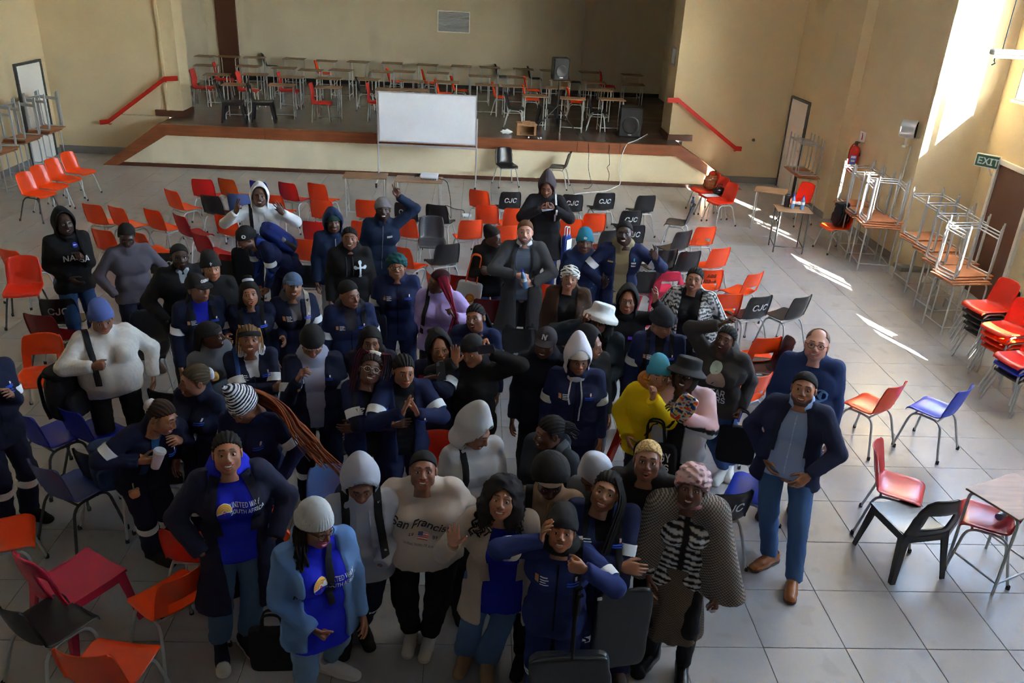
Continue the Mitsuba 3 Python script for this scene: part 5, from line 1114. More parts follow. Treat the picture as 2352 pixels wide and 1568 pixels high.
# -- 4: black beanie with a cross
s = Figure('man in a black coat and black beanie with a small white cross', (485, 616), 1.72, 12, (10, 6, 0), skin='b', mood='calm', arms=('down', 'down'), who='the man in the beanie with a white cross')
s.body(); s.top(BLACK, .03, .44, 'coat', collar='stand').wear('tall_beanie', (.014, .014, .015), 'beanie'); s.trousers(OFFBLACK).shoes()
m = cat(box(-.003, .003, -.135, -.125, .052, .085), box(-.011, .011, -.135, -.125, .068, .074)); s.add_head('beanie_emblem', xf(m, None, (-.02, .012, 0)), srgb(220, 220, 220), 'm_matte', 'white cross')
# -- 9: bending over, blue backpack
s = Figure('man bending over in navy work clothes with a blue backpack', (566, 548), 1.76, -62, (-78, -26, 0), lean=(48, 0), skin='m', mood='calm', arms=({'px': (600, 690, .30), 'hint': (-.4, .5, .2)}, {'px': (616, 700, .25), 'hint': (.4, .6, .2)}), hands=('calm', 'calm'), who='the bending man with the blue backpack', beard=(.012, .01, .009))
s.body(); s.overall(NAVY2, marks=False); s.wear('beanie', (.013, .013, .015), 'beanie'); s.glasses(); s.pack(srgb(34, 50, 120), .70, (.16, .11, .24), 'blue backpack'); s.straps2(srgb(34, 60, 140)); s.shoes(kind='boot')
m = disc2d(0, 0, .010, .024); s.add_head('beanie_emblem', (np.stack([m[0][:, 0], np.full(len(m[0]), -.119), m[0][:, 1] + .075], 1) @ rotz(1.2).T + [0, .02, 0], m[1]), srgb(235, 235, 235), 'm_matte')
fl = s.world(s.J(.13, .20, .60 * s.H)); t = thing('flask', 'dark flask with a grey lid in the side pocket of the blue backpack', 'flask'); part(t, 'body', ply(lathe([(0, 0), (.035, 0), (.037, .02), (.037, .19), (0, .19)], 16), 'm_black', 35), M=TW(mat4(s.R @ s.L, fl))); part(t, 'lid', paint(lathe([(0, .19), (.038, .19), (.038, .245), (0, .245)], 16), srgb(150, 146, 138), 'm_gloss', False), M=TW(mat4(s.R @ s.L, fl)))
# -- 10: navy hooded jacket
s = Figure('young woman in a navy hooded jacket with grey sweatpants', (765, 512), 1.68, 8, (4, 8, -3), skin='d', mood='calm', arms=('down', 'down'), who='the woman in the navy hooded jacket')
s.body(); s.top(srgb(24, 38, 66), .035, .45, 'jacket', puff=.003, collar='stand').hood(srgb(26, 42, 72), 'deep_hood'); s.wear('beanie', srgb(28, 52, 50), 'cap'); s.trousers(srgb(132, 138, 152)).shoes(); s.strap([.01, .0, .0], [.80 * s.H, .72 * s.H, .56 * s.H], srgb(130, 134, 142), .004, name='zip'); s.decal([((.09, .135, .735 * s.H, .755 * s.H), srgb(210, 210, 214))], 'chest_badge')
# -- 11: black hoodie with cross
s = Figure('woman in a black hoodie with a big white cross on the chest', (803, 548), 1.70, 4, (0, None, 0), w=1.2, skin='m', mood='smile', arms=('down', 'down'), bust=.07, who='the woman in the hoodie with the white cross')
s.body(); s.top(BLACK, .03, .45, 'hoodie', collar='hood').hair('rows'); s.trousers(OFFBLACK).shoes(); x, z = .095, .715 * s.H; W_ = srgb(225, 232, 238)
s.decal([((x - .010, x + .010, z - .085, z + .07), W_), ((x - .05, x + .05, z + .016, z + .036), W_)] + [(disc2d(x + a, z + b, 0, .02), W_) for a, b in ((0, .075), (-.052, .026), (.052, .026), (0, -.085))], 'chest_print', 'white cross print')
for q in (-.05, .02): s.strap([q, q * 1.1], [.79 * s.H, .66 * s.H], srgb(60, 60, 60), .004, name='drawstring')
# -- 12: grey beanie, arm raised
s = Figure('man in a grey beanie and navy jacket raising one arm', (880, 482), 1.78, 4, (0, None, -4), skin='dd', mood='smile', lean=(0, 3), arms=('down', {'px': (914, 452, .02), 'hint': (1, .2, -.3)}), hands=('calm', 'peace'), who='the man raising his arm')
s.hand_dir[1] = np.array([-.15, 0, 1]); s.hand_palm[1] = np.array([0, -1, 0]); s.body(); s.top(srgb(24, 38, 62), .028, .44, 'jacket', collar='shirt').wear('beanie', srgb(112, 108, 112), 'beanie'); s.trousers(srgb(178, 182, 194)).shoes(); s.decal([((.05, .115, .725 * s.H, .738 * s.H), srgb(215, 215, 215))], 'chest_lettering', rot=12); s.strap([0, 0, 0], [.80 * s.H, .7 * s.H, .5 * s.H], srgb(120, 120, 124), .003, name='zip')
# -- 16: black hoodie, tote
s = Figure('woman in a black printed hoodie looking down to one side', (1132, 545), 1.62, 14, (68, -10, 0), skin='d', mood='calm', w=1.1, arms=({'px': (1108, 625, .22)}, {'px': (1124, 622, .24)}), bust=.07, who='the woman with the white tote bag')
s.body(); s.top(BLACK, .032, .455, 'hoodie', collar='hood').hair('puff'); s.trousers(DENIM, .014).shoes(); zz = .69 * s.H
s.decal([(text2d('FADED', .030, .0, zz + .02, True, 0, .9), WHITE), (text2d('MOTION', .036, .0, zz - .022, True, 0, .9), WHITE), ((-.05, .03, zz + .045, zz + .055), srgb(150, 170, 190)), ((-.01, .06, zz - .06, zz - .05), srgb(150, 170, 190)), (disc2d(.045, zz + .07, .006, .012), srgb(200, 80, 90))], 'chest_print', 'white and grey print')
g = s.world(s.J(-.26, -.10, .60 * s.H)); yl, br = srgb(214, 178, 60), srgb(190, 110, 50)
tote('tote_bag', s, g + [0, 0, -.02], .30, .34, srgb(222, 220, 212), s.yaw - .2, 'white canvas tote bag with small yellow drawings and an orange strap', .34, hcol=srgb(232, 96, 40), roll=.18,
     prints=[('flower_print', disc2d(.02, -.02, 0, .055), br, None), ('flower_middle', disc2d(.02, -.02, 0, .036), yl, None), ('bow_print', disc2d(.02, -.11, 0, .03), yl, None), ('small_print', disc2d(-.08, -.02, 0, .022), br, None)])
# -- 18: black parka, hood up, phone
s = Figure('person in a long black parka with a grey hood, looking at a phone', (1256, 430), 1.84, 4, (-4, -18, 0), skin='m', mood='calm', w=1.15, arms=({'px': (1240, 480, .27), 'hint': (-.8, 0, -.6)}, {'px': (1272, 479, .27), 'hint': (.8, 0, -.6)}), hands=('grip', 'grip'), who='the person in the long black parka')
s.hand_dir = [np.array([.8, -.5, .2]), np.array([-.8, -.5, .2])]; s.hand_palm = [np.array([.4, .2, .8]), np.array([-.4, .2, .8])]; s.body(); s.top(srgb(22, 22, 26), .042, .36, 'parka', flare=.035, puff=.002).hood(srgb(66, 60, 66), 'tall_hood', 'grey hood'); s.trousers(srgb(34, 46, 84)).shoes()
phone(s.world(s.Wr[0] * .5 + s.Wr[1] * .5 + [0, -.05, .02]), s.R @ rotx(-.9) @ roty(1.3), 'phone in both hands of the person in the black parka', srgb(150, 155, 170)); s.shoulder_strap(0.13, .66, srgb(215, 215, 215), .012, x2=0.13)
g = s.world(s.J(.32, -.06, .55 * s.H)); tote('shopping_bag', s, g, .16, .42, srgb(40, 64, 130), s.yaw + .9, 'blue and white printed bag at the side of the person in the black parka', .12, hcol=WHITE, prints=[('white_panel', (np.array([[-.06, .02], [.06, .02], [.06, .16], [-.06, .16]]), np.array([[0, 1, 2], [0, 2, 3]])), WHITE, None)])
# -- 17: grey coat
s = Figure('bearded man in a long dark grey coat holding a water bottle', (1206, 533), 1.84, 3, (0, None, 0), w=1.12, skin='w', mood='smile', arms=({'px': (1186, 632, .26), 'hint': (-1, .1, -.3)}, {'px': (1222, 652, .26), 'hint': (1, .1, -.3)}), hands=('grip', 'grip'), beard=(.14, .085, .06), browc=(.12, .07, .04), iris=(.06, .08, .1), who='the man in the long grey coat')
s.hand_dir = [np.array([1, -.5, .0]), np.array([-1, -.4, .15])]; s.hand_palm = [np.array([0, .6, -.8]), np.array([0, 1, 0])]; s.body(); s.top(srgb(64, 66, 70), .034, .27, 'coat', (.055, .085), flare=.05, amp=.006).inner(srgb(92, 104, 124), .014, 'sweater'); s.inner(srgb(225, 226, 234), .006, 'shirt', collar='shirt'); s.hair('short', srgb(92, 66, 48)); s.trousers(srgb(32, 32, 36)).shoes()
bottle(s.world(s.Wr[0] * .4 + s.Wr[1] * .6 + [0, -.075, -.06]), .95, 'blue water bottle in the hands of the man in the grey coat', R=s.R @ roty(-.25))
for q in (-1, 1): s.strap([q * .075, q * .13, q * .09], [.83 * s.H, .74 * s.H, .62 * s.H], srgb(54, 56, 60), .022, name='lapel', off=.004)
# -- 19: teal beanie
s = Figure('young man in a teal beanie and navy hoodie', (1343, 558), 1.74, 6, (2, 10, 0), skin='d', mood='calm', arms=('down', 'down'), who='the man in the teal beanie')
s.body(); s.top(srgb(34, 48, 82), .03, .45, 'hoodie', collar='hood').wear('tall_beanie', srgb(36, 112, 140), 'beanie'); s.decal([(disc2d(.09 + .05 * math.cos(a), .66 * s.H + .09 * math.sin(a), 0, .007), srgb(80, 110, 160)) for a in np.linspace(-1.5, 1.5, 7)], 'print'); s.trousers(OFFBLACK).shoes()
m = disc2d(0, 0, 0, .014); s.add_head('beanie_emblem', (np.stack([m[0][:, 0] * 1.4, np.full(len(m[0]), -.124), m[0][:, 1] + .068], 1), m[1]), WHITE, 'm_matte')
# -- 20: tall smiling man, khaki hood
s = Figure('tall smiling man in an open navy work jacket over a khaki hoodie, pointing', (1434, 536), 1.90, 6, (-6, None, -8), skin='dd', mood='smile', arms=({'px': (1386, 655, .22), 'hint': (-1, .2, -.4)}, {'px': (1506, 594, .30), 'hint': (1, .2, -.8)}), hands=('open', 'point'), who='the tall pointing man')
s.hand_dir = [np.array([.1, -.7, .7]), np.array([-.4, -.4, .8])]; s.hand_palm = [np.array([.5, -.3, .8]), np.array([-.4, .8, 0])]; s.body(); s.overall(NAVY2, True, None, (.055, .075), marks=False, color_fn=None); s.inner(KHAKI, .014, 'hoodie', collar='hood'); s.hair('short'); s.shoes(kind='boot'); s.decal([((.10, .155, .735 * s.H, .745 * s.H), WHITE), ((.10, .15, .72 * s.H, .728 * s.H), WHITE), ((.125, .14, .75 * s.H, .768 * s.H), srgb(60, 160, 200)), ((-.16, -.10, .74 * s.H, .748 * s.H), srgb(150, 130, 90))], 'chest_badges')
# -- 21: patterned headband
s = Figure('woman in a brown jacket with a black and white headwrap', (1308, 640), 1.66, 0, (4, None, 6), w=1.15, skin='b', mood='smile', bust=.075, arms=('down', 'down'), who='the woman in the brown jacket')
def bw(v):
    g = np.sin(v[:, 0] * 90 + 5 * np.sin(v[:, 2] * 60)) + np.sin(v[:, 2] * 130 + v[:, 1] * 60); return np.where((g > .75)[:, None], (.015, .015, .015), (.72, .70, .66))
s.body(); s.top(srgb(58, 42, 32), .034, .46, 'jacket', (.085, .085), collar='shirt').inner(srgb(24, 24, 26), .010, 'top'); s.wear('wrap', WHITE, 'headwrap', color_fn=bw); s.trousers(BLACK).shoes()
# -- 25: patterned jacket
s = Figure('smiling woman in a black and white patterned track jacket', (1595, 642), 1.74, -6, (-6, None, 4), w=1.12, skin='b', mood='smile', bust=.075, arms=('pocket', 'pocket'), hands=(None, None), who='the woman in the patterned jacket')
def track(v, s):
    q = v * [1, 1, 1]; a = np.abs(q[:, 0]); n1 = meshkit.noise(q * [60, 60, 45], 3); g = np.sin(q[:, 2] * 210 + 8 * meshkit.noise(q * 22, 2)) * .5 + n1
    c = np.where((g > .55)[:, None], (.66, .68, .68), (.02, .02, .022)); arm = np.maximum(a - .19, 0); st = (np.abs(np.sin((q[:, 1] - .0) * 110)) > .55) & (q[:, 1] > -.05) & (q[:, 1] < .07) & (a > .08) & (q[:, 2] > .70 * s.H - arm * 3); c[st] = (.03, .03, .03); st2 = st & (np.sin((q[:, 1]) * 220) > 0); c[st2] = (.72, .72, .68); return c
s.body(); s.top(WHITE, .036, .46, 'track_jacket', (.095, .10), collar='stand', color_fn=track).inner(srgb(22, 22, 25), .010, 'top'); s.hair('rows', (.014, .012, .011)); s.trousers(srgb(18, 18, 22)).shoes(); s.decal([((-.16, .16, .545 * s.H, .565 * s.H), (.008, .008, .008)), ((-.02, .02, .545 * s.H, .567 * s.H), srgb(150, 150, 150))], 'belt', off=.012)
# -- 29, 30: the two men at the right
s = Figure('older man with glasses in a navy zip pullover with a pale blue emblem', (1876, 792), 1.84, 3, (-2, None, 0), w=1.22, belly=.03, skin='w', mood='smile', arms=('down', 'down'), browc=(.15, .10, .07), iris=(.05, .06, .08), fw=1.06, who='the older man with glasses')
s.body(); s.top(srgb(36, 52, 94), .032, .46, 'pullover', collar='stand').hair('bald', srgb(120, 98, 80)); s.glasses((.05, .035, .03)); s.trousers(srgb(28, 30, 40)).shoes(srgb(60, 40, 30)); pb = srgb(120, 170, 220); x, z = .105, .69 * s.H
s.decal([(text2d('N', .075, x - .02, z, True, 0, 1.0), pb), (text2d('C', .085, x + .022, z, True, 0, 1.0), pb), (disc2d(x, z, .046, .06), pb)], 'chest_emblem', 'pale blue interlocking letters'); s.strap([0, 0, 0], [.845 * s.H, .80 * s.H, .73 * s.H], srgb(30, 42, 78), .006, name='zip')
s = Figure('smiling man in a navy blazer, pale blue shirt and jeans', (1846, 893), 1.76, -4, (-2, None, 0), w=1.28, belly=.035, skin='b', mood='smile', arms=({'px': (1756, 1050, .08), 'hint': (-1, .6, 0)}, {'px': (1858, 1092, .24), 'hint': (1, .25, -.1)}), hands=('calm', 'calm'), beard=(.012, .009, .008), feet=[(1762, 1292), (1818, 1352)], who='the man in the navy blazer', fw=1.05)
s.hand_palm[1] = np.array([-.2, 1, 0]); s.body(); s.top(srgb(30, 36, 62), .030, .44, 'blazer', (.16, .075), flare=.03, amp=.005).inner(srgb(150, 172, 212), .014, 'shirt', .48, 'shirt'); s.hair('short'); s.trousers(srgb(62, 92, 138), .016, .06, .008, 'jeans').shoes(srgb(140, 84, 48), srgb(60, 40, 30), gloss=True, turn=(-.55, .1), label='brown leather shoes')
s.decal([((-.005, .005, .52 * s.H, .79 * s.H), srgb(176, 196, 230))] + [(disc2d(0, z * s.H, 0, .006, n=9), WHITE) for z in (.56, .61, .66, .71, .76)], 'button_strip')
for q in (-1, 1): s.strap([q * .075, q * .125, q * .13], [.83 * s.H, .74 * s.H, .62 * s.H], srgb(26, 31, 54), .024, name='lapel', off=.005)
# -- 31: cream turtleneck
s = Figure('woman in a cream ribbed turtleneck and a blue beanie', (233, 733), 1.62, 8, (8, -8, 0), w=1.5, belly=.07, skin='m', mood='calm', bust=.085, arms=({'px': (212, 842, .24), 'hint': (-1, .2, -.5)}, {'px': (352, 862, .05), 'hint': (1, .3, -.3)}), hands=('fist', 'calm'), fw=1.1, who='the woman in the cream turtleneck')
def rib(v, s): a = np.sin(np.arctan2(v[:, 0], -v[:, 1] + .4) * 190); return np.array(srgb(222, 214, 204)) * (1 - .10 * (a < 0))[:, None]
s.body(); s.top(WHITE, .04, .47, 'turtleneck_sweater', collar='turtle', color_fn=rib, amp=.008); s.wear('tall_beanie', srgb(72, 88, 146), 'beanie'); s.trousers(BLACK, .02).shoes(); s.shoulder_strap(-0.14, .58, OFFBLACK, .024, x2=-0.13)
g = s.world(s.J(-.36, .02, .54 * s.H)); backpack(TW(mat4(s.R @ rotz(.6), g + [0, 0, -.28])), srgb(24, 24, 28), 'black backpack hanging at the side of the woman in the cream turtleneck', s=1.05)
# -- 5, 6, 7, 13, 14: work clothes, middle rows
s = Figure('man in navy work clothes with a black cap and royal blue tee, looking aside', (455, 662), 1.74, 8, (36, 6, 0), skin='m', mood='calm', arms=('down', 'down'), who='the man in the black cap')
s.body(); s.overall(NAVY, open_=(.0, .06), openz=(.70, 2)); s.inner(ROYAL, .012, 'tee'); s.wear('cap', (.013, .013, .015), 'cap'); s.shoes(kind='boot'); s.straps2(); m = text2d('GBM', .026, 0, 0); s.add_head('cap_lettering', (np.stack([m[0][:, 0], -.112 - .05 * (.04 - np.abs(m[0][:, 0])), m[0][:, 1] + .085], 1), m[1]), WHITE, 'm_matte')
s = Figure('young woman in navy work clothes with a white scrunchie on her bun', (573, 676), 1.64, 4, (4, None, 0), skin='b', mood='open', bust=.07, arms=({'px': (520, 775, .10)}, {'px': (650, 775, .1)}), who='the woman with the white scrunchie')
s.body(); s.overall(NAVY); s.hair('bob'); s.add_head('scrunchie', xf(lathe([(.030, -.012), (.05, -.008), (.055, .004), (.045, .014), (.028, .010)], 16), rotx(-.3), (0, .02, .128)), srgb(225, 220, 228), 'm_cloth'); s.add_head('hair_bun', xf(soft(.042, .042, .034, 2, 3), None, (0, .03, .145)), K_); s.shoes(kind='boot'); s.straps2()
s = Figure('young woman in navy work clothes with a grey-blue cap and grey hood', (673, 657), 1.66, 10, (8, None, 6), skin='b', mood='smile', bust=.07, arms=('down', 'down'), who='the woman in the grey-blue cap')
s.body(); s.overall(NAVY, open_=(.0, .05), openz=(.72, 2)); s.inner(srgb(86, 82, 86), .018, 'hoodie', collar='hood'); s.wear('cap', srgb(72, 88, 116), 'cap'); s.shoulder_strap(0.12, .58, srgb(150, 142, 132), .022, label='beige strap', x2=0.04); s.shoes(kind='boot')
s = Figure('woman in navy work clothes with glasses and a dark green headwrap', (911, 613), 1.70, 2, (0, None, 0), w=1.2, skin='b', mood='calm', bust=.08, arms=('down', 'down'), who='the woman in the green headwrap', fw=1.06)
s.body(); s.overall(NAVY2); s.wear('wrap', srgb(24, 66, 70), 'headwrap'); s.glasses((.03, .012, .01), .023, .0022); s.shoulder_strap(-0.13, .58, srgb(30, 38, 66), .018, x2=-0.16); s.shoes(kind='boot')
g = s.world(s.J(-.24, -.16, .56 * s.H)); tote('sling_bag', s, g + [0, 0, .12], .26, .30, srgb(26, 30, 48), s.yaw, 'dark navy sling bag before the woman in the green headwrap', .05)
s = Figure('man in navy work clothes with a dark hood behind his head, looking aside', (802, 676), 1.74, 6, (36, -4, 0), skin='m', mood='calm', arms=('down', 'down'), who='the man with the dark hood')
s.body(); s.overall(NAVY2, open_=(.0, .045), openz=(.72, 2)); s.inner(srgb(44, 40, 48), .02, 'hoodie', collar='hood'); s.hair('short'); s.shoulder_strap(0.12, .62, OFFBLACK, .022, x2=0.13); s.shoes(kind='boot')
# -- 15: lilac hoodie with red braids
s = Figure('woman in a lilac hoodie holding her long dark red braids', (1008, 648), 1.66, -12, (-72, -4, 0), w=1.2, skin='d', mood='open', bust=.08, arms=({'px': (985, 760, .14)}, {'px': (1046, 728, .24), 'hint': (1, .2, -.8)}), hands=('calm', 'fist'), who='the woman with the red braids')
s.hand_dir[1] = np.array([-.5, -.2, .85]); s.body(); s.top(srgb(176, 156, 212), .034, .46, 'hoodie', collar='hood', amp=.009); s.hair('rows', srgb(44, 14, 22)); s.trousers(OFFBLACK).shoes(); s.shoulder_strap(-0.1, .58, BLACK, .02, x2=-0.16)
rd1, rd2 = srgb(120, 18, 44), srgb(70, 12, 30); pr_ = s.Rh.T @ (s.Wr[1] + np.array([0, -.02, .06]) - s.hc) / s.hs; pe = s.Rh.T @ (s.Wr[1] + np.array([.0, -.03, -.22]) - s.hc) / s.hs
def rootf(u): a = 2.0 * (u - .5); return np.array([.075, .02 + .055 * math.sin(a * 1.5), .05 + .04 * math.cos(a * 1.5)])
s.strands(34, rootf, lambda u, t: (pr_ - rootf(u)) * min(t / .62, 1) * (1 - .12 * math.sin(min(t / .62, 1) * math.pi)) + (pe - pr_ + np.array([.10 * (u - .5), .08 * math.sin(u * 9), 0])) * max(0, (t - .62) / .38), .0062, 3, rd1, rd2, seg=12)
# -- 40, 38, 39, 41: middle
s = Figure('laughing woman in navy work clothes with long thin black braids', (1092, 730), 1.66, -10, (-22, 12, -12), w=1.15, skin='m', mood='open', bust=.075, arms=('down', 'down'), who='the laughing woman with long braids')
s.body(); s.overall(NAVY2); s.hair('rows'); s.strands(40, lambda u: np.array([.075 * math.cos(u * 3.1 - .3), .07 + .03 * math.sin(u * 3.1), .03]), lambda u, t: np.array([.10 * t * math.cos(u * 3.1 - .3), .07 * math.sin(t * 2), -.42 * t]), .0055, 5); s.shoes(kind='boot')
s = Figure('woman in a black hood and navy jacket taking a picture with a phone', (1009, 803), 1.63, 6, (8, 14, -4), skin='m', mood='calm', arms=('down', {'px': (986, 868, .32), 'hint': (.5, .2, -1)}), hands=('calm', 'grip'), who='the woman taking a picture')
s.hand_dir[1] = np.array([.8, -.3, .3]); s.hand_palm[1] = np.array([0, .6, .6]); s.body(); s.overall(srgb(24, 28, 50), collar=None, marks=False); s.hood(srgb(22, 22, 25)); s.shoes(); s.decal([((-.17, -.13, .70 * s.H, .78 * s.H), srgb(170, 30, 50))], 'red_stripe')
phone(s.world(s.Wr[1]) + s.R @ np.array([.085, -.03, .075]), s.R @ rotz(.2) @ rotx(-.35), 'black phone held up by the woman in the black hood')
s = Figure('woman in a black beanie and black hoodie, one palm raised, phone at her ear', (1086, 808), 1.64, -24, (-28, -2, -14), w=1.2, skin='b', mood='calm', bust=.08, arms=({'px': (1046, 832, .26), 'hint': (-1, .3, -.8)}, {'px': (1128, 812, .06), 'hint': (1, .3, -.4)}), hands=('open', 'grip'), who='the woman with the phone at her ear')
s.hand_dir = [np.array([.0, -.1, 1]), np.array([-.75, -.1, .6])]; s.hand_palm = [np.array([.1, -1, .0]), np.array([0, .4, .6])]; s.body(); s.top(srgb(24, 24, 26), .036, .45, 'hoodie', collar='hood').wear('beanie', (.014, .014, .016), 'beanie'); s.trousers(BLACK).shoes(); phone(s.world(s.Wr[1]) + s.R @ np.array([-.02, -.06, .06]), s.R @ roty(1.25), 'dark phone in the hand of the woman in the black hoodie', srgb(44, 48, 60))
s = Figure('man in a black ball cap with white letters and a dark hoodie', (1252, 788), 1.70, -4, (-8, 4, 6), skin='d', mood='smile', arms=('down', 'down'), who='the man in the ball cap with white letters')
s.body(); s.top(srgb(20, 24, 38), .03, .45, 'hoodie', collar='hood').wear('cap', srgb(40, 36, 40), 'cap'); s.trousers(BLACK).shoes()
m = cat(*[(np.column_stack([q[0], np.zeros(len(q[0]))]), q[1]) for q in (text2d('N', .042, -.004, 0, True), text2d('Y', .046, .004, 0, True))]); s.add_head('cap_lettering', (np.stack([m[0][:, 0], -.113 - .05 * (.04 - np.abs(m[0][:, 0])), m[0][:, 1] + .092], 1), m[1]), WHITE, 'm_matte', 'interlocking white letters')
# -- 23, 22, 24, 43
s = Figure('young woman in a black hood with one hand up beside the patterned jacket', (1441, 693), 1.64, 2, (0, None, 0), skin='m', mood='calm', arms=('down', {'px': (1503, 692, .12), 'hint': (1, .2, -1)}), hands=('calm', 'calm'), who='the woman in the black hood')
s.hand_dir[1] = np.array([.2, -.2, 1]); s.body(); s.top(srgb(20, 20, 23), .034, .45, 'hoodie').hood(srgb(22, 22, 25)); s.trousers(BLACK).shoes(); s.decal([((.04, .08, .69 * s.H, .71 * s.H), srgb(120, 60, 200))], 'chest_print')
s = Figure('laughing woman in a fluffy white bucket hat and dark jacket', (1377, 738), 1.68, -4, (-6, None, 10), w=1.12, skin='d', mood='smile', bust=.075, arms=({'px': (1338, 742, .14), 'hint': (-1, .2, -.7)}, {'px': (1392, 872, .26)}), hands=('fist', 'fist'), who='the woman in the white bucket hat')
s.hand_dir[0] = np.array([.3, -.2, .9]); s.body(); s.top(srgb(26, 34, 42), .034, .42, 'jacket', (.10, .07), amp=.007).inner(srgb(22, 22, 24), .010, 'top'); s.hair('curly', (.012, .010, .010)); s.wear('fur_bucket', srgb(236, 236, 232), 'bucket_hat', 'fluffy white bucket hat', shift=np.array([0, .005, .012])); s.trousers(srgb(118, 122, 132)).shoes(srgb(60, 60, 64))
g = at_z(1412, 930, .80); t = thing('rolled_paper', 'rolled white paper sheets held low by the woman in the white bucket hat', 'paper'); part(t, 'sheet', paint(xf(tube([(-.15, 0, 0), (.15, 0, 0)], .032, 14), rotz(.1) @ roty(-.12), g), srgb(190, 190, 205), 'm_matte'))
s = Figure('man in navy work clothes and a black beanie looking down to one side', (1520, 742), 1.74, 8, (48, -20, 0), skin='m', mood='calm', arms=('down', 'down'), who='the man in navy work clothes and black beanie')
s.body(); s.overall(NAVY2, open_=(0, .04), openz=(.74, 2)); s.inner(BLACK, .012, 'tee'); s.wear('beanie', (.013, .014, .020), 'beanie'); s.straps2(); s.shoes(kind='boot'); s.pack(OFFBLACK)
s = Figure('person in a black hood half hidden behind the white hood', (1356, 792), 1.62, 30, (70, -6, 0), skin='m', mood='calm', arms=('down', 'down'))
s.body(); s.top(srgb(24, 24, 26), .03, .45, 'hoodie').hood(srgb(30, 29, 31)); s.trousers(BLACK).shoes()
# -- 26, 27, 28: the right side of the crowd
s = Figure('woman in a dark grey printed hoodie and jeans with a hand on her head', (1666, 780), 1.66, -8, (-14, None, 8), w=1.18, skin='d', mood='open', bust=.08, arms=({'px': (1652, 748, .10), 'hint': (-1, .1, -.4)}, {'px': (1702, 938, .0)}), hands=('calm', 'fist'), feet=[(1660, 1092), (1676, 1080)], who='the woman with a hand on her head')
s.hand_dir[0] = np.array([.6, -.1, .7]); s.body(); s.top(srgb(52, 50, 50), .036, .47, 'hoodie', collar='hood', amp=.008).hair('rows'); s.trousers(srgb(48, 74, 122), .012, .09, name='jeans').shoes(srgb(228, 226, 220), WHITE); zz = .62 * s.H
s.decal([(disc2d(0, .70 * s.H, 0, .085), srgb(176, 150, 136)), (disc2d(-.02, .765 * s.H, 0, .05), srgb(190, 205, 190)), (text2d('STAR', .055, .0, zz + .0, True, 0, .9), srgb(225, 225, 228)), (text2d('WARS', .055, .0, zz - .062, True, 0, .9), srgb(225, 225, 228))], 'chest_print', 'pale print with white lettering')
g = s.world(s.Wr[1]) + [.0, 0, -.12]; tote('tote_bag', s, g + [0.02, 0, -.06], .34, .38, srgb(24, 24, 28), s.yaw + .2, 'black tote bag in the hand of the woman in the grey printed hoodie', .16)
s = Figure('woman in a bright yellow puffer jacket and teal beanie', (1512, 863), 1.62, 12, (14, 8, 4), w=1.1, skin='b', mood='calm', bust=.07, arms=({'px': (1441, 1002, .10)}, {'px': (1499, 915, .27), 'hint': (.6, .0, -1)}), hands=('calm', 'fist'), who='the woman in the yellow jacket')
s.hand_dir[1] = np.array([.1, -.1, 1]); s.body(); s.top(srgb(240, 206, 24), .045, .47, 'puffer_jacket', puff=.005, collar='stand', amp=.008).wear('tall_beanie', srgb(52, 122, 146), 'beanie'); s.trousers(srgb(28, 32, 46)).shoes(); nb = s.J(0, .045, .845 * s.H); m = iso(lambda p: np.abs(ell(p, nb + [0, 0, .02], (.13, .12, .075))) - .012, nb - .18, nb + .18, .014); v, f = m; keep = (v[f].mean(1)[:, 2] < nb[2] + .055); s.add('hood_lining', (v, f[keep]), srgb(168, 108, 52), label='tan hood'); s.shoulder_strap(0.13, .60, BLACK, .012, x2=-0.06)
s = Figure('woman in a black bucket hat and white, pink and black jacket', (1575, 862), 1.68, -6, (-8, None, 4), w=1.3, belly=.03, skin='dd', mood='smile', bust=.085, arms=({'px': (1500, 880, -.02), 'hint': (-1, .3, -.3)}, {'px': (1562, 952, .30), 'hint': (1, .1, -.6)}), hands=('calm', 'grip'), who='the woman in the black bucket hat')
def tri(v, s):
    c = np.tile(srgb(222, 224, 232), (len(v), 1)); up = v[:, 2] > .745 * s.H - .2 * np.maximum(0, np.abs(v[:, 0]) - .2); c[up] = srgb(226, 188, 192); b = np.abs(v[:, 2] - .735 * s.H + .2 * np.maximum(0, np.abs(v[:, 0]) - .2)) < .02; c[b] = (.015, .015, .017); k = (np.abs(v[:, 0]) < .07) & (v[:, 1] < 0); c[k] = (.015, .015, .017); return c
s.hand_dir[1] = np.array([-.5, -.3, .75]); s.body(); s.top(WHITE, .044, .46, 'track_jacket', collar='stand', color_fn=tri, amp=.009).wear('bucket', srgb(34, 34, 36), 'bucket_hat'); s.hair('bob'); s.trousers(srgb(20, 20, 24), .024, .05, .02); s.shoes(WHITE); g = s.world(s.Wr[1]) + s.R @ np.array([.03, -.07, .10])
t = thing('snack_packet', 'colourful foil snack packet held up by the woman in the black bucket hat', 'packet'); m = soft(.075, .03, .12, 9, 4, .25, 4.0); v = m[0]; n = meshkit.noise(v * 42, 3); n2 = meshkit.noise(v * 55 + 9, 5)
c = np.where((n > .62)[:, None], srgb(220, 60, 40), np.where((n < .36)[:, None], srgb(40, 60, 110), np.where((n2 > .55)[:, None], srgb(232, 190, 70), srgb(210, 215, 205)))); part(t, 'foil_bag', paint(m, c, 'm_gloss'), M=TW(mat4(s.R @ roty(.4), g)))
g = s.world(s.J(-.12, -.30, .60 * s.H)); wt = srgb(228, 226, 220); fl = lambda q, h, z, sq: text2d(q, h, 0, z, True, .0, sq)
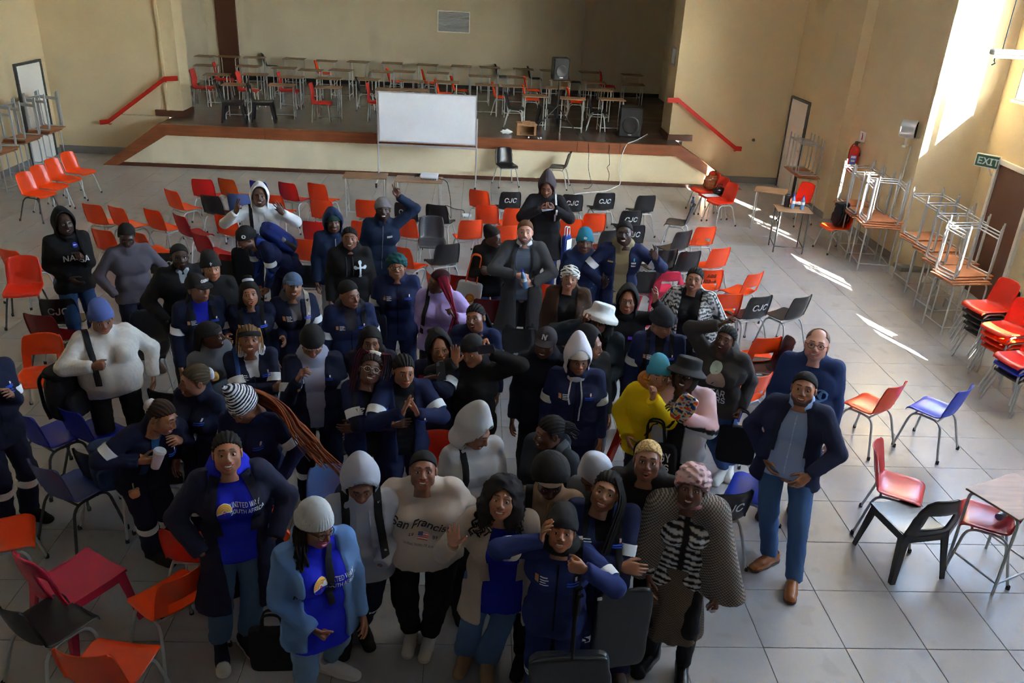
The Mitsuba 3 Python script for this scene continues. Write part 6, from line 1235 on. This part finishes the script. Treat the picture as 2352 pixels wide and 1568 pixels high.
tote('printed_tote', s, g + [0, 0, .02], .33, .42, srgb(22, 22, 24), s.yaw, 'black tote bag with tall white lettering below the yellow jacket', .20, roll=-.10, prints=[('lettering', fl('ENERGY', .075, .12, .62), wt, 'white lettering'), ('lettering', fl('FLOWS', .06, .03, .80), wt, 'white lettering'), ('lettering', fl('GROW WITH THE FLOW', .016, -.025, .9), wt, None), ('lettering', fl('SMOKE', .075, -.09, .72), wt, 'white lettering')])
# -- 32..37: the middle of the crowd
s = Figure('woman in profile with long straight black hair and a grey top', (484, 770), 1.62, 40, (72, 2, 0), skin='d', mood='smile', bust=.075, arms=('down', 'down'), who='the woman in the grey top')
s.body(); s.top(srgb(84, 86, 92), .022, .46, 'top').hair('short'); s.wear('band', (.014, .014, .016), 'headband'); s.trousers(BLACK).shoes()
s.strands(44, lambda u: np.array([.078 * math.cos(u * math.pi), .05 + .065 * math.sin(u * math.pi), .05]), lambda u, t: np.array([.03 * t * math.cos(u * math.pi), .10 * math.sin(t * 1.6) * .6, -.50 * t ** 1.1]), .0095, 8, (.012, .010, .010), name='hair', knots=False, seg=9)
s = Figure('woman with blonde braids and black headband, arms crossed, white hood collar', (573, 780), 1.64, 6, (2, None, 2), skin='m', mood='smile', bust=.07, arms=('crossl', 'crossr'), hands=('calm', 'calm'), who='the woman with the blonde braids')
s.body(); s.overall(NAVY, open_=(0, .05), openz=(.73, 2)); s.inner(srgb(224, 224, 230), .020, 'hoodie', collar='hood'); s.hair('rows', srgb(96, 72, 50)); s.wear('band', (.012, .012, .013), 'headband'); s.shoes(kind='boot'); s.shoulder_strap(-0.12, .66, srgb(40, 66, 120), x2=-0.13)
s.strands(50, lambda u: np.array([.08 * math.cos(u * 6.28), .03 + .07 * math.sin(u * 6.28), .085]), lambda u, t: np.array([.035 * t * math.cos(u * 6.28), .045 * t * math.sin(u * 6.28) + .02 * t, .03 * math.sin(t * 3.1) - .20 * t ** 1.5]), .0048, 11, srgb(150, 112, 70), srgb(84, 60, 40))
s = Figure('person in a grey hoodie under an open navy jacket, black beanie with lettering, looking down', (717, 786), 1.72, 2, (2, -26, 2), w=1.15, skin='m', mood='calm', arms=({'px': (684, 872, .26)}, 'down'), hands=('grip', 'calm'), who='the person in the beanie with white lettering')
s.body(); s.overall(srgb(18, 24, 46), open_=(.05, .085)); s.inner(srgb(156, 160, 182), .018, 'hoodie', collar='hood'); s.wear('beanie', (.014, .014, .015), 'beanie'); s.shoes(kind='boot'); m = text2d('BORN TO WIN', .016, 0, 0, squeeze=.85); s.add_head('beanie_lettering', (np.stack([m[0][:, 0], -.1235 + m[0][:, 0] ** 2 * 4.2, m[0][:, 1] + .056], 1), m[1]), WHITE, 'm_matte', 'white lettering')
s = Figure('woman with chin length straight black hair in a navy and red jacket', (851, 785), 1.64, 0, (4, 4, 2), skin='m', mood='open', bust=.07, arms=('down', 'down'), who='the woman in the navy and red jacket')
def nr(v, s):
    c = np.tile(srgb(26, 26, 42), (len(v), 1)); b = np.abs(v[:, 2] - .66 * s.H) < .035; c[b] = srgb(170, 26, 44); b = (v[:, 2] < .66 * s.H - .035) & (v[:, 2] > .66 * s.H - .06); c[b] = srgb(214, 214, 216); return c
s.body(); s.top(WHITE, .032, .46, 'jacket', (0, .05), collar='hood', color_fn=nr, openz=(.74, 2)).inner(srgb(206, 40, 36), .022, 'hood_lining', collar='hood'); s.hair('bob'); s.trousers(BLACK).shoes(); s.straps2()
s = Figure('woman with clear glasses and dark red braids, arms crossed, head tilted', (851, 848), 1.66, 4, (6, 26, 16), w=1.15, skin='d', mood='smile', bust=.075, arms=('crossl', 'crossr'), who='the woman with clear glasses')
s.body(); s.overall(NAVY2, open_=(.05, .06)); s.inner(BLACK, .014, 'tee', collar='stand'); s.hair('rows', (.02, .010, .012)); s.glasses(srgb(190, 178, 170), .023, .002); s.add_head('scrunchie', xf(soft(.048, .03, .022, 5, 3), None, (.01, .02, .125)), srgb(222, 212, 196)); s.shoes(kind='boot')
s.strands(26, lambda u: np.array([.05 * math.cos(u * 6.28), .03, .125]), lambda u, t: np.array([(.105 if u > .4 else -.10) * math.sin(min(1, t * 2.4) * 1.57), .03 * math.cos(u * 9), .03 * math.sin(t * 3.1) - .40 * max(0, t - .22)]), .0048, 12, srgb(84, 20, 36), srgb(30, 14, 20))
s.pack(srgb(26, 24, 38), .66); s.shoulder_strap(-0.13, .66, srgb(22, 22, 28), .022, x2=-0.15)
s = Figure('woman in an open navy work jacket clapping her hands', (927, 851), 1.66, 8, (14, 0, 4), skin='b', mood='calm', bust=.07, arms=({'px': (925, 948, .30), 'hint': (-1, .2, -.6)}, {'px': (958, 950, .30), 'hint': (1, .2, -.6)}), hands=('open', 'open'), who='the clapping woman')
s.hand_dir = [np.array([.25, -.3, .9]), np.array([-.25, -.3, .9])]; s.hand_palm = [np.array([1, -.3, 0]), np.array([-1, -.3, 0])]; s.body(); s.overall(NAVY2, open_=(.06, .075)); s.inner(srgb(18, 18, 22), .012, 'tee'); s.hair('rows'); s.shoes(kind='boot')
s.strands(36, lambda u: np.array([.05 * math.cos(u * 3.1), .095, .02]), lambda u, t: np.array([.11 * t + .05 * t * math.cos(u * 3.1), .02 - .16 * t * t, -.50 * t]), .0062, 14)
# -- 42
s = Figure('woman in navy work clothes with a white hood pulled up', (1328, 824), 1.66, 4, (12, -2, 0), w=1.25, belly=.02, skin='m', mood='calm', bust=.08, arms=('down', 'down'), who='the woman with the white hood')
s.body(); s.overall(NAVY2); s.hood(srgb(226, 222, 232), 'tall_hood', 'white hood'); s.wear('beanie', srgb(214, 206, 196), 'cap'); s.shoes(kind='boot')
for q in (-.04, .03): s.strap([q, q * 1.6, q * 1.2], [.81 * s.H, .74 * s.H, .60 * s.H if q > 0 else .70 * s.H], srgb(220, 216, 214), .006, name='drawstring', off=.006)
# -- 44, 45, 46, 47: left
s = Figure('woman in navy work clothes in profile with fine braids and a patterned scrunchie', (447, 874), 1.64, -40, (-78, 0, 0), skin='m', mood='smile', bust=.07, arms=('down', 'down'), who='the woman with the patterned scrunchie')
s.body(); s.overall(NAVY); s.hair('rows', (.05, .036, .02)); s.add_head('scrunchie', xf(soft(.045, .022, .04, 5, 3), None, (0, .118, .03)), srgb(190, 190, 205)); s.add_head('hair_bun', xf(soft(.035, .035, .03, 6, 3), None, (0, .14, .0)), srgb(150, 116, 60)); s.shoes(kind='boot')
s = Figure('woman in a black and white striped knit hat with long auburn braids', (560, 932), 1.66, -22, (-46, -34, -6), lean=(14, 0), skin='m', mood='calm', bust=.07, arms=('down', {'px': (648, 1096, .12), 'hint': (1, .3, -.2)}), hands=('calm', 'grip'), who='the woman in the striped knit hat')
def strp(v): return np.where((np.sin(v[:, 2] * 300 + 2.0 * np.sin(v[:, 0] * 30)) > 0)[:, None], srgb(225, 225, 230), (.014, .014, .02))
s.body(); s.overall(NAVY2); s.wear('cone_hat', WHITE, 'knit_hat', color_fn=strp); s.glasses(srgb(120, 110, 105)); s.shoes(kind='boot')
dl = s.Rh.T @ unit(np.array([.75, -.25, -.62]))
s.strands(64, lambda u: np.array([.045 * math.cos(u * 6.28), .095 + .02 * math.sin(u * 6.28), .02 + .05 * math.sin(u * 6.28)]), lambda u, t: dl * .68 * t + np.array([.0, .085, .0]) * math.sin(min(1, t * 1.3) * 2.6) + np.array([.16 * (u - .5), .05 * math.sin(u * 31), .16 * math.sin(u * 12)]) * t, .0062, 17, srgb(124, 66, 36), srgb(86, 44, 26), seg=13)
phone(s.world(s.Wr[1]) + s.R @ np.array([.0, -.07, -.06]), s.R @ rotx(-.5) @ roty(.5), 'phone held low by the woman in the striped knit hat', srgb(120, 70, 64))
s = Figure('laughing woman in navy work clothes holding a white paper cup', (372, 958), 1.62, 22, (52, -18, 12), lean=(26, 10), skin='b', mood='smile', bust=.07, arms=({'px': (318, 1060, .26), 'hint': (-1, .2, -.6)}, {'px': (414, 1010, .24), 'hint': (.5, .2, -1)}), hands=('grip', 'calm'), feet=[(366, 1278), (396, 1262)], who='the woman with the paper cup')
s.hand_dir[0] = np.array([.9, -.4, -.1]); s.hand_palm[0] = np.array([.1, .8, .4]); s.body(); s.overall(NAVY); s.hair('rows', (.03, .018, .014)); s.add_head('scrunchie', xf(soft(.05, .026, .042, 5, 3), None, (-.02, .105, .06)), srgb(176, 170, 170)); s.strap([-.02, -.03, -.05], [.84 * s.H, .72 * s.H, .58 * s.H], srgb(38, 78, 124), .028, label='blue bag strap'); s.shoes(kind='boot', turn=(.3, .5))
g = s.world(s.Wr[0]) + s.R @ np.array([.085, -.05, -.06]); t = thing('paper_cup', 'white paper coffee cup with a lid in the hand of the laughing woman', 'cup'); M = TW(mat4(s.R @ roty(.3) @ rotx(.2), g)); part(t, 'cup', paint(lathe([(0, 0), (.030, 0), (.041, .135), (0, .135)], 20), srgb(220, 220, 228), 'm_matte', False), M=M); part(t, 'lid', paint(lathe([(0, .152), (.034, .152), (.038, .150), (.040, .142), (.044, .14), (.044, .13), (0, .13)], 20), srgb(235, 235, 240), 'm_gloss', False), M=M)
g = s.world(s.J(-.17, .10, .50 * s.H)); backpack(TW(mat4(s.R @ rotz(-.3), g + [0, 0, -.16])), srgb(28, 48, 78), 'blue backpack hanging behind the laughing woman with the paper cup', s=.80)
k = thing('plush_keyring', 'small tan plush key ring on the blue backpack', 'key ring'); part(k, 'plush', paint(cat(soft(.035, .03, .032, 3, 3), xf(soft(.012, .012, .012, 4, 2), None, (-.026, 0, .026)), xf(soft(.012, .012, .012, 4, 2), None, (.026, 0, .026))), srgb(196, 144, 104), 'm_cloth'), M=TW(mat4(s.R, g + s.R @ np.array([.05, -.24, -.12])))); part(k, 'loop', paint(tube([(0, 0, .03), (.004, .01, .08)], .005, 6), srgb(150, 150, 110), 'm_cloth'), M=TW(mat4(s.R, g + s.R @ np.array([.05, -.24, -.12]))))
s = Figure('person in navy work clothes cut off by the left picture edge', (-46, 812), 1.70, 25, (30, 0, 0), skin='m', mood='calm', arms=('down', {'px': (26, 905, .20)}), who='the person at the left edge')
s.body(); s.overall(NAVY); s.hair('short'); s.shoes(kind='boot')
# -- 50..55: second row
s = Figure('person in a light grey hoodie with the hood over the eyes and a backpack', (828, 1108), 1.64, 4, (2, -22, 0), skin='m', mood='smile', arms=('pouch', 'pouch'), hands=(None, None), feet=[(795, 1470), (834, 1450)], who='the person in the grey hoodie with backpack')
s.body(); s.top(srgb(150, 152, 162), .034, .47, 'hoodie', amp=.009).hood(srgb(158, 160, 172), 'deep_hood'); s.trousers(srgb(20, 24, 42), .022, .06, bands=True).shoes(kind='boot'); s.straps2(BLACK, .024); s.pack(srgb(28, 36, 60))
for q in (-.035, .04): s.strap([q, q * 1.2], [.80 * s.H, .64 * s.H], srgb(150, 152, 160), .005, name='drawstring', off=.004)
s = Figure('woman in profile in a pale grey hoodie with the hood up and a black strap', (1092, 990), 1.66, 26, (58, -26, 6), w=1.12, skin='m', mood='smile', arms=('down', 'down'), who='the woman in profile in the grey hoodie')
s.body(); s.top(srgb(160, 160, 162), .036, .45, 'hoodie', amp=.009).hood(srgb(172, 172, 176), 'tall_hood'); s.trousers(OFFBLACK).shoes(); s.shoulder_strap(-0.1, .60, BLACK, .022, x2=-0.12)
s = Figure('woman in profile with black cornrows tied back and a dark hooded jacket', (1262, 994), 1.62, -40, (-68, -4, -4), w=1.2, skin='d', mood='smile', bust=.07, arms=('down', 'down'), who='the woman with cornrows in the dark jacket')
s.body(); s.top(srgb(32, 36, 42), .038, .45, 'jacket', collar='hood').hair('rows'); s.trousers(BLACK).shoes(); s.shoulder_strap(0.1, .62, srgb(70, 74, 80), .022, x2=0.12)
s.strands(26, lambda u: np.array([.05 * math.cos(u * 6.28), .08, .05 + .03 * math.sin(u * 6.28)]), lambda u, t: np.array([.01 * math.sin(u * 9), .11 * t, -.02 - .06 * t * t + .03 * math.sin(u * 7) * t]), .0055, 18)
s = Figure('person with an afro and cream headband in a tan jacket, looking down', (1263, 1100), 1.66, 2, (6, -22, 0), skin='dd', mood='calm', arms=('down', 'down'), who='the person with the cream headband')
s.body(); s.top(srgb(128, 106, 88), .03, .46, 'jacket', collar='shirt').hair('afro'); s.wear('band', srgb(216, 196, 174), 'headband'); s.trousers(BLACK).shoes(); s.shoulder_strap(-0.12, .62, BLACK, .022, x2=-0.13); s.strap([0, 0, 0], [.82 * s.H, .7 * s.H, .5 * s.H], srgb(104, 84, 68), .004, name='zip')
s = Figure('person bending forward under a pale grey hood behind the smiling woman with braids', (1364, 1092), 1.50, -30, (-40, -40, 0), skin='m', mood='calm', arms=('down', 'down'))
s.body(); s.top(srgb(86, 86, 92), .034, .45, 'hoodie').hood(srgb(190, 192, 204), 'tall_hood'); s.trousers(BLACK).shoes()
# -- 51: beige sweatshirt
s = Figure('smiling woman in a beige sweatshirt with black italic lettering', (972, 1080), 1.63, 0, (0, None, 2), w=1.62, belly=.07, skin='m', mood='smile', bust=.09, arms=('behind', 'behind'), hands=(None, None), feet=[(944, 1468), (986, 1478)], who='the woman in the beige sweatshirt', fw=1.05)
s.body(); s.top(srgb(190, 176, 164), .038, .50, 'sweatshirt', amp=.008, kk=.05).inner(BLACK, .02, 'turtleneck', .6, 'turtle'); s.hair('short'); s.trousers(srgb(18, 18, 20), .03, .07); s.shoes(srgb(206, 200, 190), srgb(190, 186, 178), toe=srgb(214, 208, 198), turn=(-.15, -.25), label='white and black sneakers'); zc = .72 * s.H
s.decal([(text2d('San Francisco', .050, 0, zc, True, .28, .92), srgb(28, 26, 28)), (text2d('19', .020, -.075, zc - .075, True), srgb(50, 46, 48)), (text2d('89', .020, .075, zc - .075, True), srgb(50, 46, 48)), (text2d('United States Of America', .014, 0, zc - .125, False, 0, 1.0), srgb(60, 56, 58))], 'chest_lettering', 'black lettering', rot=-9)
fl = [((-.032 + .0, .032, zc - .10 + .0057 * i, zc - .10 + .0057 * (i + 1)), srgb(180, 60, 64) if i % 2 == 0 else srgb(222, 214, 208)) for i in range(8)] + [((-.032, -.002, zc - .077, zc - .054), srgb(60, 80, 130))]; s.decal(fl, 'chest_flag', 'small striped flag', .015, -9)
# -- 48: the woman in the long coat
s = Figure('smiling woman in a long navy coat over a royal blue hoodie', (522, 1040), 1.76, 4, (0, None, 2), w=1.08, skin='b', mood='smile', bust=.075, arms=('pocket', 'pocket'), hands=(None, None), feet=[(511, 1508), (574, 1490)], who='the woman in the long navy coat')
s.body(); s.top(srgb(32, 34, 56), .036, .27, 'coat', (.085, .140), flare=.05, amp=.007).inner(srgb(28, 40, 190), .020, 'hoodie', .46, 'hood'); united(s, -.005, .725 * s.H, .027); s.hair('rows'); s.trousers(srgb(72, 98, 132), .022, .15, .012, 'jeans'); s.shoes(srgb(32, 32, 48), srgb(200, 196, 190), toe=srgb(206, 200, 192), turn=(-.05, .35), label='navy and cream sneakers')
for q in (-1, 1): s.strap([q * .085, q * .15, q * .11], [.83 * s.H, .73 * s.H, .60 * s.H], srgb(28, 29, 48), .030, name='lapel', off=.006)
s.strands(16, lambda u: np.array([(.06 if u > .5 else -.06), .06, .0]), lambda u, t: np.array([(.03 if u > .5 else -.03) * t, .02, -.16 * t]), .005, 20)
# -- 49: blue jacket, grey ribbed beanie
s = Figure('woman in a light blue jacket and grey ribbed beanie looking aside', (724, 1206), 1.66, 18, (40, -10, 6), w=1.18, skin='m', mood='smile', bust=.08, arms=({'px': (716, 1442, .10), 'hint': (-.8, .4, -.3)}, 'down'), hands=('fist', 'calm'), feet=[(712, 1640), (772, 1532)], lipc=srgb(170, 40, 70), who='the woman in the light blue jacket')
s.body(); s.top(srgb(86, 122, 172), .036, .43, 'jacket', (.12, .115), flare=.02, collar='hood', amp=.010).inner(srgb(26, 38, 196), .016, 'tee', .40); united(s, .02, .72 * s.H, .026); s.wear('rib_beanie', srgb(188, 190, 192), 'beanie', 'grey ribbed beanie'); s.hair('short'); s.glasses((.012, .012, .014), .0225, .0022); s.trousers(srgb(104, 134, 168), .014, .08, name='jeans').shoes(srgb(226, 224, 226), WHITE, turn=(.3, .75), label='white sneakers'); s.strap([.06, .02, .04], [.83 * s.H, .72 * s.H, .60 * s.H], srgb(40, 42, 50), .018, off=.008)
s.strands(30, lambda u: np.array([-.065 + .02 * math.cos(u * 6.28), .03 + .03 * math.sin(u * 6.28), .0]), lambda u, t: np.array([-.02 + .03 * math.sin(u * 20) * t, -.10 * t, -.40 * t]), .0095, 21, (.012, .010, .010), name='hair', curl=.012, seg=22, knots=False)
g = s.world(s.J(-.22, .22, .34 * s.H)); tote('black_tote', s, g + [0, 0, .10], .30, .32, srgb(20, 20, 25), s.yaw - .5, 'black tote bag behind the woman in the light blue jacket', .12)
# -- 56: blazer, waving
s = Figure('curly haired woman in a beige blazer waving one hand', (1153, 1146), 1.66, 0, (-2, None, 6), w=1.12, skin='b', mood='smile', bust=.08, arms=({'px': (1043, 1250, .20), 'hint': (-.6, .3, -1)}, 'down'), hands=('open', 'calm'), feet=[(1068, 1512), (1116, 1532)], who='the waving woman in the beige blazer')
s.hand_dir[0] = np.array([-.08, -.1, 1]); s.hand_palm[0] = np.array([0, -1, .1]); s.body(); s.top(srgb(176, 160, 146), .032, .38, 'blazer', (.13, .105), flare=.03, amp=.006, opencx=.03).inner(srgb(22, 34, 150), .016, 'tee', .42); united(s, .035, .735 * s.H, .023); s.hair('curly', (.012, .010, .011)); s.trousers(srgb(78, 106, 146), .016, .035, .03, 'jeans').shoes(srgb(150, 118, 92), turn=(-.25, .1))
for q in (-1, 1): s.strap([q * .08 + .02, q * .13 + .02, q * .105 + .03], [.83 * s.H, .73 * s.H, .58 * s.H], srgb(164, 148, 134), .028, name='lapel', off=.006)
s.strands(70, lambda u: np.array([.13 * math.cos(u * 9.4), .04 + .06 * math.sin(u * 23), -.02 + .06 * math.sin(u * 17)]), lambda u, t: np.array([.02 * t * math.cos(u * 9.4), 0, -.17 * t]), .0075, 22, (.014, .011, .011), name='curls', curl=.014, seg=14, knots=False)
# -- 59: SNOOP hoodie
s = Figure('young man with short bleached hair in a black hoodie with gold lettering', (1487, 1058), 1.76, 0, (2, None, 2), skin='m', mood='open', arms=('down', 'down'), who='the man with the bleached hair')
def blond(v): return np.where((meshkit.noise(v * 150, 3) > .5)[:, None], srgb(206, 180, 130), srgb(150, 118, 72))
s.body(); s.top(srgb(30, 29, 30), .034, .46, 'hoodie', collar='hood').hair('short', srgb(200, 176, 128), color_fn=blond); s.trousers(BLACK).shoes(); z = .69 * s.H; s.decal([(text2d('SNOOP', .085, -.01, z, True, 0, .62), srgb(196, 160, 44)), (disc2d(-.005, z - .09, 0, .036), srgb(120, 84, 66)), ((-.06, .05, z - .19, z - .13), srgb(120, 128, 140))], 'chest_print', 'gold lettering over a plain figure print')
# -- 58: braids, arms crossed
s = Figure('smiling woman in navy work clothes with side swept black braids, arms crossed', (1392, 1128), 1.68, 2, (-4, None, 12), w=1.08, skin='b', mood='smile', bust=.07, arms=('crossl', 'crossr'), feet=[(1345, 1528), (1420, 1560)], who='the smiling woman with side swept braids')
s.body(); s.overall(NAVY2, open_=(0, .045), openz=(.73, 2)); s.inner(BLACK, .014, 'tee', collar='stand'); s.hair('rows'); s.shoes(srgb(70, 58, 52), kind='boot'); s.straps2()
s.strands(30, lambda u: np.array([.02 + .045 * u, -.03 + .06 * u, .105 - .02 * u]), lambda u, t: np.array([.075 * math.sin(min(1, t * 2.5) * 1.57), -.03 - .05 * t, -.42 * t ** 1.1]), .0050, 23)
g = s.world(s.J(.17, -.27, .60 * s.H)); t = thing('portfolio_bag', 'flat black portfolio bag held upright by the woman with side swept braids', 'bag'); M = TW(mat4(s.R @ rotz(.35), g)); part(t, 'body', paint(xf(soft(.18, .022, .30, 12, 4, .08, 8.0), t=(0, 0, -.30)), srgb(24, 28, 34), 'm_gloss'), M=M); part(t, 'zip_pull', paint(cbox(-.18, -.15, -.03, -.02, -.03, -.01, .002), srgb(190, 190, 190), 'm_gloss', False), M=M)
# -- 57: front woman in black beanie
s = Figure('smiling woman in navy work clothes and a black beanie holding her bag strap', (1290, 1220), 1.58, 0, (0, None, 2), skin='b', mood='smile', bust=.07, arms=({'px': (1243, 1240, .10), 'hint': (-1, .2, -.7)}, {'px': (1344, 1308, .24), 'hint': (1, .2, -.8)}), hands=('calm', 'fist'), feet=[(1228, 1600), (1300, 1610)], who='the woman in the black beanie at the front')
s.hand_dir = [np.array([.1, -.1, 1]), np.array([-.9, -.2, .3])]; s.hand_palm = [np.array([1, 0, 0]), np.array([0, .9, -.2])]; s.body(); s.overall(srgb(36, 48, 100), collar='shirt'); s.wear('tall_beanie', (.013, .013, .015), 'beanie'); nb = s.J(0, -.01, .85 * s.H); m = iso(lambda p: np.abs(ell(p, nb, (.095, .09, .05))) - .014, nb - .14, nb + .14, .012); s.add('neck_warmer', m, srgb(24, 28, 28)); s.shoes(kind='boot'); s.shoulder_strap(0.11, .55, BLACK, .02, x2=0.13); s.pack(BLACK, .62, (.19, .07, .20))
g = s.world(s.J(.10, -.30, .50 * s.H)); t = thing('shoulder_bag', 'large flat black shoulder bag hanging before the woman in the black beanie', 'bag'); M = TW(mat4(s.R @ rotz(.1) @ roty(-.12), g)); part(t, 'body', paint(xf(soft(.235, .05, .20, 31, 4, .12, 7.0), t=(0, 0, -.20)), srgb(34, 38, 44), 'm_gloss'), M=M)
for y in (-.03, .03): part(t, 'handle', paint(tube(bend([(.02, y, -.01), (.04, y, .20), (.07, y + .06, .38), (.10, y + .06, .40)], .07, 4), .010, 6), BLACK, 'm_cloth'), M=M)
part(t, 'zip_pull', paint(cbox(-.22, -.19, -.03, -.015, -.045, -.03, .003), srgb(200, 200, 200), 'm_gloss', False), M=M)
# -- 60: elder with cape
s = Figure('older woman in a pink headwrap and checked cape with a striped top', (1588, 1122), 1.66, 4, (-2, None, 2), w=1.05, skin='d', mood='smile', bust=.065, arms=({'px': (1490, 1320, .12)}, {'px': (1646, 1396, .12)}), hands=('calm', 'fist'), feet=[(1490, 1522), (1566, 1555)], who='the older woman in the pink headwrap')
def stripes(v, s):
    c = np.where((np.sin(v[:, 2] * 150 + v[:, 0] * 30) > .1)[:, None], srgb(206, 206, 208), srgb(26, 25, 27)); c[(np.abs(v[:, 0] - .01) < .022) & (v[:, 1] < 0)] = srgb(24, 23, 25); c[v[:, 2] > .80 * s.H] = srgb(30, 26, 30); return c
def check_fn(a, b, n):
    def f(p, n_, uv):
        i = dr.floor(p.x * n) + dr.floor(p.z * n); return mix(a, b, i - 2 * dr.floor(i / 2)) * (.85 + .3 * noise(p.x * 200, p.y * 200, p.z * 200))
    return f
pr('m_check', proc(check_fn((.060, .053, .048), (.24, .21, .185), 95)), .9, .2); pr('m_tweed', proc(check_fn((.075, .055, .040), (.15, .115, .085), 110)), .9, .2)
s.body(); s.top(WHITE, .016, .47, 'striped_top', amp=.004, color_fn=stripes); k, H = s.sc, s.H
P = [(s.J(-.03, .02, .83 * H), s.J(.03, .02, .83 * H), .10 * k, .10 * k, None), (s.S[0], s.S[1], .085 * k, .085 * k, None), (s.S[0], np.array([-.27 * k, -.02, .55 * H]), .10 * k, .13 * k, None), (s.S[1], np.array([.30 * k, -.02, .47 * H]), .10 * k, .15 * k, None), (s.J(0, .06, .72 * H), s.J(0, .07, .48 * H), .15 * k, .19 * k, None)]
lo, hi = s.box(P); bf = s.field(P, .06)
def cape(p):
    d = bf(p); ang = np.arctan2(p[:, 0], -p[:, 1]); d = d - .014 * np.sin(ang * 11) * np.clip((.80 * H - p[:, 2]) / .4, 0, 1); q = p[:, 0]; hemz = .455 * H + .06 * np.abs(np.abs(q) - .15) ; d = smax(d, hemz - p[:, 2], .008); wz = .035 + .10 * np.clip((.80 * H - p[:, 2]) / .5, 0, 1)
    return smax(d, -np.maximum(np.maximum(np.abs(q + .01) - wz, p[:, 1] + .02), .0 * q - 1), .01)
m = iso(cape, lo, hi, .0135); scene[s.add('cape', m, WHITE, label='checked wool cape with dark edge')]['bsdf'] = {'type': 'ref', 'id': 'm_check'}; s.wear('turban', srgb(206, 172, 172), 'headwrap', 'pale pink headwrap', color_fn=lambda v: np.where((meshkit.noise(v * [30, 18, 60], 2) > .6)[:, None], srgb(150, 112, 118), srgb(212, 180, 180)))
m = soft(.085, .075, .022, 4, 3); s.add('necklace', xf(m, s.L, s.J(0, -.02, .845 * H)), srgb(150, 96, 106), 'm_gloss')
P2 = [(np.array([-.03, .02, .56 * H]), np.array([(s.K[0][0] + s.K[1][0]) / 2 - .04, .0, .24 * H]), .125 * k, .175 * k, np.diag([1, 1.15, 1])), (np.array([.03, .02, .56 * H]), np.array([(s.K[0][0] + s.K[1][0]) / 2 + .04, .0, .24 * H]), .125 * k, .175 * k, np.diag([1, 1.15, 1]))]
P2 = [(a, b, r0, r1, S) for a, b, r0, r1, S in P2]; lo, hi = s.box(P2); f2 = s.field(P2, .03)
m = iso(lambda p: smax(smax(f2(p) - .010 * np.sin(np.arctan2(p[:, 0], -p[:, 1]) * 9) * np.clip((.5 * H - p[:, 2]) / .3, 0, 1), .215 * H - p[:, 2], .006), p[:, 2] - .56 * H, .006), lo, hi, .0145); scene[s.add('skirt', m, WHITE)]['bsdf'] = {'type': 'ref', 'id': 'm_tweed'}; s.trousers(BLACK, .004, .10, name='tights'); s.shoes(BLACK, kind='boot', gloss=True, turn=(-.5, .05), label='glossy black ankle boots')
g = s.world(s.Wr[1]) + s.R @ np.array([-.02, -.045, -.09]); t = thing('folded_paper', 'folded white paper in the hand of the older woman in the pink headwrap', 'paper'); part(t, 'sheet', paint(xf(tube([(-.03, 0, 0), (.03, 0, 0)], .022, 10), s.R @ rotz(.6) @ roty(.9), g), srgb(225, 225, 240), 'm_matte'))

LAND += [(985, 330, 'the whiteboard desk pair'), (1240, 372, 'the stage front near the cables'), (1620, 440, 'the brown leather handbag'), (1775, 470, 'the sunlit desk'), (2110, 1180, 'the right end desk'), (60, 380, 'the stacked desks at the left wall'), (240, 1420, 'the floor in the lower left corner'), (1990, 640, 'the sun streaks on the floor')]
add_chairs(LAND)
# painted lettering on the backs of some chairs
def chair_text(pxy, txt, col=(.55, .55, .57), h=.085, z=.63):
    c = min(PLACED, key=lambda c: math.hypot(c['px'][0] - pxy[0], c['px'][1] - pxy[1])); v, f = text2d(txt, h, 0, 0, True, .12, .95)
    bx = np.interp(v[:, 1] + z, [.44, .52, .58, .66, .73, .79], [-.15, -.188, -.203, -.222, -.240, -.262]); u = np.abs(v[:, 0]) / .19; lift = .055 * u ** 2.6
    p = np.stack([bx + lift - .012, -v[:, 0], v[:, 1] + z], 1); part(c['key'], 'painted_letters', paint((p, f[:, ::-1]), col, 'm_matte', False), 'white painted letters' if col[0] > .2 else 'dark hand written letters', M=c['M'])
for xy, t in (((134, 715), 'CJC'), ((375, 606), 'CJC'), ((931, 487), 'CJC'), ((1173, 460), 'CJC'), ((1315, 466), 'CJC'), ((1390, 462), 'CJC'), ((1450, 504), 'CJC'), ((1455, 538), 'CJC'), ((1746, 706), 'CJC'), ((1680, 1167), 'CJC')): chair_text(xy, t)
chair_text((1631, 644), 'ADS', (.05, .01, .01), .05, .70); chair_text((1631, 644), 'HO-4', (.05, .01, .01), .05, .62)
